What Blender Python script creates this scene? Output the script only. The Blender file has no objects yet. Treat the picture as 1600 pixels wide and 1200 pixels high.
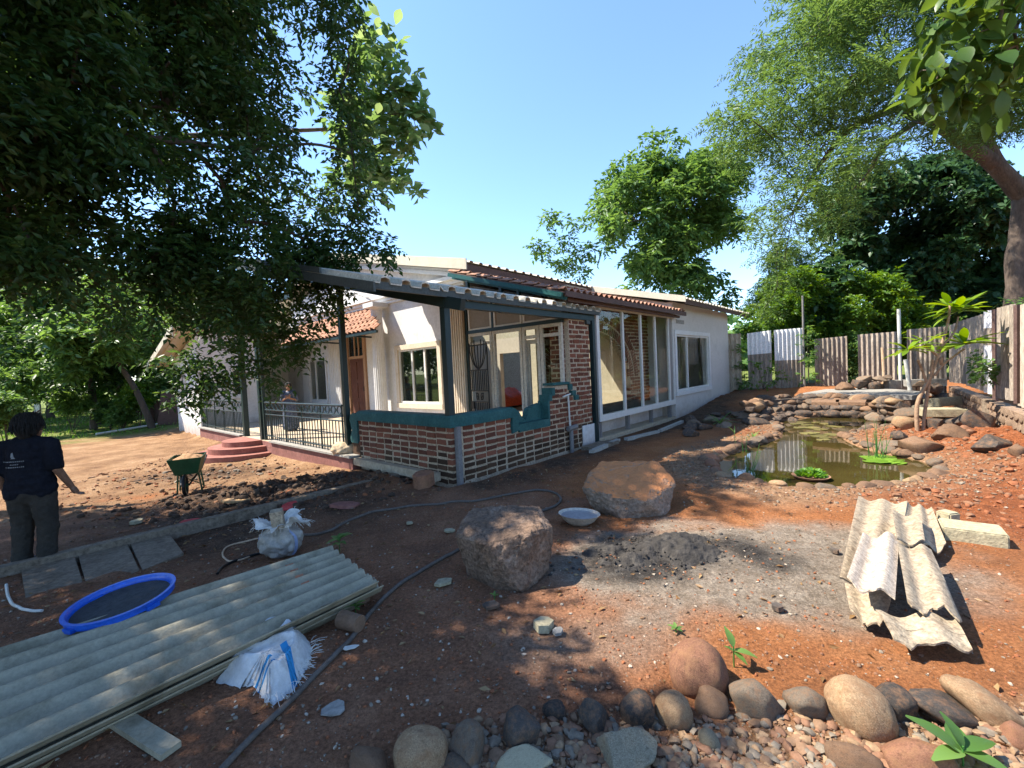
import bpy, bmesh, math, random
import numpy as np
from mathutils import Vector, Matrix, noise as mnoise
random.seed(7); RNG=np.random.default_rng(7)
S=bpy.context.scene; COL=S.collection
pi=math.pi; rad=math.radians

# ------------------------------------------------------------------ camera
FPX=680.; CAMH=1.7; ROLL=math.atan(.048); PITCH=math.atan(23/FPX)
cam=bpy.data.cameras.new('camera'); camo=bpy.data.objects.new('camera',cam); COL.objects.link(camo)
cam.sensor_width=36; cam.lens=36*FPX/1600; cam.clip_end=2000; cam.clip_start=.05
_f=Vector((0,math.cos(PITCH),-math.sin(PITCH))); _u=Vector((0,math.sin(PITCH),math.cos(PITCH))); _r=Vector((1,0,0))
_R=_r*math.cos(ROLL)-_u*math.sin(ROLL); _U=_r*math.sin(ROLL)+_u*math.cos(ROLL)
camo.matrix_world=Matrix(((_R.x,_U.x,-_f.x,0),(_R.y,_U.y,-_f.y,0),(_R.z,_U.z,-_f.z,CAMH),(0,0,0,1)))
S.camera=camo
# ------------------------------------------------------------------ sky and sun
SUN_EL=rad(53); SUN_DIR=Vector((-1,.10,0)).normalized()*math.cos(SUN_EL)+Vector((0,0,math.sin(SUN_EL)))
W=bpy.data.worlds.new('World'); S.world=W; W.use_nodes=True
wn=W.node_tree.nodes; wl=W.node_tree.links; wn.clear()
sky=wn.new('ShaderNodeTexSky'); sky.sky_type='NISHITA'; sky.sun_disc=False; sky.sun_elevation=SUN_EL
sky.sun_rotation=math.atan2(SUN_DIR.x,SUN_DIR.y); sky.air_density=1.0; sky.dust_density=.1; sky.ozone_density=5.2; sky.altitude=100
bg=wn.new('ShaderNodeBackground'); bg.inputs[1].default_value=.092; wo=wn.new('ShaderNodeOutputWorld')
wl.new(sky.outputs[0],bg.inputs[0]); wl.new(bg.outputs[0],wo.inputs[0])
sl=bpy.data.lights.new('sun','SUN'); sl.energy=3.4; sl.angle=rad(.55); sl.color=(1,.92,.79)
so=bpy.data.objects.new('sun',sl); COL.objects.link(so); so.rotation_euler=SUN_DIR.to_track_quat('Z','Y').to_euler(); so.location=(-20,2,26)
vs=S.view_settings; vs.view_transform='Standard'; vs.look='None'; vs.exposure=2.12; vs.gamma=1; vs.use_curve_mapping=False

# ------------------------------------------------------------------ geometry of the place: photo point -> place
def ray(px,py):
    x=px-800; y=600-py
    xr=x*math.cos(ROLL)+y*math.sin(ROLL); yr=-x*math.sin(ROLL)+y*math.cos(ROLL)
    d=np.array([xr,FPX*math.cos(PITCH)+yr*math.sin(PITCH),yr*math.cos(PITCH)-FPX*math.sin(PITCH)])
    return d/d[1]
def AT(px,py,Y): d=ray(px,py); return Vector((d[0]*Y,Y,CAMH+d[2]*Y))
HA=math.atan2(.747,.665); HC=Vector((-.96,6.54,0))
HU=Vector((math.cos(HA),math.sin(HA),0)); HV=Vector((-math.sin(HA),math.cos(HA),0))
def L2W(u,v,z=0): return HC+HU*u+HV*v+Vector((0,0,z))
def sm(a,b,x): t=np.clip((x-a)/(b-a),0,1); return t*t*(3-2*t)
def _h(ix,iy,s):
    n=(ix.astype(np.int64)*374761393+iy.astype(np.int64)*668265263+s*1442695041)&0x7fffffff
    n=((n^(n>>13))*1274126177)&0x7fffffff
    return ((n^(n>>16))&0xffff)/65535.
def vnoise(x,y,s=0):
    x=np.asarray(x,float); y=np.asarray(y,float)
    ix=np.floor(x); iy=np.floor(y); fx=x-ix; fy=y-iy; fx=fx*fx*(3-2*fx); fy=fy*fy*(3-2*fy)
    a=_h(ix,iy,s); b=_h(ix+1,iy,s); c=_h(ix,iy+1,s); d=_h(ix+1,iy+1,s)
    return (a*(1-fx)+b*fx)*(1-fy)+(c*(1-fx)+d*fx)*fy-.5
def fbm(x,y,s=0,o=3):
    r=0; a=1
    for k in range(o): r=r+a*vnoise(x*2**k,y*2**k,s+k*17); a*=.5
    return r
WATER_Z=-.06
POND_PX=[(1114,724),(1129,745),(1153,751),(1190,757),(1232,765),(1290,766),(1337,764),(1372,763),(1406,761),(1430,754),(1458,743),(1463,732),(1445,722),(1420,716),(1390,711),(1362,704),(1343,698),(1325,690),(1314,682),(1335,676),(1361,672),(1385,667),(1404,660),(1385,655),(1340,652),(1300,651),(1240,654),(1213,660),(1222,673),(1220,684),(1195,692),(1165,702),(1135,712)]
def onz(px,py,z): d=ray(px,py); t=(z-CAMH)/d[2]; return Vector((d[0]*t,d[1]*t,z))
POND=np.array([onz(x,y,WATER_Z)[:2] for x,y in POND_PX])
def poly_sd(x,y,P):
    """signed distance to a polygon, negative inside"""
    x=np.asarray(x,float); y=np.asarray(y,float); d=np.full(x.shape,1e9); ins=np.zeros(x.shape,bool); n=len(P)
    for i in range(n):
        ax,ay=P[i]; bx,by=P[(i+1)%n]; ex,ey=bx-ax,by-ay
        t=np.clip(((x-ax)*ex+(y-ay)*ey)/(ex*ex+ey*ey+1e-12),0,1)
        d=np.minimum(d,(x-ax-t*ex)**2+(y-ay-t*ey)**2)
        c=((ay>y)!=(by>y)); 
        with np.errstate(divide='ignore',invalid='ignore'): xi=ax+(y-ay)*ex/(ey if ey!=0 else 1e-12)
        ins^=c&(x<xi)
    d=np.sqrt(d); return np.where(ins,-d,d)
def bump(x,y,cx,cy,r,h): return h*np.exp(-((x-cx)**2+(y-cy)**2)/(r*r))
def gz0(x,y):
    x=np.asarray(x,float); y=np.asarray(y,float)
    qx=x-HC.x; qy=y-HC.y; u=qx*HU.x+qy*HU.y; v=qx*HV.x+qy*HV.y
    z=-.24*sm(-1.8,-5.5,-(-x))*0-.24*sm(1.8,5.5,-x)*sm(2.5,6.5,y)
    z=z+.45*sm(10.5,16.5,y)*sm(2.,9.,x)
    z=z+.16*sm(4.0,7.5,x-.25*np.maximum(y-5,0)*1.0)*sm(3,5,y)*sm(11,8,y)
    z=z+bump(x,y,8.6,6.9,1.3,.16)+bump(x,y,6.9,5.4,1.0,.10)
    rough=sm(3.9,5.0,x-.25*np.maximum(y-5,0))*sm(13,9,y)*sm(1.5,3,y)
    z=z+fbm(x*1.1,y*1.1,3)*.05+fbm(x*4,y*4,5)*.022+rough*(fbm(x*6,y*6,9,3)*.085)
    mud=np.exp(-(((x+4.1)/1.6)**2+((y-7.2)/.75)**2)); z=z+mud*(.10+fbm(x*5,y*5,21,4)*.22)
    mud2=np.exp(-(((x+6.8)/1.4)**2+((y-9.3)/.6)**2)); z=z+mud2*(.02+fbm(x*4,y*4,23,3)*.16)
    z=z+bump(x,y,11.6,16.2,.9,.07)+bump(x,y,10.4,15.9,.6,.04)
    ins=sm(-.35,.05,u)*sm(-.25,.05,v)*sm(15.2,14.8,u); z=z*(1-ins)-.08*ins
    return z
def gz(x,y):
    z=gz0(x,y); x=np.asarray(x,float); y=np.asarray(y,float)
    m=(x>2)&(x<13)&(y>4)&(y<14)
    if np.any(m):
        sd=np.where(m,poly_sd(x,y,POND),9.)
        k=sm(.9,.0,sd); z=z*(1-k)+(WATER_Z+.07)*k
        z=np.where(sd<.10,WATER_Z+.07-.75*sm(.10,-.55,sd),z)
    return z
def G(px,py,dz=0.):
    z=0.
    for _ in range(12):
        p=onz(px,py,z); z=float(gz(p.x,p.y))
    return Vector((p.x,p.y,z+dz))
def gp(x,y,dz=0.): return Vector((x,y,float(gz(x,y))+dz))

# ------------------------------------------------------------------ objects
def tag(o,label=None,cat=None,group=None,kind=None):
    if label: o['label']=label
    if cat: o['category']=cat
    if group: o['group']=group
    if kind: o['kind']=kind
    return o
def thing(name,label,cat,loc=(0,0,0),rz=0,group=None):
    o=bpy.data.objects.new(name,None); COL.objects.link(o); o.location=loc; o.rotation_euler=(0,0,rz); o.empty_display_size=.1
    return tag(o,label,cat,group)
def link(name,me,parent=None,loc=None,rot=None,scale=None,mat=None):
    o=bpy.data.objects.new(name,me); COL.objects.link(o)
    if parent is not None: o.parent=parent
    if loc is not None: o.location=loc
    if rot is not None: o.rotation_euler=rot
    if scale is not None: o.scale=scale
    if mat is not None and not me.materials: me.materials.append(mat)
    return o
class MB:
    def __init__(s): s.v=[]; s.f=[]
    def add(s,vs,fs):
        n=len(s.v); s.v+= [tuple(p) for p in vs]; s.f+=[tuple(i+n for i in f) for f in fs]; return s
    def box(s,x0,x1,y0,y1,z0,z1):
        return s.add([(x0,y0,z0),(x1,y0,z0),(x1,y1,z0),(x0,y1,z0),(x0,y0,z1),(x1,y0,z1),(x1,y1,z1),(x0,y1,z1)],
              [(0,3,2,1),(4,5,6,7),(0,1,5,4),(1,2,6,5),(2,3,7,6),(3,0,4,7)])
    def beam(s,a,b,w,h,up=(0,0,1)):
        a=Vector(a); b=Vector(b); d=(b-a).normalized(); up=Vector(up); sd=d.cross(up)
        if sd.length<1e-4: sd=d.cross(Vector((1,0,0)))
        sd.normalize(); up=sd.cross(d); sd=sd*w/2; up=up*h/2
        return s.add([a-sd-up,a+sd-up,a+sd+up,a-sd+up,b-sd-up,b+sd-up,b+sd+up,b-sd+up],
              [(0,1,2,3),(7,6,5,4),(0,4,5,1),(1,5,6,2),(2,6,7,3),(3,7,4,0)])
    def tube(s,pts,r,seg=8,cap=True):
        pts=[Vector(p) for p in pts]; n=len(pts)
        rs=r if isinstance(r,(list,tuple)) else [r]*n
        vs=[]; fs=[]; prev=None
        for i,p in enumerate(pts):
            d=(pts[min(i+1,n-1)]-pts[max(i-1,0)]).normalized()
            if prev is None: a=d.orthogonal().normalized()
            else:
                a=prev-d*prev.dot(d)
                a=a.normalized() if a.length>1e-6 else d.orthogonal().normalized()
            prev=a; b=d.cross(a)
            for k in range(seg):
                t=2*pi*k/seg; vs.append(p+(a*math.cos(t)+b*math.sin(t))*rs[i])
        for i in range(n-1):
            for k in range(seg):
                fs.append((i*seg+k,i*seg+(k+1)%seg,(i+1)*seg+(k+1)%seg,(i+1)*seg+k))
        if cap: fs.append(tuple(range(seg-1,-1,-1))); fs.append(tuple((n-1)*seg+k for k in range(seg)))
        return s.add(vs,fs)
    def lathe(s,prof,c=(0,0,0),seg=24,flute=0,nfl=0,cap=3):
        c=Vector(c); vs=[]; fs=[]; n=len(prof)
        for r,z in prof:
            for k in range(seg):
                t=2*pi*k/seg; rr=r*(1-(flute*(.5-.5*math.cos(nfl*t)) if nfl else 0))
                vs.append(c+Vector((rr*math.cos(t),rr*math.sin(t),z)))
        for i in range(n-1):
            for k in range(seg): fs.append((i*seg+k,i*seg+(k+1)%seg,(i+1)*seg+(k+1)%seg,(i+1)*seg+k))
        if cap&1: fs.append(tuple(range(seg-1,-1,-1)))
        if cap&2: fs.append(tuple((n-1)*seg+k for k in range(seg)))
        return s.add(vs,fs)
    def prism(s,poly,ext,mp=lambda a,b:Vector((a,b,0))):
        """poly in 2D (list of (a,b)), mapped by mp, extruded by vector ext"""
        e=Vector(ext); n=len(poly); P=[mp(a,b) for a,b in poly]
        return s.add(P+[p+e for p in P],[tuple(range(n-1,-1,-1)),tuple(range(n,2*n))]+[(i,(i+1)%n,n+(i+1)%n,n+i) for i in range(n)])
    def grid(s,fn,nu,nv,thick=None):
        P=[[Vector(fn(i/nu,j/nv)) for j in range(nv+1)] for i in range(nu+1)]
        idx=lambda i,j:i*(nv+1)+j
        vs=[p for r in P for p in r]; fs=[(idx(i,j),idx(i+1,j),idx(i+1,j+1),idx(i,j+1)) for i in range(nu) for j in range(nv)]
        if thick is not None:
            t=Vector(thick); m=len(vs); vs=vs+[p-t for p in vs]; fs+=[tuple(m+k for k in reversed(f)) for f in fs[:nu*nv]]
            for i in range(nu):
                fs.append((idx(i+1,0),idx(i,0),m+idx(i,0),m+idx(i+1,0))); fs.append((idx(i,nv),idx(i+1,nv),m+idx(i+1,nv),m+idx(i,nv)))
            for j in range(nv):
                fs.append((idx(0,j),idx(0,j+1),m+idx(0,j+1),m+idx(0,j))); fs.append((idx(nu,j+1),idx(nu,j),m+idx(nu,j),m+idx(nu,j+1)))
        return s.add(vs,fs)
    def mesh(s,name,mat=None,smooth=None,fix=True):
        me=bpy.data.meshes.new(name); me.from_pydata([tuple(p) for p in s.v],[],s.f)
        if fix:
            bm=bmesh.new(); bm.from_mesh(me); bmesh.ops.recalc_face_normals(bm,faces=bm.faces); bm.to_mesh(me); bm.free()
        if mat: me.materials.append(mat)
        if smooth is not None:
            me.shade_smooth()
            if smooth<179: me.set_sharp_from_angle(angle=rad(smooth))
        me.update(); return me
    def obj(s,name,mat,parent=None,loc=None,rot=None,smooth=None,fix=True): return link(name,s.mesh(name,mat,smooth,fix),parent,loc,rot)

# ------------------------------------------------------------------ materials
def hexc(c): return c if len(c)==4 else (*c,1)
def M(name,c1,c2=None,c3=None,scale=4.,rough=.85,bump=.25,bscale=25.,bdist=.02,metal=0.,spec=.3,rnd=0.,stretch=None,coord='Object',detail=8.,pos=(.3,.55,.75),trans=None,grit=.3,gscale=None,dust=None,splash=0.,topsoil=None):
    m=bpy.data.materials.new(name); m.use_nodes=True; nt=m.node_tree; N=nt.nodes; L=nt.links; b=N['Principled BSDF']
    b.inputs['Roughness'].default_value=rough; b.inputs['Metallic'].default_value=metal
    b.inputs['Specular IOR Level'].default_value=spec
    tc=N.new('ShaderNodeTexCoord'); src=tc.outputs[coord]
    if stretch:
        mp=N.new('ShaderNodeMapping'); mp.inputs['Scale'].default_value=stretch; L.new(src,mp.inputs[0]); src=mp.outputs[0]
    out=None
    if c2 is None: c2=tuple(x*.75 for x in c1[:3])
    nz=N.new('ShaderNodeTexNoise'); nz.inputs['Scale'].default_value=scale; nz.inputs['Detail'].default_value=detail; nz.inputs['Roughness'].default_value=.62; L.new(src,nz.inputs['Vector'])
    if rnd:
        oi=N.new('ShaderNodeObjectInfo'); ad=N.new('ShaderNodeVectorMath'); ad.operation='ADD'
        sc=N.new('ShaderNodeVectorMath'); sc.operation='SCALE'; sc.inputs[0].default_value=(37,19,53); L.new(oi.outputs['Random'],sc.inputs['Scale'])
        L.new(src,ad.inputs[0]); L.new(sc.outputs[0],ad.inputs[1]); L.new(ad.outputs[0],nz.inputs['Vector'])
    r=N.new('ShaderNodeValToRGB'); e=r.color_ramp.elements; e[0].position=pos[0]; e[0].color=hexc(c1); e[1].position=pos[1]; e[1].color=hexc(c2)
    if c3 is not None: q=e.new(pos[2]); q.color=hexc(c3)
    L.new(nz.outputs['Fac'],r.inputs[0]); col=r.outputs[0]
    if rnd:
        hs=N.new('ShaderNodeHueSaturation'); mr=N.new('ShaderNodeMapRange'); mr.inputs[3].default_value=1-rnd; mr.inputs[4].default_value=1+rnd
        L.new(oi.outputs['Random'],mr.inputs[0]); L.new(mr.outputs[0],hs.inputs['Value']); L.new(col,hs.inputs['Color']); col=hs.outputs[0]
    if grit:
        g1=N.new('ShaderNodeTexNoise'); g1.inputs['Scale'].default_value=gscale or max(scale*5.5,14); g1.inputs['Detail'].default_value=7; g1.inputs['Roughness'].default_value=.72; L.new(src,g1.inputs['Vector'])
        gm=N.new('ShaderNodeMapRange'); gm.inputs[1].default_value=.28; gm.inputs[2].default_value=.72; gm.inputs[3].default_value=1-grit*1.25; gm.inputs[4].default_value=1+grit; L.new(g1.outputs['Fac'],gm.inputs[0])
        gx_=N.new('ShaderNodeMix'); gx_.data_type='RGBA'; gx_.blend_type='MULTIPLY'; gx_.inputs[0].default_value=1; L.new(col,gx_.inputs[6]); L.new(gm.outputs[0],gx_.inputs[7]); col=gx_.outputs[2]
    def mixin(fac,c):
        x=N.new('ShaderNodeMix'); x.data_type='RGBA'; L.new(fac,x.inputs[0]); L.new(col,x.inputs[6]); x.inputs[7].default_value=hexc(c); return x.outputs[2]
    def mapr(f,a0,a1,b0,b1):
        x=N.new('ShaderNodeMapRange'); x.inputs[1].default_value=a0; x.inputs[2].default_value=a1; x.inputs[3].default_value=b0; x.inputs[4].default_value=b1; L.new(f,x.inputs[0]); return x.outputs[0]
    def nz_(sc,det=6,ro=.65):
        x=N.new('ShaderNodeTexNoise'); x.inputs['Scale'].default_value=sc; x.inputs['Detail'].default_value=det; x.inputs['Roughness'].default_value=ro; L.new(src,x.inputs['Vector']); return x.outputs['Fac']
    def m2(op,f,g):
        x=N.new('ShaderNodeMath'); x.operation=op; L.new(f,x.inputs[0])
        if isinstance(g,(int,float)): x.inputs[1].default_value=g
        else: L.new(g,x.inputs[1])
        return x.outputs[0]
    if dust: col=mixin(mapr(nz_(scale*.9,8,.7),.46,.66,0,.75),dust)
    if topsoil:
        ge=N.new('ShaderNodeNewGeometry'); sx=N.new('ShaderNodeSeparateXYZ'); L.new(ge.outputs['Normal'],sx.inputs[0]); col=mixin(mapr(m2('ADD',sx.outputs[2],m2('MULTIPLY',m2('SUBTRACT',nz_(6,8,.7),.5),1.4)),.45,.8,0,.95),topsoil)
    if splash:
        sx=N.new('ShaderNodeSeparateXYZ'); L.new(tc.outputs['Object'],sx.inputs[0]); hgt=m2('ADD',sx.outputs[2],m2('MULTIPLY',m2('SUBTRACT',nz_(3.2,9,.75),.5),1.1)); col=mixin(mapr(hgt,-.15,.42,splash,0),(.25,.15,.09))
        col=mixin(mapr(nz_(.7,9,.72),.56,.72,0,.30),(.34,.31,.28))
    L.new(col,b.inputs['Base Color'])
    if bump:
        n2=N.new('ShaderNodeTexNoise'); n2.inputs['Scale'].default_value=bscale; n2.inputs['Detail'].default_value=6; L.new(src,n2.inputs['Vector'])
        bp=N.new('ShaderNodeBump'); bp.inputs['Strength'].default_value=bump; bp.inputs['Distance'].default_value=bdist; L.new(n2.outputs['Fac'],bp.inputs['Height']); L.new(bp.outputs[0],b.inputs['Normal'])
    m['col']=1; return m
def leafmat(name,c1,c2,c3,trans=.35,rough=.45,spec=.35):
    m=bpy.data.materials.new(name); m.use_nodes=True; nt=m.node_tree; N=nt.nodes; L=nt.links; b=N['Principled BSDF']; out=N['Material Output']
    at=N.new('ShaderNodeAttribute'); at.attribute_name='lv'
    r=N.new('ShaderNodeValToRGB'); e=r.color_ramp.elements; e[0].position=.0; e[0].color=hexc(c1); e[1].position=.6; e[1].color=hexc(c2); q=e.new(1.); q.color=hexc(c3)
    L.new(at.outputs['Fac'],r.inputs[0]); L.new(r.outputs[0],b.inputs['Base Color']); b.inputs['Roughness'].default_value=rough; b.inputs['Specular IOR Level'].default_value=spec
    tr=N.new('ShaderNodeBsdfTranslucent'); hs=N.new('ShaderNodeHueSaturation'); hs.inputs['Hue'].default_value=.47; hs.inputs['Saturation'].default_value=1.15; hs.inputs['Value'].default_value=1.6
    L.new(r.outputs[0],hs.inputs['Color']); L.new(hs.outputs[0],tr.inputs[0])
    mx=N.new('ShaderNodeMixShader'); mx.inputs[0].default_value=trans; L.new(b.outputs[0],mx.inputs[1]); L.new(tr.outputs[0],mx.inputs[2]); L.new(mx.outputs[0],out.inputs[0])
    return m
def glassmat(name,tint=(.85,.92,.9),refl=.10,rough=.02,refl_k=.45):
    m=bpy.data.materials.new(name); m.use_nodes=True; nt=m.node_tree; N=nt.nodes; L=nt.links; N.remove(N['Principled BSDF']); out=N['Material Output']
    t=N.new('ShaderNodeBsdfTransparent'); t.inputs[0].default_value=(*tint,1); g=N.new('ShaderNodeBsdfGlossy'); g.inputs['Roughness'].default_value=rough
    fr=N.new('ShaderNodeFresnel'); fr.inputs[0].default_value=1.5; ad=N.new('ShaderNodeMath'); ad.operation='MULTIPLY_ADD'; ad.inputs[1].default_value=refl_k; ad.inputs[2].default_value=refl; L.new(fr.outputs[0],ad.inputs[0])
    mx=N.new('ShaderNodeMixShader'); L.new(ad.outputs[0],mx.inputs[0]); L.new(t.outputs[0],mx.inputs[1]); L.new(g.outputs[0],mx.inputs[2]); L.new(mx.outputs[0],out.inputs[0]); return m
m_white=M('white_wall',(.54,.525,.515),(.60,.59,.58),(.45,.43,.41),scale=1.6,rough=.9,bump=.12,bscale=60,pos=(.25,.5,.78),grit=0.12,splash=.6)
m_beigewall=M('end_wall_paint',splash=.6,c1=(.48,.45,.42),c2=(.53,.50,.47),c3=(.42,.39,.36),scale=1.1,rough=.9,bump=.1,bscale=70,grit=0.1)
m_trim=M('white_trim',(.56,.55,.54),(.61,.60,.59),scale=3,rough=.6,bump=.05,grit=0.1)
m_cream=M('cream_trim',(.50,.42,.32),(.55,.47,.37),(.43,.355,.265),scale=3,rough=.8,bump=.08,grit=0.1)
m_fascia=M('beige_sheet',(.44,.40,.32),(.49,.45,.36),scale=2,rough=.6,bump=.04,grit=0.1)
m_pink=M('plinth_paint',(.17,.07,.055),(.215,.09,.075),(.27,.14,.11),scale=3,rough=.8,bump=.12)
m_step=M('step_paint',(.21,.075,.055),(.26,.10,.075),(.31,.15,.115),scale=4,rough=.75,bump=.1)
m_tilefloor=M('veranda_floor',(.36,.28,.19),(.43,.35,.25),(.30,.225,.15),scale=2.5,rough=.7,bump=.1)
m_green=M('dark_green_paint',(.004,.016,.017),(.006,.021,.022),(.011,.026,.026),scale=8,rough=.45,bump=.05,spec=.4,grit=0.1)
m_teal=M('teal_cement',(.017,.070,.068),(.026,.092,.088),(.055,.125,.115),scale=5,rough=.8,bump=.2,bscale=30)
m_tealbeam=M('teal_beam',(.0,.045,.045),(.004,.06,.058),scale=5,rough=.5,bump=.05)
m_sheet=M('pale_roof_sheet',(.44,.40,.32),(.52,.48,.39),(.31,.275,.215),scale=5,rough=.7,bump=.1)
m_greyfascia=M('grey_green_fascia',(.045,.055,.052),(.06,.07,.067),scale=5,rough=.6,bump=.05)
m_brick=M('brick_red',(.11,.036,.021),(.175,.06,.034),(.24,.095,.055),scale=16,rough=.92,bump=.5,bscale=60,bdist=.01,rnd=.38,grit=0.5)
m_brickd=M('brick_mossy',(.042,.025,.013),(.07,.036,.02),(.10,.058,.03),scale=16,rough=.95,bump=.5,bscale=60,bdist=.01,rnd=.35,grit=0.5)
m_mortar=M('pale_mortar',(.35,.265,.18),(.44,.345,.245),(.23,.165,.105),scale=10,rough=.95,bump=.5,bscale=50,grit=0.5)
m_tile=M('clay_tile',(.29,.135,.082),(.36,.19,.12),(.43,.29,.20),scale=8,rough=.85,bump=.25,rnd=.25)
m_tilemix=M('faded_clay_tile',(.23,.095,.062),(.32,.17,.11),(.46,.37,.28),scale=5,rough=.85,bump=.25,rnd=.3)
m_darkwood=M('dark_fascia_board',(.075,.042,.035),(.10,.06,.05),scale=8,rough=.7,bump=.15)
m_door=M('old_door_wood',(.07,.026,.016),(.12,.045,.028),(.17,.08,.05),scale=9,rough=.7,bump=.3,stretch=(4,4,.6))
m_doorframe=M('bare_wood_frame',(.30,.17,.10),(.38,.23,.14),(.23,.12,.07),scale=7,rough=.8,bump=.2,stretch=(3,3,.5))
m_upvc=M('white_window_frame',(.54,.53,.50),(.59,.58,.55),scale=4,rough=.4,bump=.02,grit=0.1)
m_glass=glassmat('window_glass',(.80,.86,.84),.06)
m_glassc=glassmat('clear_glass',(.95,.96,.93),.008,refl_k=.085)
m_glassd=glassmat('dark_window_glass',(.35,.42,.38),.06)
m_dark=M('dark_interior',(.05,.045,.04),(.07,.06,.055),scale=2,rough=.95,bump=0)
m_int=M('interior_plaster',(.42,.37,.30),(.48,.42,.34),scale=2,rough=.95,bump=.05,grit=0.1)
m_greypanel=M('grey_panel',(.21,.19,.175),(.25,.23,.21),scale=2,rough=.9,bump=.05,grit=0.1)
m_iron=M('black_iron',(.012,.013,.013),(.02,.02,.02),scale=20,rough=.5,bump=.1,metal=.4)
m_conc=M('concrete',(.115,.085,.058),(.19,.15,.11),(.08,.055,.037),scale=4,rough=.95,bump=.4,bscale=50,grit=0.5)
m_concg=M('grey_concrete',(.21,.20,.18),(.27,.255,.23),(.155,.14,.12),scale=5,rough=.95,bump=.35,bscale=60)
m_concy=M('yellowish_concrete',(.28,.24,.155),(.35,.31,.205),(.19,.155,.095),scale=7,rough=.95,bump=.35,bscale=50)
m_pvc=M('white_pvc',(.48,.47,.43),(.53,.52,.48),(.38,.35,.3),scale=6,rough=.4,bump=.03,grit=0.1)
m_greypipe=M('grey_pipe',(.13,.125,.125),(.18,.17,.165),scale=8,rough=.6,bump=.1)
def smoothpath_(P): return P
# ------------------------------------------------------------------ ground
def axis(a,b,step,far,n,a0=None):
    m=np.arange(a,b+1e-6,step); g=np.geomspace(step,1,n); 
    k=np.cumsum(np.geomspace(step,far/6,n)); 
    return np.concatenate([a-k[::-1],m,b+k])
gx=axis(-8.5,13,.055,600,48); gy=axis(.3,13.5,.055,600,48)
GX,GY=np.meshgrid(gx,gy,indexing='ij'); GZ=gz(GX.ravel(),GY.ravel()).reshape(GX.shape)
far=np.hypot(GX,GY); GZ=np.where(far>60,GZ*0+.1,GZ)
def ground_masks(x,y):
    qx=x-HC.x; qy=y-HC.y; u=qx*HU.x+qy*HU.y; v=qx*HV.x+qy*HV.y
    n1=fbm(x*1.3,y*1.3,31,4); n2=fbm(x*3.5,y*3.5,37,3)
    # dried cement round the mixing spot, with spread tails
    d=np.hypot((x-1.75)/1.75,(y-3.62)/.98); grey=sm(1.12,.62,d+n1*.55+n2*.25)
    d2=np.hypot((x-.45)/.7,(y-2.7)/.35); grey=np.maximum(grey,.45*sm(1.2,.3,d2+n1*.6+n2*.3))
    sand=sm(1.0,4.5,-x+(y-7)*.35+n1*1.2)*sm(6.4,7.6,y+n1*1.2+n2*.8)
    mud=np.exp(-(((x+4.1)/1.8)**2+((y-7.05)/.85)**2))*1.5+np.exp(-(((x+3.6)/2.3)**2+((y-5.4)/1.2)**2))*1.1+np.exp(-(((x+6.6)/1.3)**2+((y-9.2)/.6)**2))
    mud=mud+np.exp(-((v+.55)/.5)**2)*sm(-.5,.4,u)*.9
    mud=mud+np.exp(-(((x-5.6)/2.2)**2+((y-12)/1.6)**2))*.9
    mud=np.clip(mud+n2*.5*np.minimum(mud*2,1),0,1)
    grass=sm(22,25,np.hypot(x,y)+n1*3)*sm(-2,-9,x)
    grass=np.maximum(grass,sm(18.5,19.5,y+n1)*sm(3,5,x)); grass=np.maximum(grass,sm(28,34,np.hypot(x,y)))
    sd=np.where((x>1)&(x<14)&(y>3)&(y<15),poly_sd(x,y,POND),9.)
    grav=sm(1.15,.45,sd+n1*.5)
    grav=np.maximum(grav,sm(2.08,1.86,y-.02*x+n1*.15)*sm(-1.2,-.4,x)*.9)
    fresh=sm(3.7,4.6,x-.25*np.maximum(y-5,0)+n1*.7)*sm(11.5,10,y)*sm(.0,.3,sd)
    dark=sm(1.4,.4,x+n1*1.3)*sm(7.5,6.0,y)
    dw=np.hypot((x-1.2)/.85,(y-3.8)/.52); wet=sm(1.15,.25,dw+n1*.75+n2*.55)  # wet mortar stain, with tree shadow painted into the same dark tone
    return grey,sand,mud,grass,grav*(1-fresh*.6),fresh,dark,wet
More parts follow.
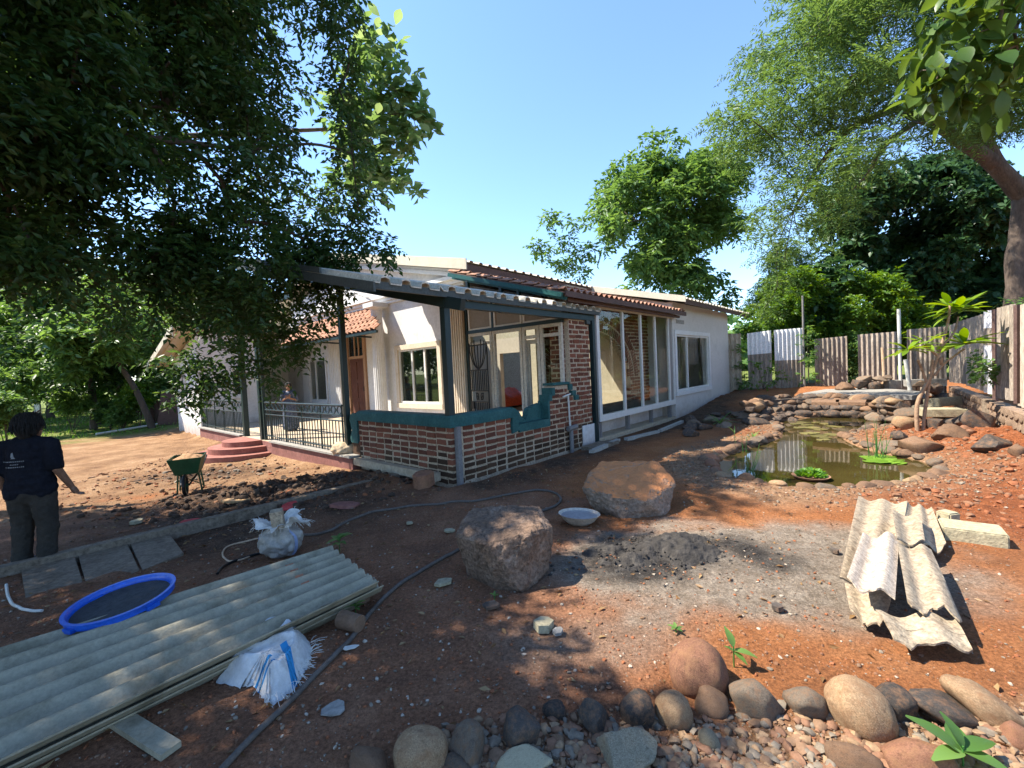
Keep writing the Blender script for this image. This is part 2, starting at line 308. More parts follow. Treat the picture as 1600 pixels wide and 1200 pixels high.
def build_ground():
    nx,ny=GX.shape; me=bpy.data.meshes.new('ground'); V=np.stack([GX,GY,GZ],-1).reshape(-1,3)
    i,j=np.meshgrid(np.arange(nx-1),np.arange(ny-1),indexing='ij'); a=(i*ny+j).ravel()
    F=np.stack([a,a+ny,a+ny+1,a+1],1)
    me.vertices.add(len(V)); me.vertices.foreach_set('co',V.ravel().astype(np.float32))
    me.loops.add(F.size); me.loops.foreach_set('vertex_index',F.ravel().astype(np.int32))
    me.polygons.add(len(F)); me.polygons.foreach_set('loop_start',np.arange(0,F.size,4,dtype=np.int32)); 
    me.update(calc_edges=True); me.shade_smooth()
    g=ground_masks(V[:,0],V[:,1])
    for nm,arr in (('ga',np.stack([g[0],g[1],g[2],g[3]],1)),('gb',np.stack([g[4],g[5],g[6],g[7]],1))):
        at=me.attributes.new(nm,'FLOAT_COLOR','POINT'); at.data.foreach_set('color',arr.ravel().astype(np.float32))
    m=bpy.data.materials.new('laterite_ground'); m.use_nodes=True; nt=m.node_tree; N=nt.nodes; L=nt.links; b=N['Principled BSDF']
    b.inputs['Roughness'].default_value=.95; b.inputs['Specular IOR Level'].default_value=.15
    tc=N.new('ShaderNodeTexCoord')
    def noise(sc,det=8,ro=.65):
        n=N.new('ShaderNodeTexNoise'); n.inputs['Scale'].default_value=sc; n.inputs['Detail'].default_value=det; n.inputs['Roughness'].default_value=ro; L.new(tc.outputs['Object'],n.inputs['Vector']); return n.outputs['Fac']
    def ramp(f,*st):
        r=N.new('ShaderNodeValToRGB'); e=r.color_ramp.elements; e[0].position,e[0].color=st[0][0],hexc(st[0][1]); e[1].position,e[1].color=st[-1][0],hexc(st[-1][1])
        for p,c in st[1:-1]: q=e.new(p); q.color=hexc(c)
        L.new(f,r.inputs[0]); return r.outputs[0]
    def mix(f,a,bb,t='MIX'):
        x=N.new('ShaderNodeMix'); x.data_type='RGBA'; x.blend_type=t
        if isinstance(f,(int,float)): x.inputs[0].default_value=f
        else: L.new(f,x.inputs[0])
        L.new(a,x.inputs[6]); L.new(bb,x.inputs[7]); return x.outputs[2]
    n1=noise(1.7); n2=noise(9); n3=noise(48,4)
    A=N.new('ShaderNodeAttribute'); A.attribute_name='ga'; B=N.new('ShaderNodeAttribute'); B.attribute_name='gb'
    sa=N.new('ShaderNodeSeparateColor'); L.new(A.outputs['Color'],sa.inputs[0]); sb=N.new('ShaderNodeSeparateColor'); L.new(B.outputs['Color'],sb.inputs[0])
    base=ramp(n1,(.3,(0.235,0.098,0.042)),(.5,(0.325,0.129,0.050)),(.7,(0.392,0.179,0.078)))
    fr=ramp(n2,(.3,(0.188,0.061,0.025)),(.5,(0.259,0.086,0.033)),(.7,(0.332,0.124,0.055)))
    dk=ramp(n1,(.3,(0.186,0.097,0.060)),(.5,(0.283,0.136,0.075)),(.72,(0.389,0.210,0.127)))
    sd=ramp(n1,(.3,(0.156,0.083,0.044)),(.5,(0.270,0.156,0.081)),(.7,(0.385,0.250,0.146)))
    md=ramp(n2,(.3,(0.046,0.029,0.019)),(.5,(0.085,0.052,0.034)),(.72,(0.169,0.111,0.072)))
    gr=ramp(n2,(.3,(0.176,0.140,0.104)),(.5,(0.259,0.212,0.166)),(.72,(0.342,0.295,0.238)))
    gv=ramp(n2,(.3,(0.183,0.097,0.051)),(.5,(0.292,0.170,0.095)),(.7,(0.377,0.243,0.152)))
    gs=ramp(n2,(.3,(.06,.10,.02)),(.5,(.13,.17,.035)),(.7,(.23,.22,.07)))
    c=mix(sb.outputs[2],base,dk); c=mix(sb.outputs[1],c,fr); c=mix(sa.outputs[1],c,sd); c=mix(sb.outputs[0],c,gv); c=mix(sa.outputs[2],c,md); c=mix(sa.outputs[0],c,gr); wet_shadow=ramp(n2,(.3,(.030,.027,.025)),(.5,(.05,.045,.041)),(.72,(.11,.10,.088))); c=mix(B.outputs['Alpha'],c,wet_shadow); c=mix(A.outputs['Alpha'],c,gs)
    n4=noise(150,6,.75); sp0=ramp(n4,(.34,(.55,.52,.5)),(.52,(1,1,1)),(.68,(1.35,1.33,1.3))); c=mix(.8,c,sp0,'MULTIPLY'); sp=ramp(n3,(.32,(.45,.42,.40)),(.52,(1,1,1)),(.70,(1.55,1.5,1.45))); c=mix(.75,c,sp,'MULTIPLY')
    # pale grit
    vo=N.new('ShaderNodeTexVoronoi'); vo.inputs['Scale'].default_value=38; L.new(tc.outputs['Object'],vo.inputs['Vector'])
    gl=N.new('ShaderNodeMath'); gl.operation='LESS_THAN'; gl.inputs[1].default_value=.17; L.new(vo.outputs['Distance'],gl.inputs[0])
    cr=N.new('ShaderNodeSeparateColor'); L.new(vo.outputs['Color'],cr.inputs[0]); g2=N.new('ShaderNodeMath'); g2.operation='LESS_THAN'; g2.inputs[1].default_value=.22; L.new(cr.outputs[0],g2.inputs[0])
    g3=N.new('ShaderNodeMath'); g3.operation='MULTIPLY'; L.new(gl.outputs[0],g3.inputs[0]); L.new(g2.outputs[0],g3.inputs[1])
    pale=ramp(n2,(.3,(.28,.22,.17)),(.7,(.42,.35,.28))); c=mix(g3.outputs[0],c,pale)
    L.new(c,b.inputs['Base Color'])
    ad=N.new('ShaderNodeMath'); L.new(noise(14,8,.7),ad.inputs[0]); 
    k=N.new('ShaderNodeMath'); k.operation='MULTIPLY'; k.inputs[1].default_value=.6; L.new(noise(85,8,.78),k.inputs[0]); L.new(k.outputs[0],ad.inputs[1])
    ad2=N.new('ShaderNodeMath'); k2=N.new('ShaderNodeMath'); k2.operation='MULTIPLY'; k2.inputs[1].default_value=.25; L.new(g3.outputs[0],k2.inputs[0]); L.new(ad.outputs[0],ad2.inputs[0]); L.new(k2.outputs[0],ad2.inputs[1])
    bp=N.new('ShaderNodeBump'); bp.inputs['Strength'].default_value=1.; bp.inputs['Distance'].default_value=.045; L.new(ad2.outputs[0],bp.inputs['Height']); L.new(bp.outputs[0],b.inputs['Normal'])
    me.materials.append(m); o=link('ground',me); tag(o,'red laterite ground with dried grey cement, dark mud and sandy patches',kind='structure'); return o
ground=build_ground()
# pond water
def build_water():
    m=bpy.data.materials.new('pond_water'); m.use_nodes=True; nt=m.node_tree; N=nt.nodes; L=nt.links; b=N['Principled BSDF']
    b.inputs['Base Color'].default_value=(.075,.062,.016,1); b.inputs['Roughness'].default_value=.025; b.inputs['IOR'].default_value=1.45; b.inputs['Specular IOR Level'].default_value=.75
    tc=N.new('ShaderNodeTexCoord'); nz=N.new('ShaderNodeTexNoise'); nz.inputs['Scale'].default_value=5; nz.inputs['Detail'].default_value=3; L.new(tc.outputs['Object'],nz.inputs['Vector'])
    r=N.new('ShaderNodeValToRGB'); e=r.color_ramp.elements; e[0].position=.3; e[0].color=(.034,.026,.008,1); e[1].position=.7; e[1].color=(.058,.044,.013,1)
    n3=N.new('ShaderNodeTexNoise'); n3.inputs['Scale'].default_value=.9; L.new(tc.outputs['Object'],n3.inputs['Vector']); L.new(n3.outputs['Fac'],r.inputs[0]); L.new(r.outputs[0],b.inputs['Base Color'])
    bp=N.new('ShaderNodeBump'); bp.inputs['Strength'].default_value=.035; bp.inputs['Distance'].default_value=.02; L.new(nz.outputs['Fac'],bp.inputs['Height']); L.new(bp.outputs[0],b.inputs['Normal'])
    c=POND.mean(0); P=[Vector((c[0]+(x-c[0])*1.0,c[1]+(y-c[1])*1.0,WATER_Z)) for x,y in POND]
    # grow the sheet a little into the bank
    n=len(P); Q=[]
    for i in range(n):
        a=P[i-1]; bb=P[(i+1)%n]; t=(bb-a).normalized(); nn=Vector((t.y,-t.x,0)); 
        Q.append(P[i]+nn*.07 if poly_sd(np.array([P[i].x+nn.x*.02]),np.array([P[i].y+nn.y*.02]),POND)[0]>0 else P[i]-nn*.07)
    mb=MB(); mb.add(Q,[tuple(range(n))]); o=mb.obj('pond_water',m); tag(o,'murky green-brown pond water',kind='structure')
    if o.data.polygons[0].normal.z<0: o.data.flip_normals()
build_water()

# ------------------------------------------------------------------ house (local frame: u along the side wall, v along the front, z up)
def hthing(name,label,cat,group=None): return thing(name,label,cat,HC,HA,group)
house=hthing('house','white single-storey bungalow with fluted columns, brick arch behind glass and sheet roofs','house')
def hb(name,mat,boxes,parent=None,smooth=None):
    mb=MB()
    for b in boxes: mb.box(*b)
    return mb.obj(name,mat,parent if parent is not None else house,smooth=smooth)
def wall_with_holes(mb,plane,c0,c1,a0,a1,z0,top,holes):
    """wall slab between c0,c1 on axis 'plane', running a0..a1 on the other axis; holes (a,b,za,zb); top may be a function"""
    xs=sorted(set([a0,a1]+[h[0] for h in holes]+[h[1] for h in holes])); 
    tp=top if callable(top) else (lambda a:top)
    def blk(a,b,za,zb0,zb1):
        P=[(a,za),(b,za),(b,zb1),(a,zb0)]
        if plane=='u': mb.prism(P,(c1-c0,0,0),lambda p,q:Vector((c0,p,q)))
        else: mb.prism(P,(0,c1-c0,0),lambda p,q:Vector((p,c0,q)))
    for a,b in zip(xs,xs[1:]):
        hs=sorted([h for h in holes if h[0]<=a+1e-6 and h[1]>=b-1e-6],key=lambda h:h[2]); z=z0
        for h in hs:
            if h[2]>z+1e-4: blk(a,b,z,h[2],h[2])
            z=h[3]
        blk(a,b,z,tp(a),tp(b))
    return mb
roofz=lambda v: 4.28+.232*(v-2.6) if v<9.6 else 4.28+.232*7-.24*(v-9.6)
# front wall
RU=4.2
def VU(px,py,u=None):
    """(v,z) of a photo point on the front plane at u"""
    u=RU if u is None else u; d=Vector(ray(px,py)); o=Vector((0,0,CAMH))-HC; t=(u-o.dot(HU))/d.dot(HU); p=o+d*t; return p.dot(HV),p.z
D0,D1=VU(549,640)[0],VU(577,640)[0]; D0,D1=D1+.1,D0-.1; DZ=VU(563,519)[1]-.05; DT=VU(563,560)[1]
V0,V1=VU(511,600)[0],VU(484,600)[0]; VZ1=VU(498,562)[1]; VZ0=VU(498,626)[1]; OP0,OP1=VU(441,600)[0],VU(411,600)[0]; OZ=VU(425,571)[1]
mb=MB(); wall_with_holes(mb,'u',3.2,3.42,3.0,6.85,-.2,lambda v:roofz(v)-.12,[(4.16,6.0,.86,2.42)]); mb.obj('front_wall',m_white,house)
mb=MB(); wall_with_holes(mb,'u',3.2,3.42,6.85,13.5,3.3,lambda v:roofz(v)-.12,[]); mb.obj('gable_wall',m_white,house)
mb=MB(); wall_with_holes(mb,'u',RU,RU+.2,6.85,18.2,-.2,3.36,[(D0,D1,.15,DZ),(V0,V1,VZ0,VZ1),(OP0,OP1,.0,OZ)]); mb.obj('porch_back_wall',m_white,house)
hb('porch_return_wall',m_white,[(3.42,RU,6.85,7.03,-.2,3.3)]); hb('porch_ceiling',m_white,[(3.42,RU,7.03,13.5,3.3,3.34)]); hb('porch_floor',m_tilefloor,[(3.2,RU,7.03,13.5,.02,.15)]); hb('hall_floor',m_tilefloor,[(1.95,RU,13.5,18.2,.02,.148)]); hb('hall_ceiling',m_white,[(1.95,RU,13.5,18.2,3.3,3.34)])
hb('dark_hall',m_int,[(6.6,6.7,9.1,18.2,-.1,3.3)])
# upper side wall of the main body, over the lean-to
hb('side_wall',m_white,[(3.42,14.3,2.98,3.2,3.3,4.25)])
# cornice along the front and the raking moulding under the eave
mb=MB(); mb.box(3.08,3.2,2.92,13.4,3.92,4.10); mb.box(3.0,3.08,2.86,13.4,4.02,4.12); mb.box(3.13,3.2,2.95,13.4,3.84,3.92); mb.obj('cornice',m_trim,house)
mb=MB(); mb.beam((3.1,2.75,roofz(2.75)-.28),(3.1,9.6,roofz(9.6)-.28),.2,.12); mb.beam((3.04,2.7,roofz(2.7)-.2),(3.04,9.6,roofz(9.6)-.2),.08,.08); mb.obj('raking_moulding',m_trim,house)
# main roof: ribbed sheets with a beige barge board at the gable
def ribbed(mb,u0,u1,v0,z0,v1,z1,pitch=.32,th=.012,rh=.05,rw=.10,along='u'):
    """sheet plane between (v0,z0) and (v1,z1), ribs run along v, profile across u"""
    prof=[]; u=u0
    while u<u1-1e-6:
        e=min(u+pitch,u1)
        for t,h in ((0,0),(.5-rw/2/pitch-.06,0),(.5-rw/2/pitch,rh*.8),(.5,rh),(.5+rw/2/pitch,rh*.8),(.5+rw/2/pitch+.06,0)):
            if u+t*pitch<u1: prof.append((u+t*pitch,h))
        u=e
    prof.append((u1,0)); n=len(prof)
    A=[Vector((p,v0,z0+h)) for p,h in prof]; B=[Vector((p,v1,z1+h)) for p,h in prof]; T=Vector((0,0,th))
    vs=A+B+[p-T for p in A]+[p-T for p in B]
    fs=[]
    for i in range(n-1):
        fs+= [(i,i+1,n+i+1,n+i),(2*n+i+1,2*n+i,3*n+i,3*n+i+1),(i+1,i,2*n+i,2*n+i+1),(n+i,n+i+1,3*n+i+1,3*n+i)]
    fs+= [(0,n,3*n,2*n),(n-1,2*n-1,4*n-1,3*n-1)]
    fs[-1]=(2*n-1,n-1,3*n-1,4*n-1)
    return mb.add(vs,fs)
for k in range(6):
    a=2.9+k*1.95
    for v0,v1,mm in (((2.55,3.75,m_sheet),(3.75,9.62,m_glassc)) if k in (1,2) else ((2.55,9.62,m_sheet),)): mb=MB(); ribbed(mb,a,a+1.96,v0,4.30+.232*(v0-2.55)+.004*(k%2),v1,4.30+.232*(v1-2.55)+.004*(k%2)); mb.obj('roof_sheet' if mm is m_sheet else 'added_skylight_sheet',mm,house,smooth=40)  # clear sheets are an unseen addition that lets sun brighten the room
for k in range(6):
    a=2.9+k*1.95; mb=MB(); ribbed(mb,a,a+1.96,9.58,4.30+.232*7.03+.004*(k%2),19.0,4.30+.232*7.03-.24*9.42+.004*(k%2)); mb.obj('roof_sheet',m_sheet,house,smooth=40)
mb=MB(); mb.prism([(2.5,4.36),(9.6,4.36+.232*7.1),(9.6,4.10+.232*7.1),(2.5,4.10)],(.03,0,0),lambda a,b:Vector((2.83,a,b))); mb.obj('barge_board',m_fascia,house)
mb=MB(); mb.prism([(9.6,4.36+.232*7.1),(19.0,4.36+.232*7.1-.24*9.4),(19.0,4.10+.232*7.1-.24*9.4),(9.6,4.10+.232*7.1)],(.03,0,0),lambda a,b:Vector((2.83,a,b))); mb.obj('barge_board',m_fascia,house)
hb('eave_board',m_darkwood,[(2.9,14.6,2.58,2.62,4.08,4.26)])
mb=MB(); _c=[(3.05,8.05,4.42),(3.0,8.0,4.38),(2.98,7.7,4.28),(2.98,7.3,4.16),(2.97,7.05,4.10)]; mb.tube(smoothpath_([Vector(p) for p in _c]),.012,6); mb.obj('loose_cable',m_iron,house)
# columns
def column(u,v,r,z0,z1):
    mb=MB(); mb.lathe([(r,z0+.12),(r*.96,(z0+z1)/2),(r*.86,z1-.2)],(u,v,0),seg=72,flute=.09,nfl=18)
    s=mb.obj('column',m_trim,house,smooth=50)
    mb=MB(); mb.lathe([(r*.9,z1-.2),(r*1.0,z1-.17),(r*1.15,z1-.13)],(u,v,0),seg=32); mb.box(u-r*1.45,u+r*1.45,v-r*1.45,v+r*1.45,z1-.13,z1); mb.obj('capital',m_trim,s,smooth=40)
    mb=MB(); mb.lathe([(r*1.25,z0),(r*1.25,z0+.06),(r*1.05,z0+.12)],(u,v,0),seg=32); mb.obj('column_base',m_trim,s,smooth=40)
column(2.92,6.62,.19,.15,3.86)
def pilaster(v0,v1,z0,z1,mat,u1=3.2,d=.12,n=6):
    P=[(v0,u1)]; w=(v1-v0)/n
    for k in range(n):
        a=v0+k*w
        for t,h in ((.0,1),(.22,1),(.35,.62),(.5,.5),(.65,.62),(.78,1)): P.append((a+t*w,u1-d*h))
    P+= [(v1,u1-d),(v1,u1)]
    mb=MB(); mb.prism(P,(0,0,z1-z0),lambda a,b:Vector((b,a,z0))); return mb.obj('pilaster',mat,house)
pilaster(3.02,3.52,.15,3.84,m_cream); pilaster(VU(536,600)[0],VU(520,600)[0],.15,3.3,m_trim,RU); pilaster(VU(487,600)[0]+.0,VU(478,600)[0],.15,3.3,m_trim,RU)
# windows
def window(plane,c,a0,a1,z0,z1,bars,name='window',band=m_cream,bw=.14,glass=None,out=-1,trans=None):
    """framed window in a wall; c is the wall face, out the outward sign"""
    def bx(mb,a,b,za,zb,d0,d1):
        q=sorted((c+out*d0,c+out*d1))
        return mb.box(q[0],q[1],a,b,za,zb) if plane=='u' else mb.box(a,b,q[0],q[1],za,zb)
    mb=MB()
    if band:
        bx(mb,a0-bw,a1+bw,z1,z1+bw,-.05,.05); bx(mb,a0-bw,a1+bw,z0-bw,z0,-.05,.07); bx(mb,a0-bw,a0,z0,z1,-.05,.05); bx(mb,a1,a1+bw,z0,z1,-.05,.05)
        root=mb.obj(name,band,house)
    else:
        bx(mb,a0-.03,a1+.03,z0-.05,z0,-.03,.04); root=mb.obj(name,m_upvc,house)
    f=MB(); w=.055
    bx(f,a0,a0+w,z0,z1,-.07,.0); bx(f,a1-w,a1,z0,z1,-.07,.0); bx(f,a0+w,a1-w,z0,z0+w,-.07,.0); bx(f,a0+w,a1-w,z1-w,z1,-.07,.0)
    f.obj('frame',m_upvc,root)
    ed=[a0+w]+[b for b in bars]+[a1-w]
    for b in bars:
        f=MB(); bx(f,b-.035,b+.035,z0+w,z1-w,-.068,-.004); f.obj('mullion',m_upvc,root)
    for i in range(len(ed)-1):
        p=MB(); bx(p,ed[i]+(.035 if i else 0),ed[i+1]-(.035 if i<len(ed)-2 else 0),z0+w,z1-w,-.045,-.039); p.obj('pane',glass or m_glassd,root)
    return root
w1=window('u',3.2,4.16,6.0,.86,2.42,[4.78,5.36])
w2=window('u',RU,V0,V1,VZ0,VZ1,[V0+(V1-V0)*.62],glass=m_glassc,band=m_trim,bw=.1)
mb=MB(); mb.box(5.2,5.3,V0+.1,V0+.8,.2,1.25); mb.obj('cupboard',m_darkwood,house)
# front door with fanlight
def front_door():
    u=RU; f=.14
    r=hb('door_frame',m_doorframe,[(u-.08,u+.06,D0-f,D0,.15,DZ+f),(u-.08,u+.06,D1,D1+f,.15,DZ+f),(u-.08,u+.06,D0,D1,DZ,DZ+f),(u-.04,u+.06,D0,D1,DT,DT+.1)])
    hb('door_leaf',m_door,[(u,u+.05,D0+.01,D1-.01,.16,DT-.01)],r); w=(D1-D0)/2
    for za,zb in ((.3,.75),(.9,1.45),(1.6,DT-.12)):
        for a in (D0+.1,D0+w+.04): hb('door_panel',m_door,[(u-.022,u,a,a+w-.15,za,zb)],r)
    hb('fanlight',m_glassd,[(u+.01,u+.016,D0+.01,D1-.01,DT+.1,DZ-.01)],r)
    for k in (.36,.62): hb('fanlight_bar',m_doorframe,[(u-.02,u+.03,D0+(D1-D0)*k-.03,D0+(D1-D0)*k+.03,DT+.1,DZ-.01)],r)
    mb=MB(); mb.tube([(u-.05,D0+.1,1.15),(u-.05,D0+.1,1.32)],.015,8); mb.obj('handle',m_iron,r)
front_door()
# plinth and veranda floor
hb('plinth',m_pink,[(-.15,.0,2.75,13.5,-.45,.14)]); hb('veranda_floor',m_tilefloor,[(-.13,3.2,.3,6.85,.02,.15),(-.13,3.2,6.85,13.5,.02,.15)])
hb('plinth_edge',m_concg,[(-.2,.06,2.74,6.85,.151,.19)]); hb('plinth_edge',m_concg,[(-.2,.06,9.1,13.5,.151,.19)])
for k,(r,z0,z1) in enumerate(((1.28,-.42,-.11),(.98,-.11,.03),(.68,.03,.16))):
    mb=MB(); P=[(r*1.05*math.cos(t),r*math.sin(t)) for t in np.linspace(pi/2,3*pi/2,26)]; mb.prism(P,(0,0,z1-z0),lambda a,b:Vector((-.152+a,8.15+b,z0))); mb.obj('step',m_step,house,smooth=30)
# left wing beyond the veranda
mb=MB(); wall_with_holes(mb,'v',13.5,13.7,-.1,1.85,-.45,3.5,[(.95,1.35,1.2,2.2)]); mb.obj('wing_side_wall',m_white,house)
mb=MB(); wall_with_holes(mb,'u',-.1,.1,13.7,16.9,-.6,lambda v:3.45-.22*(v-13.6),[(15.3,16.0,1.0,2.1)]); mb.obj('wing_front_wall',m_white,house)
hb('wing_end_wall',m_white,[(.1,8.5,16.7,16.9,-.6,2.74)]); hb('wing_back_wall',m_white,[(1.75,1.95,13.7,16.7,-.3,3.3)])
window('v',13.5,.95,1.35,1.2,2.2,[],glass=m_glassc,band=m_trim,bw=.08); window('u',-.1,15.3,16.0,1.0,2.1,[15.65],band=m_trim,bw=.08)
for k in range(5):
    a=-.75+k*1.0; mb=MB(); z=lambda v:3.62-.23*(v-13.5)
    ribbed(mb,a,a+1.01,13.3,z(13.3)+.004*(k%2),18.3,z(18.3)+.004*(k%2)); mb.obj('roof_sheet',m_fascia,house,smooth=40)
hb('wing_eave_board',m_fascia,[(-.78,-.75,13.3,13.35,3.3,3.75)])
mb=MB(); z=lambda v:3.62-.23*(v-13.5)
for k in range(6):
    v=13.4+k*.8; mb.beam((-.77,v,z(v)-.02),(-.77,v+.76,z(v+.76)-.02),.03,.22)
mb.obj('stepped_barge',m_fascia,house)
# tiled awning over door and window: real tiles on a sloping board
def tile_mesh(L=.36,Wd=.25,amp=.035,name='tile'):
    mb=MB(); mb.grid(lambda s,t:(s*Wd,t*L,amp*math.sin(s*2*pi)+ (0.018 if t<.08 else 0)),8,3,thick=(0,0,.014)); me=mb.mesh(name,None,50); return me
def tile_field(parent,E0,E1,T0,T1,rows,cols,mat,me,limit=300,jit=.012):
    """tiles on the quad eave E0->E1, top T0->T1; rows from the eave up"""
    E0,E1,T0,T1=[Vector(p) for p in (E0,E1,T0,T1)]; rnd=random.Random(3); n=0; rest=MB()
    base=me.copy() 
    for r in range(rows):
        t=r/rows; a=E0.lerp(T0,t); b=E1.lerp(T1,t); a2=E0.lerp(T0,(r+1)/rows); 
        nc=max(2,int(round((b-a).length/((E1-E0).length)*cols)))
        for c in range(nc):
            s=(c+.02)/nc; p=a.lerp(b,s); x=(b-a).normalized(); wd=(b-a).length/nc
            t0=E0.lerp(E1,.5); t1=T0.lerp(T1,.5); y=(t1-t0); y=(y-x*y.dot(x)); ln=y.length/rows; y.normalize(); z=x.cross(y)
            if z.z<0: x=-x; z=-z; p=a.lerp(b,(c+.98)/nc)
            R=Matrix((x,y,z)).transposed().to_4x4()
            tilt=Matrix.Rotation(rad(-4+rnd.uniform(-1.5,1.5)),4,'X')@Matrix.Rotation(rnd.uniform(-.02,.02),4,'Z')
            Mx=Matrix.Translation(p+z*(.05+rnd.uniform(-jit,jit)*.5))@R@tilt@Matrix.Diagonal((wd/.25*1.02,ln/.36*1.22,1,1))
            n+=1
            if n<=limit:
                o=bpy.data.objects.new('tile',me); COL.objects.link(o); o.parent=parent; o.matrix_local=Mx
            else: rest.add([Mx@v.co for v in me.vertices],[tuple(q.vertices) for q in me.polygons])
    if rest.v:
        o=rest.obj('tiles',mat,parent,smooth=50); tag(o,kind='stuff')
tm=tile_mesh(); tm.materials.append(m_tile)
E0,E1,T0,T1=(2.35,12.4,2.98),(2.35,5.75,2.98),(3.2,12.4,3.82),(3.2,7.7,3.82)
mb=MB(); mb.add([E0,E1,T1,T0]+[tuple(Vector(p)-Vector((0,0,.03))) for p in (E0,E1,T1,T0)],[(0,1,2,3),(7,6,5,4),(0,4,5,1),(1,5,6,2),(2,6,7,3),(3,7,4,0)]); 
aw=mb.obj('tiled_awning',m_darkwood,house); tile_field(aw,E0,E1,T0,T1,6,27,m_tile,tm)
mb=MB(); mb.beam((2.36,12.4,2.93),(2.36,5.72,2.93),.06,.07); 
mb.obj('awning_beam',m_green,aw)
for v in (7.2,9.6,12.3):
    mb=MB(); mb.beam((3.2,v,2.9),(2.4,v,2.93),.05,.05); mb.obj('awning_bracket',m_green,aw)
# --- side lean-to with clay tiles
tm2=tile_mesh(name='faded_tile'); tm2.materials.append(m_tilemix)
A0,A1,B0,B1=(2.7,-.3,3.14),(9.0,-.3,3.14),(2.7,2.95,4.1),(9.0,2.95,4.1)
mb=MB(); mb.add([A0,A1,B1,B0]+[tuple(Vector(p)-Vector((0,0,.03))) for p in (A0,A1,B1,B0)],[(3,2,1,0),(4,5,6,7),(1,5,4,0),(2,6,5,1),(3,7,6,2),(0,4,7,3)]); lt=mb.obj('tiled_lean_to',m_darkwood,house)
tile_field(lt,A0,A1,B0,B1,10,28,m_tilemix,tm2)
mb=MB(); mb.beam((2.66,-.3,3.07),(2.66,2.95,4.03),.05,.09); mb.beam((2.8,-.3,3.02),(2.8,2.95,3.98),.06,.08)
mb.obj('rake_beam',m_tealbeam,lt); hb('fascia_board',m_darkwood,[(2.75,9.05,-.34,-.30,3.045,3.155)],lt); hb('lower_fascia',m_darkwood,[(3.0,8.9,-.2,-.15,2.99,3.06)],lt)
for v,zt in ((2.45,3.86),(1.4,3.54),(.9,3.4)):
    mb=MB(); mb.beam((2.8,v,2.95+.25*v),(2.8,v,zt),.07,.07,(1,0,0)); mb.obj('lean_to_post',m_green,lt)
mb=MB(); mb.prism([(.9,3.3),(2.98,3.85),(2.98,3.2),(.9,2.9)],(.04,0,0),lambda a,b:Vector((3.3,a,b+.0))); mb.obj('grey_panel',m_greypanel,house)
# --- end block
mb=MB(); wall_with_holes(mb,'v',0.,.2,8.86,14.5,-.3,3.5,[(9.0,12.0,.78,2.52)]); mb.obj('end_block_side_wall',m_beigewall,house)
mb=MB(); mb.prism([(0.2,-.3),(3.0,-.3),(3.0,4.3),(.2,3.5)],(.2,0,0),lambda a,b:Vector((8.86,a,b))); mb.obj('end_block_front_wall',m_beigewall,house)
mb=MB(); mb.prism([(0.2,-.3),(9,-.3),(9,4.6),(.2,3.5)],(.2,0,0),lambda a,b:Vector((14.3,a,b))); mb.obj('end_block_back_wall',m_beigewall,house)
hb('end_room_wall',m_int,[(9.06,14.3,3.0,3.1,0,3.4)]); hb('end_room_floor',m_dark,[(9.06,14.3,.2,3.0,-.05,.0)]); hb('end_room_ceiling',m_int,[(9.06,14.3,.2,3.0,3.3,3.34)])
mb=MB()
for k in range(9):
    a=10.25+.06*k; mb.box(a,a+.04,.55+.03*(k%2),.6+.03*(k%2),.8,2.4)
mb.obj('curtain',m_greypanel,house); hb('dark_cabinet',m_dark,[(11.0,13.2,2.4,2.9,.0,1.5)])
ew=window('v',0.,9.0,12.0,.78,2.52,[10.0],glass=m_glassc,band=m_trim,bw=.13,out=-1)
hb('wall_vent',m_concg,[(9.1,9.75,-.012,0.0,2.86,2.98)])
for k in range(4):
    a=8.62+k*1.8; mb=MB(); ribbed(mb,a,a+1.81,-.5,3.5+.004*(k%2),3.4,4.48+.004*(k%2)); mb.obj('roof_sheet',m_sheet,house,smooth=40)
mb=MB(); mb.prism([(-.5,3.58),(3.4,4.56),(3.4,4.36),(-.5,3.40)],(.025,0,0),lambda a,b:Vector((8.57,a,b))); mb.obj('barge_board',m_fascia,house)
hb('eave_board',m_darkwood,[(8.65,15.8,-.46,-.43,3.36,3.48)])
# inside of the glazed room
hb('room_floor',m_tilefloor,[(3.2,8.86,.0,9.0,-.06,.04)]); hb('room_ceiling',m_int,[(3.45,8.86,1.03,2.95,3.25,3.29)])
mb=MB(); BD0,BD1=VU(818,600,8.6)[0],VU(783,600,8.6)[0]; wall_with_holes(mb,'u',8.6,8.8,.95,9.0,.04,3.25,[(BD0,BD1,.04,2.35)]); mb.obj('room_back_wall',m_int,house); hb('room_far_wall',m_int,[(4.45,8.86,8.9,9.0,.04,3.25)])
